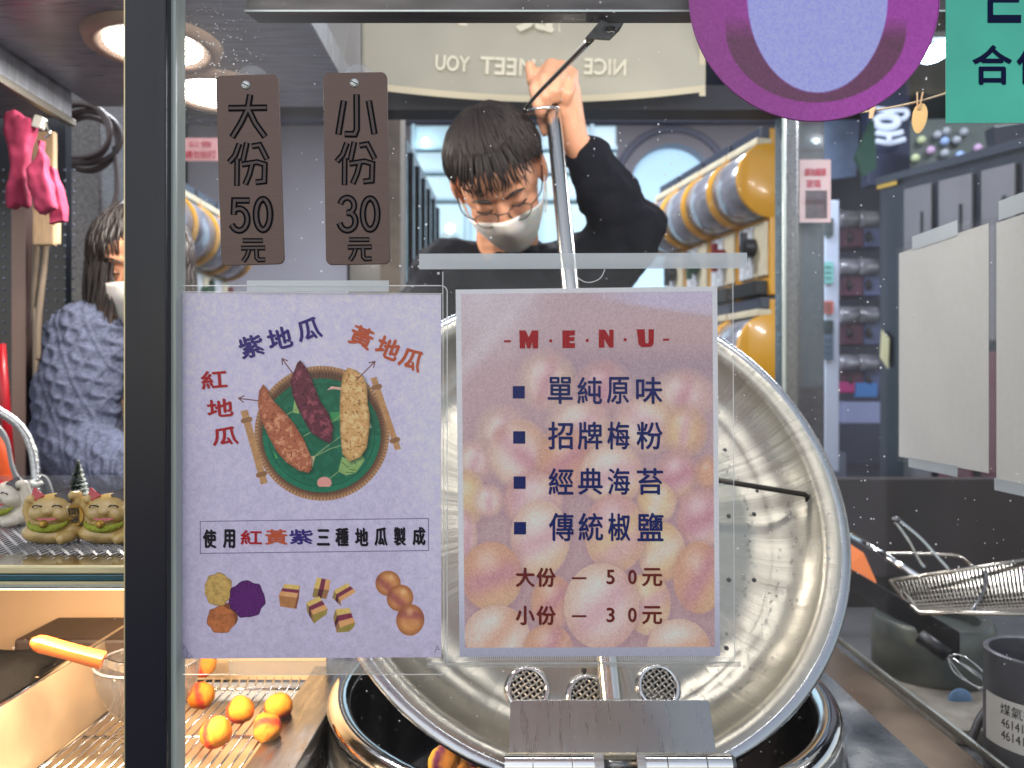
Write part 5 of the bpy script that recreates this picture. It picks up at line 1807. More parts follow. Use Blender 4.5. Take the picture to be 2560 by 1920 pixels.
def hair_locks(Mh, parent, m, n, fringe, seed, length=None, crown=(0, .040, 1.0), r0=.0055, side=1.0, m2=None, minfr=.30):
    rg = random.Random(seed)
    mb, me = MB(), MB()
    C = Vector((0, .012, .022))
    rad = Vector((.0795, .097, .0900))
    ax = Vector((crown[0], .42, 1)).normalized()
    u = ax.orthogonal().normalized()
    u = (Vector((0, -1, 0)) - ax * Vector((0, -1, 0)).dot(ax)).normalized()
    w = ax.cross(u)
    for k in range(n):
        ph = rg.uniform(-PI, PI)
        fr = abs(ph) / PI
        # how far down the lock may reach, from the crown axis
        tm = fringe(ph)
        t0 = rg.uniform(.02, .75) * tm
        t1 = min(tm * rg.uniform(.93, 1.06), t0 + rg.uniform(.5, .9))
        pts, rs = [], []
        jit = rg.uniform(-.10, .10)
        m_ = 8
        lift = rg.uniform(.0, .006)
        for i in range(m_ + 1):
            s = i / m_
            th = t0 + (t1 - t0) * s
            p_ = ph + jit * s
            dr = ax * math.cos(th) + (u * math.cos(p_) + w * math.sin(p_)) * math.sin(th)
            q = C + Vector((dr.x * rad.x, dr.y * rad.y, dr.z * rad.z)) * (1.0 + .055 * math.sin(PI * min(s * 1.2, 1)) * 1) + dr * (lift + .004)
            pts.append(q)
            rs.append(r0 * (1 - .82 * s ** 2) * (.6 + .4 * min(1, s * 5)))
        if length and fr > minfr and rg.random() < .9:
            q = pts[-1]
            L = length * rg.uniform(.7, 1.05)
            dn = Mh.to_3x3().inverted() @ Vector((0, 0, -1))
            sway = Vector((rg.uniform(-.02, .02), rg.uniform(-.02, .02), 0))
            for i in range(1, 11):
                s = i / 10
                pts.append(q + dn * L * s + sway * s + Vector((.006 * math.sin(s * 6 + k), .006 * math.cos(s * 5 + k), 0)))
                rs.append(r0 * (1.15 - .75 * s))
            rs[m_] = r0
        (me if (m2 and rg.random() < .16) else mb).tube([Mh @ p for p in pts], rs, 5, sq=(1, .55))
    cap = MB()
    cap.ball(C, (rad.x * 1.0, rad.y * 1.0, rad.z * 1.0), 28, 18)
    keep = []
    for f in cap.f:
        c = sum((Vector(cap.v[i]) for i in f), Vector()) / len(f)
        d_ = (c - C)
        dn_ = Vector((d_.x / rad.x, d_.y / rad.y, d_.z / rad.z)).normalized()
        th = math.acos(max(-1, min(1, dn_.dot(ax))))
        ph = math.atan2(dn_.dot(w), dn_.dot(u))
        if th < fringe(ph) * .93:
            keep.append(f)
    mb.add(cap.v, keep, Mh)
    o = mb.build('hair', m, parent, smooth=True)
    if m2 and me.v:
        me.build('light_strands', m2, o, smooth=True, local=True)
    return o


# ------------------------------------------------------------------ the man
HCm = P(1246, 440, 1.30)
Mh = head_frame(HCm, R(50), R(-9), R(-13)) @ Matrix.Scale(.92, 4)
t = thing('person', 'man in black sweater, round glasses and white mask leaning over the fryer, gripping the pole', 'person', (HCm.x + .05, 1.45, 0))
# arm and hand joints
sh = P(1455, 700, 1.42)
el = P(1578, 580, 1.36)
wr = P(1437, 352, 1.285)
pal = P(1408, 232, 1.265)
fa_ch = [[(el.lerp(wr, .35), .034), (el.lerp(wr, .75), .027), (wr, .0235)], [(wr, .0235), (wr.lerp(pal, .5), .026), (pal, .030)]]
hd = [  # knuckle -> middle joint -> end joint -> tip, wrapping the pole top
    [(P(1352, 190, 1.255), .0125), (P(1338, 222, 1.232), .0112), (P(1345, 262, 1.232), .0100), (P(1352, 285, 1.243), .0086)],
    [(P(1378, 168, 1.258), .0130), (P(1362, 200, 1.228), .0118), (P(1362, 240, 1.226), .0102), (P(1366, 262, 1.238), .0088)],
    [(P(1404, 172, 1.262), .0128), (P(1392, 198, 1.232), .0115), (P(1390, 226, 1.228), .0100), (P(1390, 246, 1.238), .0086)],
    [(P(1428, 188, 1.268), .0120), (P(1424, 208, 1.242), .0105), (P(1420, 234, 1.236), .0092), (P(1416, 252, 1.244), .0080)]]
th_ch = [[(P(1372, 262, 1.272), .0135), (P(1347, 232, 1.262), .0125), (P(1330, 196, 1.252), .0105), (P(1325, 164, 1.248), .0088)], [(P(1372, 262, 1.272), .0130), (P(1356, 300, 1.272), .0100), (P(1362, 330, 1.275), .008)]]
palm_links = [[(pal, .026), (f[0][0], f[0][1] * 1.1)] for f in hd] + [[(hd[i][0][0], .0125), (hd[i + 1][0][0], .0125)] for i in range(3)] + [[(pal, .022), (th_ch[0][0][0], .014)]]
palm_balls = [(P(1398, 212, 1.268), (.030, .018, .030), None)]
neck = [[(Mh @ Vector((0, .03, -.06)), .052), (P(1270, 640, 1.42), .060), (P(1285, 700, 1.46), .07)]]
build_head(Mh, t, neck + fa_ch + hd + th_ch + palm_links, palm_balls, M_skin)
# sweater: torso, both shoulders, raised left sleeve, right sleeve hanging down
cuff = el.lerp(wr, .80)
chs = [[(P(1300, 715, 1.47), .085), (P(1310, 900, 1.52), .15), (P(1310, 1200, 1.54), .165), (P(1310, 1330, 1.54), .16)],
       [(P(1300, 745, 1.47), .09), (P(1440, 715, 1.45), .085), (sh, .078)], [(P(1290, 745, 1.47), .09), (P(1150, 720, 1.44), .08)],
       [(P(1300, 745, 1.47), .080), (P(1288, 690, 1.44), .066), (P(1282, 655, 1.415), .062)],
       [(sh, .078), (el, .064)], [(el, .063), (el.lerp(wr, .30), .058), (el.lerp(wr, .60), .048), (cuff, .038)],
       [(P(1150, 720, 1.44), .078), (P(1050, 800, 1.42), .062), (P(1010, 1020, 1.36), .052), (P(1060, 1120, 1.25), .042)],
       [(P(1210, 705, 1.45), .075), (P(1120, 690, 1.43), .07)]]
sw = blob('sweater', chs, [(P(1300, 900, 1.50), (.19, .12, .2), None), (P(1395, 690, 1.43), (.08, .07, .06), None)], M_swt, t, voxel=.006, smooth=8)
tx = bpy.data.textures.new('folds', 'CLOUDS')
tx.noise_scale = .055
md = sw.modifiers.new('folds', 'DISPLACE')
md.texture = tx
md.strength = .030
md.mid_level = .5
hip = P(1310, 1330, 1.54)
blob('trousers', [[(hip, .16), (hip + Vector((.09, 0, -.12)), .10), (Vector((hip.x + .10, 1.56, .45)), .07), (Vector((hip.x + .10, 1.58, .07)), .055)],
                  [(hip, .16), (hip + Vector((-.09, 0, -.12)), .10), (Vector((hip.x - .10, 1.56, .45)), .07), (Vector((hip.x - .10, 1.58, .07)), .055)]], [], mat('trousers_dark', (30, 32, 40), rough=.9), t, voxel=.012)
for s in (-1, 1):
    blob('shoe', [[(Vector((hip.x + s * .10, 1.60, .04)), .038), (Vector((hip.x + s * .11, 1.42, .03)), .030)]], [], mat('shoe_black', (20, 20, 22), rough=.5), t, voxel=.008)
face_mask(Mh, t)


def fringe_m(ph):
    a = abs(ph) / PI          # 0 over the brow, 1 at the nape
    return 1.50 + .09 * math.sin(ph * 9 + .6) * (a < .3) + .10 * min(1, max(0, (a - .16) / .25)) + .75 * min(1, max(0, (a - .56) / .2))
hair_locks(Mh, t, M_hair, 1500, fringe_m, 5, r0=.0034)
# a few pointed fringe strands falling on the brow
mb = MB()
rg = random.Random(8)
for k in range(46):
    x = -.062 + .124 * k / 45 + rg.uniform(-.004, .004)
    y0 = -.090 * math.sqrt(max(0, 1 - (x / .082) ** 2)) - .004
    L = rg.uniform(.018, .046)
    mb.tube(spline([Mh @ Vector(p) for p in ((x * .7, y0 * .72, .100), (x * .92, y0 * .98, .076), (x + rg.uniform(-.004, .004), y0 - .007, .052), (x + rg.uniform(-.010, .010), y0 - .003, .058 - L))], 4),
            [.0024 * (1 - (i / 12) ** 2 * .95) * min(1, .15 + i / 5) for i in range(13)], 5, sq=(1, .5))
mb.build('fringe', M_hair, t, smooth=True)
# brows, lids, glasses
mb = MB()
for s in (-1, 1):
    mb.tube(spline([Mh @ Vector(p) for p in ((s * .013, -.098, .019), (s * .030, -.096, .0265), (s * .048, -.083, .020))], 5), [.0024, .003, .0034, .0036, .0036, .0035, .0034, .003, .0026, .002, .001], 6, sq=(1, .6))
mb.build('eyebrow', M_hair, t, smooth=True)
mb = MB()
for s in (-1, 1):
    mb.tube(spline([Mh @ Vector(p) for p in ((s * .017, -.0895, -.003), (s * .031, -.0925, -.0065), (s * .046, -.0840, -.002))], 5), .0014, 6)
mb.build('eyelash', M_hair, t, smooth=True)
gl = MB()
M_fr_ = mat('glasses_frame', (70, 64, 64), rough=.3, metal=.7)
for s in (-1, 1):
    c = Vector((s * .0305, -.108, -.009))
    ringp = [c + Vector((.0210 * math.cos(a), .006 * (math.cos(a) * s) ** 2 + .003 * s * math.cos(a), .0160 * math.sin(a))) for a in [2 * PI * k / 28 for k in range(28)]]
    gl.tube([Mh @ p for p in ringp], .0009, 6, closed=True)
    gl.tube(spline([Mh @ Vector(p) for p in ((s * .0515, -.102, -.004), (s * .074, -.072, -.001), (s * .083, .004, .004))], 4), .0012, 6)
    ln = MB()
    ln.add([Mh @ p for p in ringp], [tuple(range(28))])
    ln.build('lens', film('lens_glass', haze=.10, rough=.04, hcol=(235, 240, 235)), t)
gl.tube(spline([Mh @ Vector(p) for p in ((-.0105, -.108, -.004), (0, -.111, -.001), (.0105, -.108, -.004))], 4), .0011, 6)
gl.build('glasses_frame', M_fr_, t, smooth=True)

# ------------------------------------------------------------------ the woman behind the figurines
HCw = P(352, 668, 1.46)
Mw = head_frame(HCw, R(14), R(15), R(3))
t = thing('person', 'long haired woman in chunky grey blue sweater and white mask, half behind the post', 'person', (HCw.x - .1, 1.5, 0))
build_head(Mw, t, [[(Mw @ Vector((0, .02, -.06)), .047), (Mw @ Vector((-.02, .05, -.17)), .055)]], [], M_skin)
face_mask(Mw, t)


def fringe_w(ph):
    a = abs(ph) / PI
    return 1.78 + .36 * min(1, max(0, (a - .06) / .1))
hair_locks(Mw, t, M_hairb, 1500, fringe_w, 6, length=.36, r0=.0032, minfr=.13)
mb = MB()
for s in (-1, 1):
    mb.tube(spline([Mw @ Vector(p) for p in ((s * .013, -.098, .017), (s * .030, -.096, .0235), (s * .048, -.083, .018))], 5), .0024, 6, sq=(1, .6))
    mb.tube(spline([Mw @ Vector(p) for p in ((s * .017, -.0900, -.003), (s * .031, -.0935, -.0035), (s * .046, -.0845, -.002))], 5), .0018, 6)
mb.build('eyebrow', M_hair, t, smooth=True)
shw = P(225, 860, 1.40)
elw = P(190, 1120, 1.34)
ch = [[(P(345, 870, 1.50), .085), (shw, .075)], [(shw, .078), (P(195, 980, 1.36), .073), (elw, .068)], [(elw, .066), (P(300, 1195, 1.26), .055), (P(410, 1215, 1.18), .045)],
      [(P(365, 900, 1.52), .10), (P(365, 1150, 1.52), .14), (P(365, 1420, 1.52), .15)], [(P(345, 870, 1.50), .085), (P(520, 890, 1.50), .075)], [(P(520, 890, 1.50), .07), (P(560, 1150, 1.44), .06)],
      [(P(340, 830, 1.49), .062), (P(345, 880, 1.5), .07)]]
M_knit = mat('knit_bluegrey', (92, 98, 120), rough=.95, spec=.1, var=.3, vs=180, bump=.7, bs=420)
kn = blob('knit_sweater', ch, [], M_knit, t, voxel=.0030, smooth=10)
# cable pattern raised out of the knit
me = kn.data
co = np.empty(len(me.vertices) * 3)
me.vertices.foreach_get('co', co)
co = co.reshape(-1, 3)
no = np.empty(len(me.vertices) * 3)
me.vertices.foreach_get('normal', no)
no = no.reshape(-1, 3)
vv = co[:, 0] * .45 - co[:, 2] * .89
uu = co[:, 0] * .89 + co[:, 2] * .45
cc = (uu / .047) % 1 - .5
ss = .25 * np.sin(vv * 2 * PI / .068 + np.floor(uu / .047) * 1.3)
h = np.maximum(np.exp(-((cc - ss) / .12) ** 2), np.exp(-((cc + ss) / .12) ** 2) * .9)
h += .55 * np.exp(-((np.abs(cc) - .5) / .05) ** 2)
dsp = .0052 * h - .002 + .0007 * np.sin(vv * 900) * np.sin(uu * 900)
me.vertices.foreach_set('co', (co + no * dsp[:, None]).ravel())
me.update()
hipw = P(365, 1420, 1.52)
blob('trousers', [[(hipw, .14), (Vector((hipw.x + .09, 1.54, .42)), .07), (Vector((hipw.x + .09, 1.55, .06)), .05)], [(hipw, .14), (Vector((hipw.x - .09, 1.54, .42)), .07), (Vector((hipw.x - .09, 1.55, .06)), .05)]], [], mat('trousers_dark', (30, 32, 40)), t, voxel=.012)

# ================================================================== the place behind the stall
# ground
mb = MB()
mb.add([(-14, -8, 0), (14, -8, 0), (14, 30, 0), (-14, 30, 0)], [(0, 1, 2, 3)])
mb.build('ground', mat('floor_tile', (112, 108, 106), rough=.35, var=.18, vs=3, rvar=.12), kind='structure')
mb = MB().box((4.2, 6.9, ZC - .60), (6.6, 8.6, .10))
mb.build('raised_floor', mat('arcade_floor', (70, 68, 72), rough=.3, var=.2, vs=2.5, rvar=.12), kind='structure')
ARC = 6.2
box_thing('mall_ceiling', 'dark hall ceiling above the shops', 'ceiling', (0.4, 4.6, ZC + 1.72), (9.0, 6.4, .10), M_dk, .005)
M_wall = mat('plaster_lavender', (158, 156, 168), rough=.75, var=.05, vs=3)
M_wall2 = mat('plaster_dark', (122, 124, 146), rough=.75, var=.06, vs=3)

# the white wall with the arch
YW = 4.6
def wx(px, d=YW):
    return (px - 1280) / F * d
def wz(py, d=YW):
    return ZC - (py - 960) / F * d
t = thing('arched_wall', 'lavender white plaster wall with a lit arch and a moulding', 'wall', (0, YW, 0))
ax, az, ar = wx(1682), wz(462), .247
pts_in = [(ax + ar * math.cos(a), az + ar * math.sin(a)) for a in [PI * k / 24 for k in range(25)]]
zlow, ztop = 0.0, ZC + 1.66
xl, xr = wx(470), wx(2010)
mb = MB()
arc = pts_in
L_ = [(xl, ztop), (xl, zlow), (ax - ar, zlow)] + list(reversed(arc)) + [(ax + ar, zlow), (xr, zlow), (xr, ztop)]
# strip-built wall with the opening left free
mb.quad((xl, YW, zlow), (ax - ar, YW, zlow), (ax - ar, YW, az), (xl, YW, az))
mb.quad((ax + ar, YW, zlow), (xr, YW, zlow), (xr, YW, az), (ax + ar, YW, az))
n = len(arc)
for k in range(n - 1):
    (x0, z0), (x1, z1) = arc[k], arc[k + 1]
    mb.quad((x1, YW, z1), (x0, YW, z0), (x0, YW, ztop), (x1, YW, ztop))
mb.quad((xl, YW, az), (ax - ar, YW, az), (ax - ar, YW, ztop), (xl, YW, ztop))
mb.quad((ax + ar, YW, az), (xr, YW, az), (xr, YW, ztop), (ax + ar, YW, ztop))
for k in range(n - 1):
    (x0, z0), (x1, z1) = arc[k], arc[k + 1]
    mb.quad((x0, YW, z0), (x1, YW, z1), (x1, YW + .14, z1), (x0, YW + .14, z0))
mb.build('plaster_face', M_wall, t)
arcm = [(ax + (ar + .085) * math.cos(a), YW - .01, az + (ar + .085) * math.sin(a)) for a in [PI * k / 30 for k in range(31)]]
MB().tube([(ax + ar + .085, YW - .01, zlow)] + arcm + [(ax - ar - .085, YW - .01, zlow)], .022, 8).build('arch_moulding', M_wall2, t, smooth=True)
MB().box(((xl + xr) / 2, YW - .03, wz(306)), (xr - xl, .07, .035)).build('wall_moulding', M_wall2, t, bevel=.01)
MB().box(((xl + xr) / 2, YW - .02, wz(262)), (xr - xl, .04, .02)).build('wall_moulding', M_wall2, t, bevel=.006)
t2 = thing('arch_panel', 'glowing pale blue panel filling the arch', 'light panel', (ax, YW + .12, 0))
mb = MB()
mb.add([(ax - ar, YW + .10, zlow)] + [(p, YW + .10, q) for p, q in reversed(arc)] + [(ax + ar, YW + .10, zlow)], [tuple(range(n + 2))])
M_archp = mat('arch_glow', (176, 208, 228), emit=.62, ecol=(168, 206, 232), rough=.5)
mb.build('glow_face', M_archp, t2)
mb = MB()
text(mb, '夾娃娃', (1600, 555, 1690, 600), YW + .095, 0, .01)
text(mb, 'OPEN', (1600, 612, 1668, 636), YW + .095, 0, .01)
mb = MB()
rg = random.Random(31)
for k in range(16):
    x, y = rg.uniform(1585, 1700), rg.uniform(570, 640)
    ribbon(mb, [(x, y), (x + rg.uniform(8, 26), y + rg.uniform(-8, 8)), (x + rg.uniform(18, 36), y + rg.uniform(-12, 14))], 6, YW + .096)
mb.build('leaf_print', mat('arch_print', (112, 134, 158), rough=.6), t2)
# glazed case behind the man
M_casel = mat('case_line', (138, 168, 184), rough=.4, emit=.12, ecol=(150, 180, 196))
t = thing('glass_case', 'pale teal lit glass display case behind the man', 'display case', P(1250, 700, 4.1))
zc0, zc1 = wz(640, 4.1), wz(312, 4.1)
x0, x1 = wx(1030, 4.1), wx(1542, 4.1)
MB().box(((x0 + x1) / 2, 4.25, (zc0 + zc1) / 2 - .35), (x1 - x0, .28, zc1 - zc0 + .7)).build('case_body', mat('case_teal', (160, 190, 202), rough=.35, emit=.08, ecol=(170, 200, 212), var=.12, vs=4), t, bevel=.01)
for py in (498, 430, 372):
    MB().box(((x0 + x1) / 2, 4.09, wz(py, 4.1)), (x1 - x0, .03, .018)).build('case_shelf', M_casel, t)
for px in (1034, 1170, 1350, 1480):
    MB().box((wx(px, 4.1), 4.095, (zc0 + zc1) / 2 - .2), (.02, .02, zc1 - zc0 + .4)).build('case_mullion', M_casel, t)
v = P(1063, 352, 4.05)
MB().ball(v, .011, 14, 10).build('spot_lamp', mat('spot_glow', (220, 250, 255), emit=40, ecol=(214, 246, 255)), smooth=True, label='small bright white spot lamp by the black cabinets', cat='spot lamp')
v = P(1125, 572, 4.05)
MB().ball(v, .026, 14, 10).build('globe_lamp', mat('globe_glow', (255, 252, 230), emit=1.3, ecol=(255, 250, 220)), smooth=True, label='warm white globe lamp inside the lower glass case', cat='lamp')

# black cabinets in a row
M_cabk = mat('cabinet_black', (24, 24, 32), rough=.3, var=.2, vs=8, coat=.2)
t = thing('black_cabinet', 'tall glossy black cabinet with ribbed front behind the second plaque', 'cabinet', (-.33, 2.4, 0))
xa, ya, xb, yb = wx(990, 2.0), 2.0, wx(1092, 2.95), 2.95
zt = ZC + .70
mb = MB().hexa([Vector(p) for p in ((xa - .13, ya, 0), (xa, ya, 0), (xb, yb, 0), (xb - .13, yb, 0), (xa - .13, ya, zt), (xa, ya, zt), (xb, yb, zt + .02), (xb - .13, yb, zt + .02))])
mb.build('cabinet_body', M_cabk, t, bevel=.01)
for k in range(7):
    f_ = (k + .5) / 7
    MB().box((xa + (xb - xa) * f_ + .008, ya + (yb - ya) * f_, zt - .45), (.02, .035, .82)).build('front_rib', mat('rib_blue', (22, 25, 38), rough=.25, metal=.4), t, bevel=.005)
MB().box((xa - .065, ya - .012, zt - .03), (.12, .02, .05)).build('top_trim', mat('cabinet_trim', (58, 46, 42), rough=.4), t)
mb = MB().box((wx(975, 1.9), 1.95, ZC * .5 + .35), (.05, .09, ZC + .7))
mb.build('brown_upright', mat('upright_brown', (104, 94, 84), rough=.6, var=.2, vs=40), label='brown grey upright beside the black cabinets', cat='upright')

# ------------------------------------------------------------------ yellow capsule machines
M_yel = mat('machine_yellow', (218, 158, 26), rough=.28, coat=.4, var=.05, vs=6)
M_dome = mat('dome_grey', (150, 152, 164), rough=.18, spec=.8, coat=.5, metal=.35, var=.45, vs=7, stretch=(1, 1, 2.5))
M_panel = mat('coin_panel', (206, 196, 168), rough=.5, var=.08, vs=20)
M_slot = mat('slot_black', (20, 18, 20), rough=.5)
KN = {'green': (22, 70, 52), 'red': (120, 22, 34), 'black': (24, 24, 30)}


def make_machine(label, knob, group):
    """one capsule machine, dome facing -X, base centre at the origin; 0.17 wide along Y, 0.46 tall"""
    t = thing('capsule_machine', label, 'capsule machine', (0, 0, 0), group=group)
    w = .170
    MB().box((.115, 0, .23), (.13, w - .003, .46)).build('body', M_yel, t, bevel=.006)
    Mx = Matrix.Translation((.055, 0, .315)) @ Matrix.Rotation(R(90), 4, 'X')
    MB().lathe([(0, -.072), (.095, -.072), (.100, -.066), (.100, .066), (.095, .072), (0, .072)], 36, Mx).build('dome', M_dome, t, smooth=True, auto=40)
    for s in (-1, 1):
        My = Matrix.Translation((.055, s * .0775, .315)) @ Matrix.Rotation(R(90), 4, 'X')
        MB().lathe([(0, -.0075), (.100, -.0075), (.103, -.005), (.103, .005), (.100, .0075), (0, .0075)], 36, My).build('band', M_yel, t, smooth=True, auto=40)
    MB().box((.075, 0, .421), (.13, w - .004, .020)).build('label_rail', M_panel, t, bevel=.004)
    MB().box((.085, 0, .448), (.12, w - .012, .032)).build('top_box', mat('top_box_grey', (52, 58, 74), rough=.3, coat=.3), t, bevel=.004)
    MB().box((.046, -.045, .13), (.012, .060, .15)).build('coin_panel', M_panel, t, bevel=.004)
    MB().box((.046, .030, .13), (.012, .075, .15)).build('card_panel', mat('card_white', (196, 200, 206), rough=.4, var=.3, vs=50), t, bevel=.004)
    Mk = Matrix.Translation((.04, -.01, .14)) @ Matrix.Rotation(R(-90), 4, 'Y')
    mb = MB().lathe([(0, .030), (.022, .030), (.026, .024), (.026, 0)], 20, Mk)
    mb.box((.012, -.01, .14), (.016, .014, .085))
    mb.build('knob', mat('knob_' + knob, KN[knob], rough=.4), t, smooth=True, auto=40)
    MB().box((.10, -w / 2 - .002, .330), (.050, .006, .050)).build('side_slot', M_slot, t)
    MB().box((.040, 0, .022), (.05, w - .03, .04)).build('tray', M_slot, t, bevel=.004)
    return t


dirv = Vector((.565 - .716, 2.75 - 2.1, 0)).normalized()
rz = math.atan2(dirv.y, dirv.x) - PI / 2
p0 = Vector((.716 - .055, 2.10, 0)) + dirv * .085
NM = ['nearest', 'second', 'third', 'farthest']
KB = ['black', 'red', 'green', 'black']
gname = 'yellow capsule machines on the right'
protos = {k: None for k in KN}
for tier, zb in ((0, ZC + .245), (1, ZC - .225)):
    for i in range(4):
        kn = KB[i]
        lab = ('upper' if tier == 0 else 'lower') + ' yellow capsule machine with ' + kn + ' knob, ' + NM[i] + ' of the right hand row'
        if protos[kn] is None:
            m_ = make_machine(lab, kn, gname)
            protos[kn] = m_
        else:
            m_ = dup(protos[kn], label=lab)
        m_.location = p0 + dirv * .172 * i + Vector((0, 0, zb))
        m_.rotation_euler = (0, 0, rz)
# the frame they stand in
t = thing('machine_rack', 'yellow stand carrying the right hand capsule machines', 'rack', p0)
c = p0 + dirv * .26
MB().box((c.x + .12, c.y, (ZC - .235) / 2), (.15, .68, ZC - .235), (0, 0, rz)).build('stand', M_yel, t, bevel=.006)
# left-hand machines, domes facing right
for tier, zb in ((0, ZC + .16), (1, ZC - .31)):
    for i in range(4):
        kn = ('red', 'black', 'green', 'red')[i]
        lab = ('upper' if tier == 0 else 'lower') + ' yellow capsule machine with ' + kn + ' knob, ' + NM[i] + ' of the left hand row'
        m_ = dup(protos[kn], label=lab, group='yellow capsule machines on the left')
        m_.location = Vector((-.985, 2.20 + .172 * i, zb))
        m_.rotation_euler = (0, 0, PI)
t = thing('machine_rack', 'yellow stand carrying the left hand capsule machines', 'rack', (-1.1, 2.2, 0))
MB().box((-1.11, 2.46, (ZC - .32) / 2), (.20, .70, ZC - .32)).build('stand', M_yel, t, bevel=.006)

def notice(px0, py0, px1, py1, d, name, label, base, lines, pic=None, rot=0):
    t = thing(name, label, 'notice', P((px0 + px1) / 2, py1, d))
    sheet_box(MB(), px0, py0, px1, py1, d, d + .003, rot).build('notice_board', base, t)
    mb = MB()
    for s, b, m in lines:
        k = MB()
        text(k, s, b, d - .0012, rot, .03)
        k.build('lettering', m, t)
    if pic:
        b, m = pic
        k = MB()
        k.quad(P(b[0], b[1], d - .001), P(b[2], b[1], d - .001), P(b[2], b[3], d - .001), P(b[0], b[3], d - .001))
        k.build('picture', m, t)
    return t
M_pinkb = mat('notice_pink', (206, 176, 176), rough=.6)
M_pinkr = mat('notice_red', (176, 46, 66), rough=.6)
notice(452, 345, 548, 402, 2.6, 'pink_notice', 'pink notice with red lettering above the left hand capsule machines', mat('notice_rose', (220, 164, 168), rough=.6), [('公告', (470, 352, 530, 368), M_pinkr), ('請勿拍打', (462, 376, 540, 396), M_pinkr)])

# left: granite pillar, black pegboard, posts
M_gran = mat('granite', (96, 92, 94), rough=.35, var=.55, vs=160, detail=8, coat=.2)
box_thing('granite_pillar', 'speckled grey granite pillar behind the coiled hose', 'pillar', ((wx(158, 1.85) + wx(253, 1.85)) / 2, 1.93, 1.15), (wx(253, 1.85) - wx(158, 1.85), .16, 2.3), M_gran, .006)
box_thing('hall_wall', 'dark plain wall behind the left hand machines', 'wall', (-2.3, 3.0, 1.4), (1.6, .06, 2.8), mat('dark_wall', (52, 54, 70), rough=.6, var=.2, vs=3), .002)
t = thing('pegboard', 'black perforated panel at the left edge', 'panel', (wx(0, 1.45), 1.45, .4))
xp0, xp1 = wx(-120, 1.45), wx(160, 1.45)
MB().box(((xp0 + xp1) / 2, 1.465, 1.05), (xp1 - xp0, .02, 1.3)).build('board', mat('peg_black', (20, 21, 30), rough=.35, coat=.2), t)
mb = MB()
for i in range(14):
    for j in range(50):
        mb.ball((xp0 + .012 + i * .0165, 1.454, .55 + j * .0205), (.0030, .0015, .0030), 6, 4)
mb.build('peg_holes', mat('peg_hole', (96, 100, 120), rough=.4), t, kind='stuff', smooth=True)
MB().box((wx(58, 1.35), 1.35, 1.0), (.026, .026, 1.35)).build('square_post', mat('post_brown', (116, 96, 92), rough=.3, metal=.6, bump=.03, bs=100), label='brownish brushed metal square post by the pegboard', cat='post', bevel=.002)
mb = MB()
for k, (a_, b_) in enumerate((((92, 560), (97, 1235)), ((108, 540), (100, 900)))):
    mb.tube(spline([P(a_[0], a_[1], 1.32), P(a_[0] - 6 + 12 * k, (a_[1] + b_[1]) / 2 - 100, 1.33), P(90 + 6 * k, 800, 1.32), P(b_[0] - 6, b_[1], 1.32)], 8), .0055, 8)
mb.build('hanging_cable', mat('cord_taupe', (120, 106, 92), rough=.5), smooth=True, label='pair of taupe cables hanging beside the square post', cat='cable')
box_thing('wood_board', 'pale wooden board hanging behind the pink gloves', 'board', (wx(108, 1.28), 1.285, wz(470, 1.28)), (.036, .012, .19), mat('board_pale', (176, 150, 120), rough=.6, var=.15, vs=30, stretch=(6, 6, 1)), .003)
t = thing('cream_socket', 'cream plastic socket block below the wooden board', 'socket', P(112, 608, 1.3))
sheet_box(MB(), 84, 540, 136, 608, 1.29, 1.31, 0, 5).build('socket_body', mat('cream_plastic', (198, 182, 148), rough=.5), t, bevel=.002)
mb = MB()
for yy in (565, 590):
    mb.add([P(120, yy, 1.2885), P(134, yy, 1.2885), P(134, yy + 9, 1.2885), P(120, yy + 9, 1.2885)], [(0, 1, 2, 3)])
mb.build('socket_slot', M_black, t)

# coiled hose on the pillar
c = P(225, 352, 1.74)
mb = MB()
M_hose = mat('hose_grey', (96, 84, 84), rough=.4)
for k in range(5):
    r1, r2 = .066 + .006 * (k % 3), .060 + .005 * (k % 2)
    off = Vector((.004 * (k % 3) - .004, -.012 * k, .004 * k - .008))
    mb.tube([c + off + Vector((r1 * math.cos(a), .003 * math.sin(3 * a + k), r2 * math.sin(a))) for a in [2 * PI * i / 40 for i in range(40)]], .0056, 8, closed=True)
mb.tube(spline([c + Vector((.066, -.02, -.02)), P(292, 480, 1.72), P(268, 560, 1.72), P(258, 610, 1.72)], 8), .0056, 8)
mb.build('coiled_hose', M_hose, smooth=True, label='coil of grey hose hung on the granite pillar', cat='hose')

# pink rubber gloves
M_glove = mat('glove_pink', (168, 56, 92), rough=.7, spec=.25, sss=.1, bump=.15, bs=60, sheen=.1)
def glove(outline, d, th, lab, seed):
    t = thing('rubber_glove', lab, 'rubber glove', P(outline[0][0] * .386, max(y for x, y in outline) * .386, d), group='pink rubber gloves on the hook')
    f = [P(x * .386, y * .386, d) for x, y in outline]
    m_ = len(f)
    k_3 = [p + Vector((0, th, 0)) for p in f]
    mb = MB()
    mb.add(f + k_3, [tuple(range(m_)), tuple(reversed(range(m_, 2 * m_)))] + [(i, (i + 1) % m_, m_ + (i + 1) % m_, m_ + i) for i in range(m_)])
    o = mb.build('glove_body', M_glove, t, smooth=True)
    a = o.modifiers.new('r', 'REMESH')
    a.mode = 'VOXEL'
    a.voxel_size = .0022
    a.use_smooth_shade = True
    b = o.modifiers.new('s', 'SMOOTH')
    b.factor, b.iterations = .5, 14
    tx_ = bpy.data.textures.new('crumple', 'CLOUDS')
    tx_.noise_scale = .055
    c_ = o.modifiers.new('c', 'DISPLACE')
    c_.texture, c_.strength, c_.mid_level = tx_, .014, .5
    c_.texture_coords = 'GLOBAL'
    return t
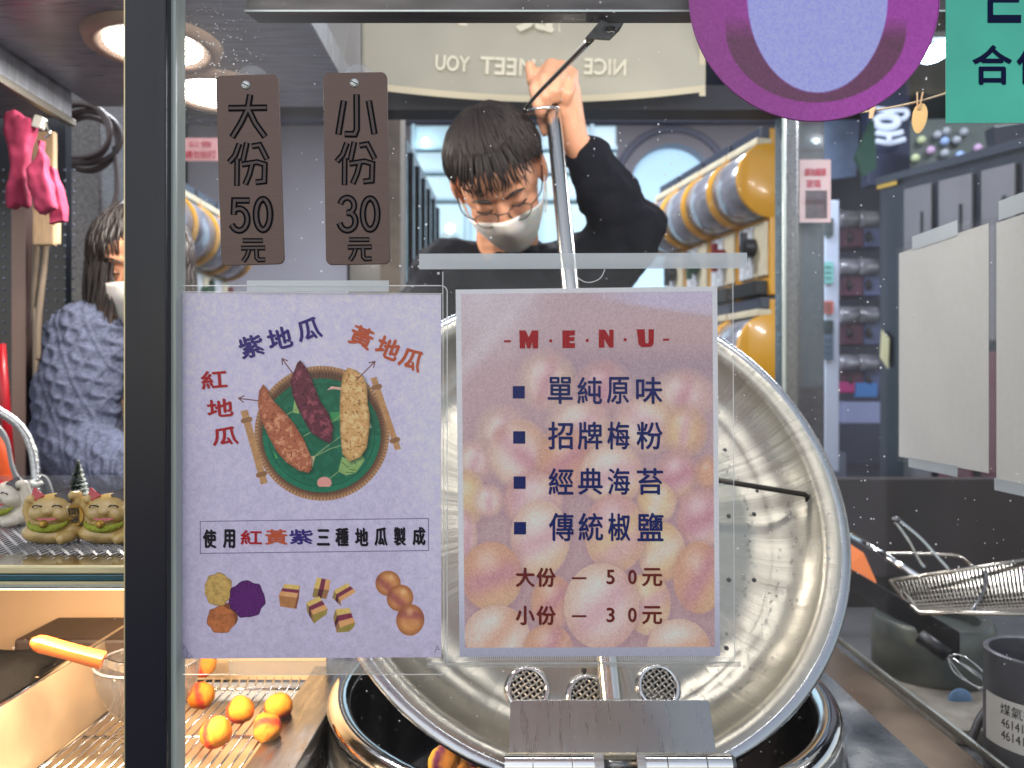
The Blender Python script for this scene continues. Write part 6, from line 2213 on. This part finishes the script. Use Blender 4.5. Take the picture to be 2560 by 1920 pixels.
glove([(18, 745), (34, 712), (52, 716), (60, 770), (66, 712), (90, 704), (104, 770), (118, 735), (140, 742), (142, 790), (170, 755), (205, 770), (202, 830), (172, 920), (160, 1000), (150, 1100), (155, 1200), (160, 1320), (130, 1345), (100, 1312), (60, 1350), (30, 1335), (40, 1250), (50, 1150), (65, 1050), (45, 950), (25, 850)], 1.16, .020,
      'pink rubber glove hanging fingers up, leftmost of the gloves', 1)
glove([(240, 865), (262, 960), (290, 1010), (288, 1110), (312, 1200), (340, 1340), (300, 1360), (245, 1395), (215, 1350), (180, 1240), (160, 1190), (165, 1080), (212, 1000), (228, 920)], 1.145, .022, 'short folded pink rubber glove in the middle of the bunch', 2)
glove([(285, 1045), (330, 1055), (355, 1090), (370, 1200), (400, 1330), (420, 1435), (300, 1455), (296, 1380), (312, 1250), (296, 1130)], 1.17, .020, 'pink rubber glove at the right of the bunch, cuff lowest', 3)
t = thing('glove_hook', 'small metal hook and white clip holding the gloves', 'hook', P(105, 300, 1.17))
MB().tube(spline([P(88, 292, 1.17), P(110, 300, 1.17), P(124, 330, 1.165), P(112, 345, 1.165)], 6), .0022, 8).build('hook_wire', M_chrome, t, smooth=True)
sheet_box(MB(), 82, 288, 104, 318, 1.16, 1.172, .3, 4).build('clip', mat('white_plastic', (212, 210, 204), rough=.4), t)

# ------------------------------------------------------------------ banner seen from behind
t = thing('cloth_banner', 'beige cloth banner over the man, its white lettering seen mirrored from behind', 'banner', P(1350, 250, 1.5))
DB = 1.50
nx, nz = 90, 20
vs, fs = [], []
hem = lambda px: 190 + (px - 800) * .10 if px < 905 else (218 + 37 * math.sin(min(1, max(0, (px - 900) / 900)) * PI * .93) - (px - 900) * .004)
M_lin = mat('linen_beige', (176, 172, 158), rough=.9, var=.10, vs=5, bump=.15, bs=700)
for i in range(nx + 1):
    px = 905 + (1762 - 905) * i / nx
    for j in range(nz + 1):
        py = -90 + (hem(px) + 90) * j / nz
        vs.append(P(px, py, DB + .010 * math.sin(px / 95) * j / nz + .006 * math.sin(px / 41 + j * .2)))
for i in range(nx):
    for j in range(nz):
        a = i * (nz + 1) + j
        fs.append((a, a + 1, a + nz + 2, a + nz + 1))
mb = MB()
mb.add(vs, fs)
cl = mb.build('cloth', M_lin, t, smooth=True)
md = cl.modifiers.new('th', 'SOLIDIFY')
md.thickness = .002
hp = [P(905 + (1762 - 905) * i / 60, hem(905 + (1762 - 905) * i / 60) - 6, DB + .010 * math.sin((905 + 857 * i / 60) / 95) + .006 * math.sin((905 + 857 * i / 60) / 41 + 4) - .003) for i in range(61)]
mb = MB()
mb.add([p + Vector((0, 0, .0065)) for p in hp] + [p - Vector((0, 0, .0065)) for p in hp], [(i, i + 1, 62 + i, 61 + i) for i in range(60)])
hm = mb.build('hem', mat('hem_cream', (206, 196, 170), rough=.9), t, smooth=True)
sd_ = [P(1756, -90 + 330 * k / 10, DB - .003 + .004 * math.sin(k)) for k in range(11)]
mb = MB()
mb.add([p + Vector((.006, 0, 0)) for p in sd_] + [p - Vector((.006, 0, 0)) for p in sd_], [(i, i + 1, 12 + i, 11 + i) for i in range(10)])
mb.build('hem', mat('hem_cream', (206, 196, 170), rough=.9), t, smooth=True)
mb = MB()
fnb = lambda a, b: P(a, b, DB + .010 * math.sin(a / 95) * .75 + .006 * math.sin(a / 41 + 3) - .007)
text(mb, 'NICE', (1460, 146, 1566, 188), DB, R(2), .03, True, fn=fnb)
text(mb, 'TO', (1360, 150, 1420, 188), DB, R(1), .03, True, fn=fnb)
text(mb, 'MEET', (1200, 144, 1338, 188), DB, R(3), .03, True, fn=fnb)
text(mb, 'YOU', (1088, 138, 1174, 178), DB, R(4), .03, True, fn=fnb)
text(mb, '見', (1140, -34, 1225, 66), DB, R(2), .03, True, fn=fnb)
text(mb, '很', (1290, -30, 1440, 82), DB, R(2), .03, True, fn=fnb)
mb.build('lettering', mat('letter_cream', (226, 220, 200), rough=.9), t)
mb = MB().hexa([P(790, 40, 1.46), P(905, 40, 1.51), P(905, 40, 1.515), P(790, 40, 1.465), P(790, -90, 1.46), P(905, -90, 1.51), P(905, -90, 1.515), P(790, -90, 1.465)])
mb = MB()
mb.hexa([P(852, 196, 1.44), P(903, 196, 1.50), P(903, 196, 1.505), P(852, 196, 1.445), P(770, -90, 1.40), P(903, -90, 1.50), P(903, -90, 1.505), P(770, -90, 1.405)])
mb.build('side_cloth', mat('linen_grey', (148, 146, 146), rough=.9, var=.08, vs=6), label='grey cloth side flap between canopy and banner', cat='cloth')
mb = MB().box((.16, 1.60, ZC + .585), (1.1, .06, .05))
mb.build('dark_beam', mat('beam_black', (30, 31, 42), rough=.6), label='dark beam running behind the top of the banner', cat='beam')

# ------------------------------------------------------------------ right: corner post, side pane, pillar
XS = .570
t = thing('side_post', 'brushed stainless corner post at the back of the side pane', 'post', (XS - .02, 1.60, ZC - .45))
MB().box((wx(1966, 1.6), 1.60, ZC + .14), (.036, .04, 1.24)).build('post_body', M_steel_dark, t, bevel=.004)
MB().box((wx(1962, 1.57), 1.577, ZC + .14), (.008, .008, 1.24)).build('bright_edge', M_alu, t, bevel=.002)
mb = MB().box((XS, 1.10, ZC + .10), (.005, .945, 1.12))
mb.build('side_window', M_glass_clean, label='side glass on the right with two blank sheets taped to it', cat='window')
t = thing('side_ledge', 'flat steel ledge along the foot of the side pane', 'ledge', (XS, 1.1, ZC - .47))
MB().box((XS - .055, 1.10, ZC - .468), (.110, .95, .014)).build('ledge_top', mat('ledge_steel', (148, 128, 110), rough=.32, metal=.9, var=.1, vs=10, rvar=.08), t, bevel=.002)
MB().box((XS + .013, 1.10, ZC - .456), (.005, .95, .010)).build('bright_lip', M_alu, t, bevel=.001)
MB().box((XS - .055, 1.10, ZC - .58), (.100, .95, .20)).build('ledge_web', M_steel_dark, t)
box_thing('grey_pillar', 'dark grey stone pillar behind the side post', 'pillar', ((wx(1992, 1.75) + wx(2062, 1.75)) / 2, 1.80, 1.3), (wx(2062, 1.75) - wx(1992, 1.75), .10, 2.6), mat('pillar_grey', (60, 59, 64), rough=.5, var=.3, vs=90, coat=.1), .004)
notice(2000, 399, 2077, 556, 1.72, 'pink_notice', 'pink framed notice with red lettering and a dark photo on the grey pillar', M_pinkb,
       [('請勿觸摸', (2012, 420, 2066, 440), M_pinkr), ('玻璃', (2016, 448, 2052, 470), M_pinkr)], ((2014, 466 + 10, 2068, 546), mat('notice_photo', (70, 42, 48), rough=.6, var=.5, vs=60)))

# blank sheets on the side pane
def side_sheet(y0, y1, ztop, zbot, lab):
    t = thing('blank_sheet', lab, 'paper sheet', (XS - .004, (y0 + y1) / 2, zbot), group='blank sheets on the side pane')
    MB().box((XS - .0040, (y0 + y1) / 2, (ztop + zbot) / 2), (.0004, y1 - y0, ztop - zbot)).build('paper', M_white_paper, t)
    MB().box((XS - .0046, (y0 + y1) / 2, (ztop + zbot) / 2), (.0003, y1 - y0 + .012, ztop - zbot + .014)).build('laminate', M_lam, t)
    return t
dA, dB_ = 1.124, .913
zt_, zb_ = ZC + .1985, ZC - .1045
zt_, zb_ = ZC - (622 - 960) / F * 1.124, ZC - (1130 - 960) / F * 1.124
side_sheet(.913, 1.124, ZC + .191, ZC - .106, 'blank cream sheet taped on the side pane, whole sheet in view')
side_sheet(.690, .898, ZC + .188, ZC - .112, 'blank cream sheet taped on the side pane, cut off by the right edge')
def side_tape(y0, y1, z0, z1, lab):
    MB().box((XS - .0052, (y0 + y1) / 2, (z0 + z1) / 2), (.0004, y1 - y0, z1 - z0)).build('tape_strip', M_tape, label=lab, cat='tape', group='strips of clear tape on the side pane')
side_tape(.975, 1.085, ZC + .188, ZC + .208, 'clear tape holding the top of the whole blank sheet')
side_tape(.80, .892, ZC + .190, ZC + .212, 'clear tape holding the top of the cut off blank sheet')
side_tape(.975, 1.095, ZC - .118, ZC - .104, 'clear tape holding the bottom of the whole blank sheet')
side_tape(.78, .90, ZC - .124, ZC - .110, 'clear tape holding the bottom of the cut off blank sheet')

# ------------------------------------------------------------------ beyond the side pane: dark cabinet with grey lockers
zf_ = ZC - .55
dl, dr = 3.5, 2.35
xL, xR = wx(2200, dl), wx(2640, dr)
t = thing('locker_cabinet', 'long dark cabinet with grey locker doors behind the blank sheets', 'cabinet', ((xL + xR) / 2, 2.9, zf_))
zL, zR = wz(462, dl), wz(350, dr)
dv = Vector((xR - xL, dr - dl, 0))
nv = Vector((-dv.y, dv.x, 0)).normalized()
if nv.x < 0:
    nv = -nv
pL0, pR0 = Vector((xL, dl, 0)), Vector((xR, dr, 0))
zbL = ZC - .55
Zv = Vector((0, 0, 1))
cab = [pL0 + Zv * (zbL + .06), pR0 + Zv * (zbL + .06), pR0 + nv * .4 + Zv * (zbL + .06), pL0 + nv * .4 + Zv * (zbL + .06), pL0 + Zv * zL, pR0 + Zv * zR, pR0 + nv * .4 + Zv * zR, pL0 + nv * .4 + Zv * zL]
MB().hexa(cab).build('cabinet_body', mat('cabinet_dark', (24, 26, 36), rough=.4, var=.2, vs=6), t)
MB().hexa([p + Zv * (.0) for p in (pL0 - nv * .02 + Zv * zL, pR0 - nv * .02 + Zv * zR, pR0 + nv * .42 + Zv * zR, pL0 + nv * .42 + Zv * zL, pL0 - nv * .02 + Zv * (zL + .03), pR0 - nv * .02 + Zv * (zR + .03), pR0 + nv * .42 + Zv * (zR + .03), pL0 + nv * .42 + Zv * (zL + .03))]).build(
    'top_plate', mat('cabinet_top', (50, 53, 64), rough=.35, metal=.3), t)
def face_pt(s, h):
    b = pL0.lerp(pR0, s)
    zt2 = zL + (zR - zL) * s
    return b - nv * .004 + Zv * (zbL + .06 + (zt2 - zbL - .06) * h)
M_lock = mat('locker_grey', (96, 95, 100), rough=.45, var=.08, vs=5)
for a_, b_ in ((.215, .40), (.45, .64), (.69, .85), (.89, .99)):
    for h0, h1 in ((.50, .965), (.04, .47)):
        q = [face_pt(a_, h0), face_pt(b_, h0), face_pt(b_, h1), face_pt(a_, h1)]
        q2 = [p - nv * .012 for p in q]
        dd = MB().hexa([q[0], q[1], q2[1], q2[0], q[3], q[2], q2[2], q2[3]]).build('locker_door', M_lock if h0 > .1 or a_ < .4 else mat('locker_wine', (92, 50, 60), rough=.45), t, bevel=.004)
        if h0 > .1:
            s0 = b_ - (b_ - a_) * .36
            q = [p - nv * .013 for p in (face_pt(s0, .765), face_pt(s0 + .022, .765), face_pt(s0 + .022, .885), face_pt(s0, .885))]
            MB().add(q, [(0, 1, 2, 3)]).build('slot', M_slot, dd, local=True)
q = [p - nv * .010 for p in (face_pt(.0, .985), face_pt(.16, .985), face_pt(.16, 1.01), face_pt(.0, 1.01))]
MB().add(q, [(0, 1, 2, 3)]).build('yellow_trim', mat('trim_yellow', (170, 140, 50), rough=.5), t)
for s in (.04, .94):
    b = pL0.lerp(pR0, s) + nv * .05
    MB().lathe([(0, 0), (.028, 0), (.034, .03), (.02, .06), (0, .06)], 16, Matrix.Translation((b.x, b.y, zbL))).build('foot', M_slot, t, smooth=True)
mb = MB()
q = [p - nv * .008 for p in (face_pt(.02, .44), face_pt(.09, .40), face_pt(.10, .50), face_pt(.035, .53))]
mb.add(q, [(0, 1, 2, 3)]).build('torn_sticker', mat('sticker_pale', (196, 192, 150), rough=.7), label='torn pale sticker on the dark cabinet side', cat='sticker')

# neon-like white sign on a dark column, green cloths, dotted board, white column with labels, capsule shelf
M_navy = mat('navy_board', (46, 58, 92), rough=.6, var=.25, vs=4)
box_thing('sign_column', 'dark blue column carrying the white rounded sign', 'column', (wx(2225, 3.9), 3.95, wz(300, 3.9) - .02), (.22, .08, .62), M_navy, .01)
t = thing('white_sign', 'white rounded tube lettering on the dark blue column', 'sign', P(2220, 370, 3.85))
M_neon = mat('sign_white', (206, 216, 236), rough=.4, emit=.5, ecol=(196, 212, 240))
ds = 3.84
MB().tube([P(2217 + 28 * math.cos(a), 304 + 14 * math.sin(a), ds) for a in [2 * PI * k / 24 for k in range(24)]], .018, 8, closed=True).build('letter_ring', M_neon, t, smooth=True)
for pts in ([(2190, 332), (2225, 336), (2256, 330)], [(2190, 352), (2225, 357), (2262, 348)]):
    MB().tube(spline([P(x, y, ds) for x, y in pts], 6), .013, 8).build('letter_bar', M_neon, t, smooth=True)
MB().tube([P(2222, 335, ds), P(2224, 354, ds)], .012, 8).build('letter_bar', M_neon, t, smooth=True)
MB().tube(spline([P(2190, 272, ds), P(2230, 276, ds), P(2262, 276, ds), P(2268, 288, ds), P(2256, 298, ds)], 6), .012, 8).build('letter_hook', M_neon, t, smooth=True)
for nm, lab, c_, pts, d in (('green_cloth', 'dark green cloth strip left of the white sign', (24, 62, 52), [(2140, 390), (2178, 300), (2186, 300), (2192, 420), (2160, 440)], 3.7),
                            ('blue_cloth', 'pale blue cloth hanging beside the grey pillar', (112, 134, 172), [(2062, 300), (2150, 300), (2140, 440), (2062, 450)], 4.2)):
    f = [P(x, y, d) for x, y in pts]
    m_ = len(f)
    k_2 = [p + Vector((0, .03, 0)) for p in f]
    MB().add(f + k_2, [tuple(range(m_)), tuple(reversed(range(m_, 2 * m_)))] + [(i, (i + 1) % m_, m_ + (i + 1) % m_, m_ + i) for i in range(m_)]).build(nm, mat(nm + '_m', c_, rough=.9, var=.3, vs=6), label=lab, cat='cloth')
box_thing('far_wall', 'blue back wall of the hall on the right', 'wall', (3.3, 5.4, 1.6), (3.6, .08, 2.8), mat('far_blue', (62, 66, 86), rough=.7, var=.35, vs=1.6), .002)
t = thing('dotted_board', 'dark green board studded with pastel knobs', 'board', P(2380, 420, 3.6))
MB().hexa([P(2275, 440, 3.62), P(2560, 420, 3.5), P(2560, 420, 3.55), P(2275, 440, 3.67), P(2275, 300, 3.62), P(2560, 290, 3.5), P(2560, 290, 3.55), P(2275, 300, 3.67)]).build('board_face', mat('board_green', (52, 66, 66), rough=.6, var=.25, vs=5), t)
for k, (px, py, c_) in enumerate(((2304, 350, 0), (2344, 337, 1), (2366, 328, 1), (2362, 353, 2), (2392, 350, 1), (2327, 376, 3), (2362, 383, 1), (2289, 395, 0), (2400, 388, 2), (2445, 370, 3), (2410, 330, 1))):
    d = 3.6 - (px - 2275) / 285 * .12
    MB().ball(P(px, py, d - .005), .020, 12, 8).build('knob', mat('knob_pastel%d' % c_, ((176, 190, 150), (150, 158, 170), (140, 170, 220), (180, 150, 190))[c_], rough=.4), t, smooth=True)
box_thing('black_monitor', 'black screen box above the lockers at the right edge', 'screen', P(2540, 345, 3.0), (.20, .06, .10), mat('screen_black', (14, 16, 30), rough=.3), .004, (0, R(-8), 0))
t = thing('label_column', 'narrow white column with small labels by the grey pillar', 'column', P(2082, 1180, 3.1))
sheet_box(MB(), 2062, 500, 2098, 1180, 3.10, 3.22).build('column_body', mat('column_white', (168, 182, 206), rough=.5), t, bevel=.004)
for k, (y0, y1, c_) in enumerate(((545, 590, (60, 70, 74)), (655, 708, (110, 178, 178)), (752, 784, (178, 96, 84)), (800, 836, (30, 46, 50)), (836, 900, (70, 90, 112)))):
    sheet_box(MB(), 2060, y0, 2084, y1, 3.093, 3.098, 0, 4).build('label_plate', mat('label_c%d' % k, c_, rough=.5), t)
    mb = MB()
    for j in range(3):
        ribbon(mb, [(2063, y0 + (j + 1) * (y1 - y0) / 4), (2078, y0 + (j + 1) * (y1 - y0) / 4)], 3, 3.090)
    mb.build('label_print', mat('label_ink', (40, 50, 60), rough=.6), t)
box_thing('column_base', 'grey block under the white label column', 'plinth', (wx(2078, 3.2), 3.2, ZC - .40), (.075, .12, .24), mat('plinth_grey', (110, 120, 140), rough=.6), .004)
# purple capsule shelf
t0 = None
M_pur_m = mat('machine_plum', (78, 36, 62), rough=.4)
M_blu_m = mat('machine_slate', (74, 86, 124), rough=.4)
d = 4.3
names = ['top', 'second', 'third', 'bottom']
for r_ in range(4):
    for c_ in range(2):
        px = 2118 + 48 * c_
        py = 590 + 120 * r_
        lab = ('plum' if c_ == 0 else 'slate blue') + ' capsule machine with a clear dome, ' + names[r_] + ' row of the far stack'
        t = thing('capsule_machine', lab, 'capsule machine', P(px, py + 34, d), group='capsule machines in the far stack')
        s = d / F
        MB().box(P(px, py + 4, d + .09), (46 * s, .18, 60 * s)).build('body', M_pur_m if c_ == 0 else M_blu_m, t, bevel=.006)
        Mx = Matrix.Translation(P(px, py - 42, d)) @ Matrix.Rotation(R(90), 4, 'Y')
        MB().lathe([(0, -22 * s), (20 * s, -22 * s), (22 * s, -19 * s), (22 * s, 19 * s), (20 * s, 22 * s), (0, 22 * s)], 20, Mx).build('dome', M_dome, t, smooth=True, auto=40)
        MB().ball(P(px + 4, py + 2, d - .004), (7 * s, .03, 14 * s), 12, 8).build('knob', M_slot, t, smooth=True)
t = thing('stack_plinth', 'pale blue plinth under the far capsule stack with pink and blue front', 'plinth', P(2140, 1080, d))
MB().box(P(2145, 1030, d + .1), (.26, .22, .12)).build('plinth_body', mat('plinth_blue', (140, 150, 190), rough=.5), t, bevel=.006)
MB().box(P(2112, 968, d - .01), (.10, .03, .06)).build('pink_flap', mat('flap_pink', (170, 50, 120), rough=.5), t, bevel=.004)
MB().box(P(2164, 975, d - .01), (.12, .03, .08)).build('blue_flap', mat('flap_blue', (60, 120, 190), rough=.5), t, bevel=.004)

# lamp, cord with peg and tag
t = thing('tube_lamp', 'bright blue white lamp between the round sticker and the green sign', 'lamp', P(2335, 130, 2.6))
MB().ball(P(2345, 128, 2.6), (.060, .05, .028), 20, 12, (0, R(-28), 0)).build('glow_tube', mat('lamp_bluewhite', (226, 240, 255), emit=16, ecol=(206, 232, 255)), t, smooth=True)
MB().box(P(2345, 100, 2.62), (.14, .08, .02)).build('housing', M_black, t)
MB().tube(spline([P(2060, 290, .95), P(2180, 277, .95), P(2290, 255, .95), P(2420, 215, .95), P(2600, 150, .95)], 8), .0013, 6).build('twine', mat('twine', (176, 158, 132), rough=.9), smooth=True, label='thin twine line slung across behind the window', cat='twine')
t = thing('wooden_tag', 'small oval wooden tag hanging from the twine', 'tag', P(2298, 334, .94))
mb = MB()
cx, cy = 2299, 296
mb.add([P(cx + 19 * math.cos(a) * (1 - .12 * math.sin(a)) + -8 * math.sin(a) * .6, cy + 38 * math.sin(a), .943) for a in [2 * PI * k / 28 for k in range(28)]] + [P(cx + 19 * math.cos(a) * (1 - .12 * math.sin(a)) + -8 * math.sin(a) * .6, cy + 38 * math.sin(a), .947) for a in [2 * PI * k / 28 for k in range(28)]],
       [tuple(range(28)), tuple(reversed(range(28, 56)))] + [(i, (i + 1) % 28, 28 + (i + 1) % 28, 28 + i) for i in range(28)])
mb.build('tag_face', mat('tag_wood', (214, 176, 116), rough=.6, var=.06, vs=30), t, bevel=.0006)
t = thing('clothes_peg', 'tiny wooden clothes peg clamping the oval tag to the twine', 'peg', P(2300, 272, .94))
for s in (-1, 1):
    MB().hexa([P(2300 + s * 5, 230, .941), P(2300 + s * 9, 230, .941), P(2300 + s * 9, 230, .946), P(2300 + s * 5, 230, .946), P(2296 + s * 1, 272, .941), P(2296 + s * 4, 272, .941), P(2296 + s * 4, 272, .946), P(2296 + s * 1, 272, .946)]).build('peg_half', mat('peg_wood', (196, 160, 124), rough=.6), t)
t = thing('clothes_peg', 'tiny wooden clothes peg on the twine under the round sticker', 'peg', P(2185, 290, .95))
MB().hexa([P(2176, 262, .944), P(2190, 262, .944), P(2190, 262, .95), P(2176, 262, .95), P(2172, 296, .944), P(2182, 296, .944), P(2182, 296, .95), P(2172, 296, .95)]).build('peg_half', mat('peg_wood', (196, 160, 124), rough=.6), t, bevel=.0005)

# ------------------------------------------------------------------ neighbour's counter, lower right
ZN = ZC - .50
box_thing('neighbour_counter', 'dull steel counter with the stove beyond the side pane', 'counter', (1.02, 1.15, ZN - .02), (.84, 1.15, .04), mat('dull_steel', (78, 80, 84), rough=.45, metal=.4, var=.3, vs=9, rvar=.15), .004)
t = thing('stove_plinth', 'whitish stone slab under the grey stove drum', 'slab', P(2290, 1770, 1.2))
MB().box((.64 + .08, 1.19, ZN + .012), (.22, .26, .022)).build('slab_top', mat('slab_stone', (140, 134, 124), rough=.7, var=.25, vs=40), t, bevel=.006)
c = P(2330, 1650, 1.28)
t = thing('stove_drum', 'grey enamel stove drum with a small blue disc on its side', 'stove', (c.x, c.y, ZN + .02))
MB().lathe([(0, .0), (.088, 0), (.092, .008), (.092, .082), (.086, .090), (.07, .090), (.07, .075), (0, .075)], 40, Matrix.Translation((c.x, c.y, ZN + .024))).build('drum', mat('drum_grey', (92, 98, 94), rough=.35, metal=.4, var=.2, vs=12), t, smooth=True, auto=40)
MB().ball((c.x - .055, c.y - .075, ZN + .12), (.003, .002, .003), 10, 6).build('rivet', M_chrome, t, smooth=True)
MB().ball(P(2400, 1752, 1.16), (.019, .006, .019), 18, 10).build('blue_disc', mat('disc_blue', (96, 132, 170), rough=.4), t, smooth=True)
c = P(2600, 1700, .96)
t = thing('gas_canister', 'open grey canister with a white printed gas shop label at the right edge', 'canister', (c.x, c.y, ZN))
rc = .061
zc0_, zc1_ = ZN, ZC - .335
Mc = Matrix.Translation((c.x, c.y, 0))
MB().lathe([(0, zc0_ + .002), (rc, zc0_ + .002), (rc, zc1_), (rc - .003, zc1_ + .002), (rc - .006, zc1_), (rc - .006, zc0_ + .02), (0, zc0_ + .02)], 48, Mc).build('can', mat('can_grey', (92, 92, 98), rough=.4, metal=.4, var=.12, vs=20), t, smooth=True, auto=40)
lz0, lz1 = ZC - .445, ZC - .385
prf = [(rc + .0006, lz0), (rc + .0006, lz1)]
MB().lathe(prf, 40, Mc, 0, R(170), R(330)).build('paper_label', mat('label_white', (206, 204, 200), rough=.6), t, smooth=True)
mb = MB()
def on_can(a, b):
    an = R(200) + a / rc
    return Vector((c.x + (rc + .0011) * math.cos(an), c.y + (rc + .0011) * math.sin(an), b))
def can_text(s, x0, x1, z0, z1):
    v, f = glyphs(s)
    lo, hi = v.min(0), v.max(0)
    qv = (v - lo) / (hi - lo)
    mb.add([on_can(x0 + (x1 - x0) * p, z0 + (z1 - z0) * r) for p, r in qv], f)
can_text('煤氣行', -.005, .034, lz1 - .019, lz1 - .005)
can_text('4614170', -.004, .034, lz1 - .034, lz1 - .023)
can_text('4614171', -.004, .034, lz1 - .049, lz1 - .038)
mb.build('lettering', mat('label_black', (24, 24, 26), rough=.6), t, local=False)
MB().tube(spline([P(2425, 1860, 1.0), P(2450, 1800, 1.02), P(2490, 1740, 1.05), P(2500, 1690, 1.1)], 8), .0055, 8).build('black_hose', M_black, smooth=True, label='black gas hose curving to the canister', cat='hose')
# mesh basket
t = thing('mesh_basket', 'shallow wire mesh draining basket with a long handle', 'basket', P(2400, 1540, 1.18))
q0 = [P(2236, 1448, 1.36), P(2600, 1396, 1.10), P(2660, 1440, .98), P(2320, 1536, 1.16)]
rim = q0
b_ = [p.lerp(sum(q0, Vector()) / 4, .25) - Vector((0, 0, .028)) for p in q0]
M_wire = mat('wire_steel', (188, 180, 168), rough=.25, metal=1)
mb = MB()
top = [P(2232, 1446, 1.40), P(2620, 1392, 1.30)]
low = [P(2300, 1532, 1.18), P(2640, 1536, 1.10)]
MB().tube([P(2225, 1452, 1.36), top[1]], .0034, 8).build('upper_rim', M_wire, t, smooth=True)
MB().tube([P(2225, 1452, 1.36), P(2262, 1502, 1.27), low[0], low[1]], .0034, 8).build('lower_rim', M_wire, t, smooth=True)
mesh = MB()
nU, nV = 40, 13
def bpt(u, v):
    a = top[0].lerp(top[1], u)
    e_ = P(2262, 1500, 1.27).lerp(low[0], .6).lerp(low[1], u) if False else low[0].lerp(low[1], u)
    p = a.lerp(e_, v)
    p.z -= .022 * math.sin(PI * min(max(v, 0), 1)) * (1 if 0 < u < 1.01 else 0)
    return p
for i in range(nU + 1):
    mesh.tube([bpt(i / nU, j / 8) for j in range(9)], .0008, 4)
for j in range(nV + 1):
    mesh.tube([bpt(i / 12, j / nV) for i in range(13)], .0009, 4)
mesh.build('wire_mesh', M_wire, t)
MB().tube(spline([P(2465, 1424, 1.33), P(2462, 1470, 1.25), P(2440, 1510, 1.17), P(2428, 1534, 1.155)], 6), .0030, 8).build('brace', M_steel_dark, t, smooth=True)
MB().tube([P(2100, 1322, 1.56), P(2200, 1380, 1.46), P(2290, 1440, 1.38)], .0060, 10, sq=(1, .5)).build('long_handle', M_chrome, t, smooth=True)
MB().tube(spline([P(2205, 1384, 1.5), P(2260, 1384, 1.5), P(2340, 1386, 1.5), P(2400, 1392, 1.48), P(2430, 1416, 1.44)], 6), .0032, 8).build('rear_loop', M_wire, t, smooth=True)
t = thing('steel_tongs', 'pair of open steel tongs standing in the mesh basket', 'tongs', P(2350, 1420, 1.42))
for pts in ([(2236, 1302), (2270, 1350), (2300, 1405), (2312, 1416)], [(2244, 1298), (2300, 1345), (2345, 1395), (2372, 1424)]):
    MB().tube(spline([P(x, y, 1.44) for x, y in pts], 6), .0046, 8, sq=(1, .45)).build('tong_arm', M_chrome, t, smooth=True)
MB().ball(P(2240, 1300, 1.44), (.009, .005, .007), 12, 8).build('tong_joint', M_steel_dark, t, smooth=True)
f = [P(2112, 1352, 1.44), P(2160, 1384, 1.40), P(2192, 1456, 1.36), P(2186, 1460, 1.36), P(2108, 1422, 1.40)]
m_ = len(f)
MB().add(f + [p + Vector((.002, .006, .0)) for p in f], [tuple(range(m_)), tuple(reversed(range(m_, 2 * m_)))] + [(i, (i + 1) % m_, m_ + (i + 1) % m_, m_ + i) for i in range(m_)]).build('orange_scraper', mat('scraper_orange', (216, 110, 26), rough=.4), label='orange plastic scraper blade beside the basket handle', cat='scraper', bevel=.001)
t = thing('black_bar', 'slanting black metal bar below the mesh basket', 'bar', P(2260, 1540, 1.3))
MB().hexa([P(2090, 1448, 1.44), P(2400, 1655, 1.12), P(2400, 1655, 1.16), P(2090, 1448, 1.48), P(2090, 1400, 1.44), P(2400, 1580, 1.12), P(2400, 1580, 1.16), P(2090, 1400, 1.48)]).build('bar_body', M_black, t, bevel=.003)
t = thing('wire_whisk', 'dark handled wire whisk lying in front of the stove drum', 'whisk', P(2400, 1680, 1.12))
MB().tube([P(2300, 1590, 1.15), P(2370, 1640, 1.12)], .011, 10).build('whisk_handle', M_black, t, smooth=True)
for k in range(5):
    a = 2 * PI * k / 5
    o_ = Vector((.006 * math.cos(a), 0, .010 * math.sin(a)))
    MB().tube(spline([P(2368, 1640, 1.12), P(2400, 1665, 1.11) + o_ * 1.6, P(2450, 1700, 1.09) + o_ * 1.4, P(2478, 1718, 1.08)], 6), .0012, 6).build('whisk_wire', M_chrome, t, smooth=True)
box_thing('dark_backdrop', 'dark brown stall wall behind the basket', 'wall', (1.7, 2.05, ZC - .38), (1.75, .04, .26), mat('stall_brown', (46, 40, 40), rough=.5, var=.25, vs=5), .003)
# assumed hall lamps, and first an added lamp brightening the neighbour counter and sheets
t = thing('counter_fill_lamp', 'slim lamp added out of view to brighten the neighbour counter', 'lamp', (1.05, 1.35, ZC + .62))
MB().box((1.05, 1.35, ZC + .635), (.5, .05, .03)).build('lamp_body', M_alu, t, bevel=.004)
area('counter_fill_light', (1.05, 1.35, ZC + .615), .45, 6.0, (.95, .95, 1.0), (0, R(20), 0), sy=.04)
for k, (x, y, p_) in enumerate(((-.9, 2.6, 40), (.55, 2.9, 42), (2.0, 2.5, 26), (.1, 2.35, 10))):  # unseen ceiling lamps, assumed so that the hall is lit
    t = thing('assumed_hall_lamp', 'flat white hall lamp assumed on the ceiling, ' + ('above the left hand machines', 'above the right hand machines', 'above the lockers', 'above the man')[k], 'ceiling lamp', (x, y, ZC + 1.64))
    MB().box((x, y, ZC + 1.655), (.62, .30, .03)).build('lamp_body', M_alu, t, bevel=.004)
    area('assumed_hall_light', (x, y, ZC + 1.63), .6, p_, (.90, .93, 1.0), (0, 0, 0), sy=.28)
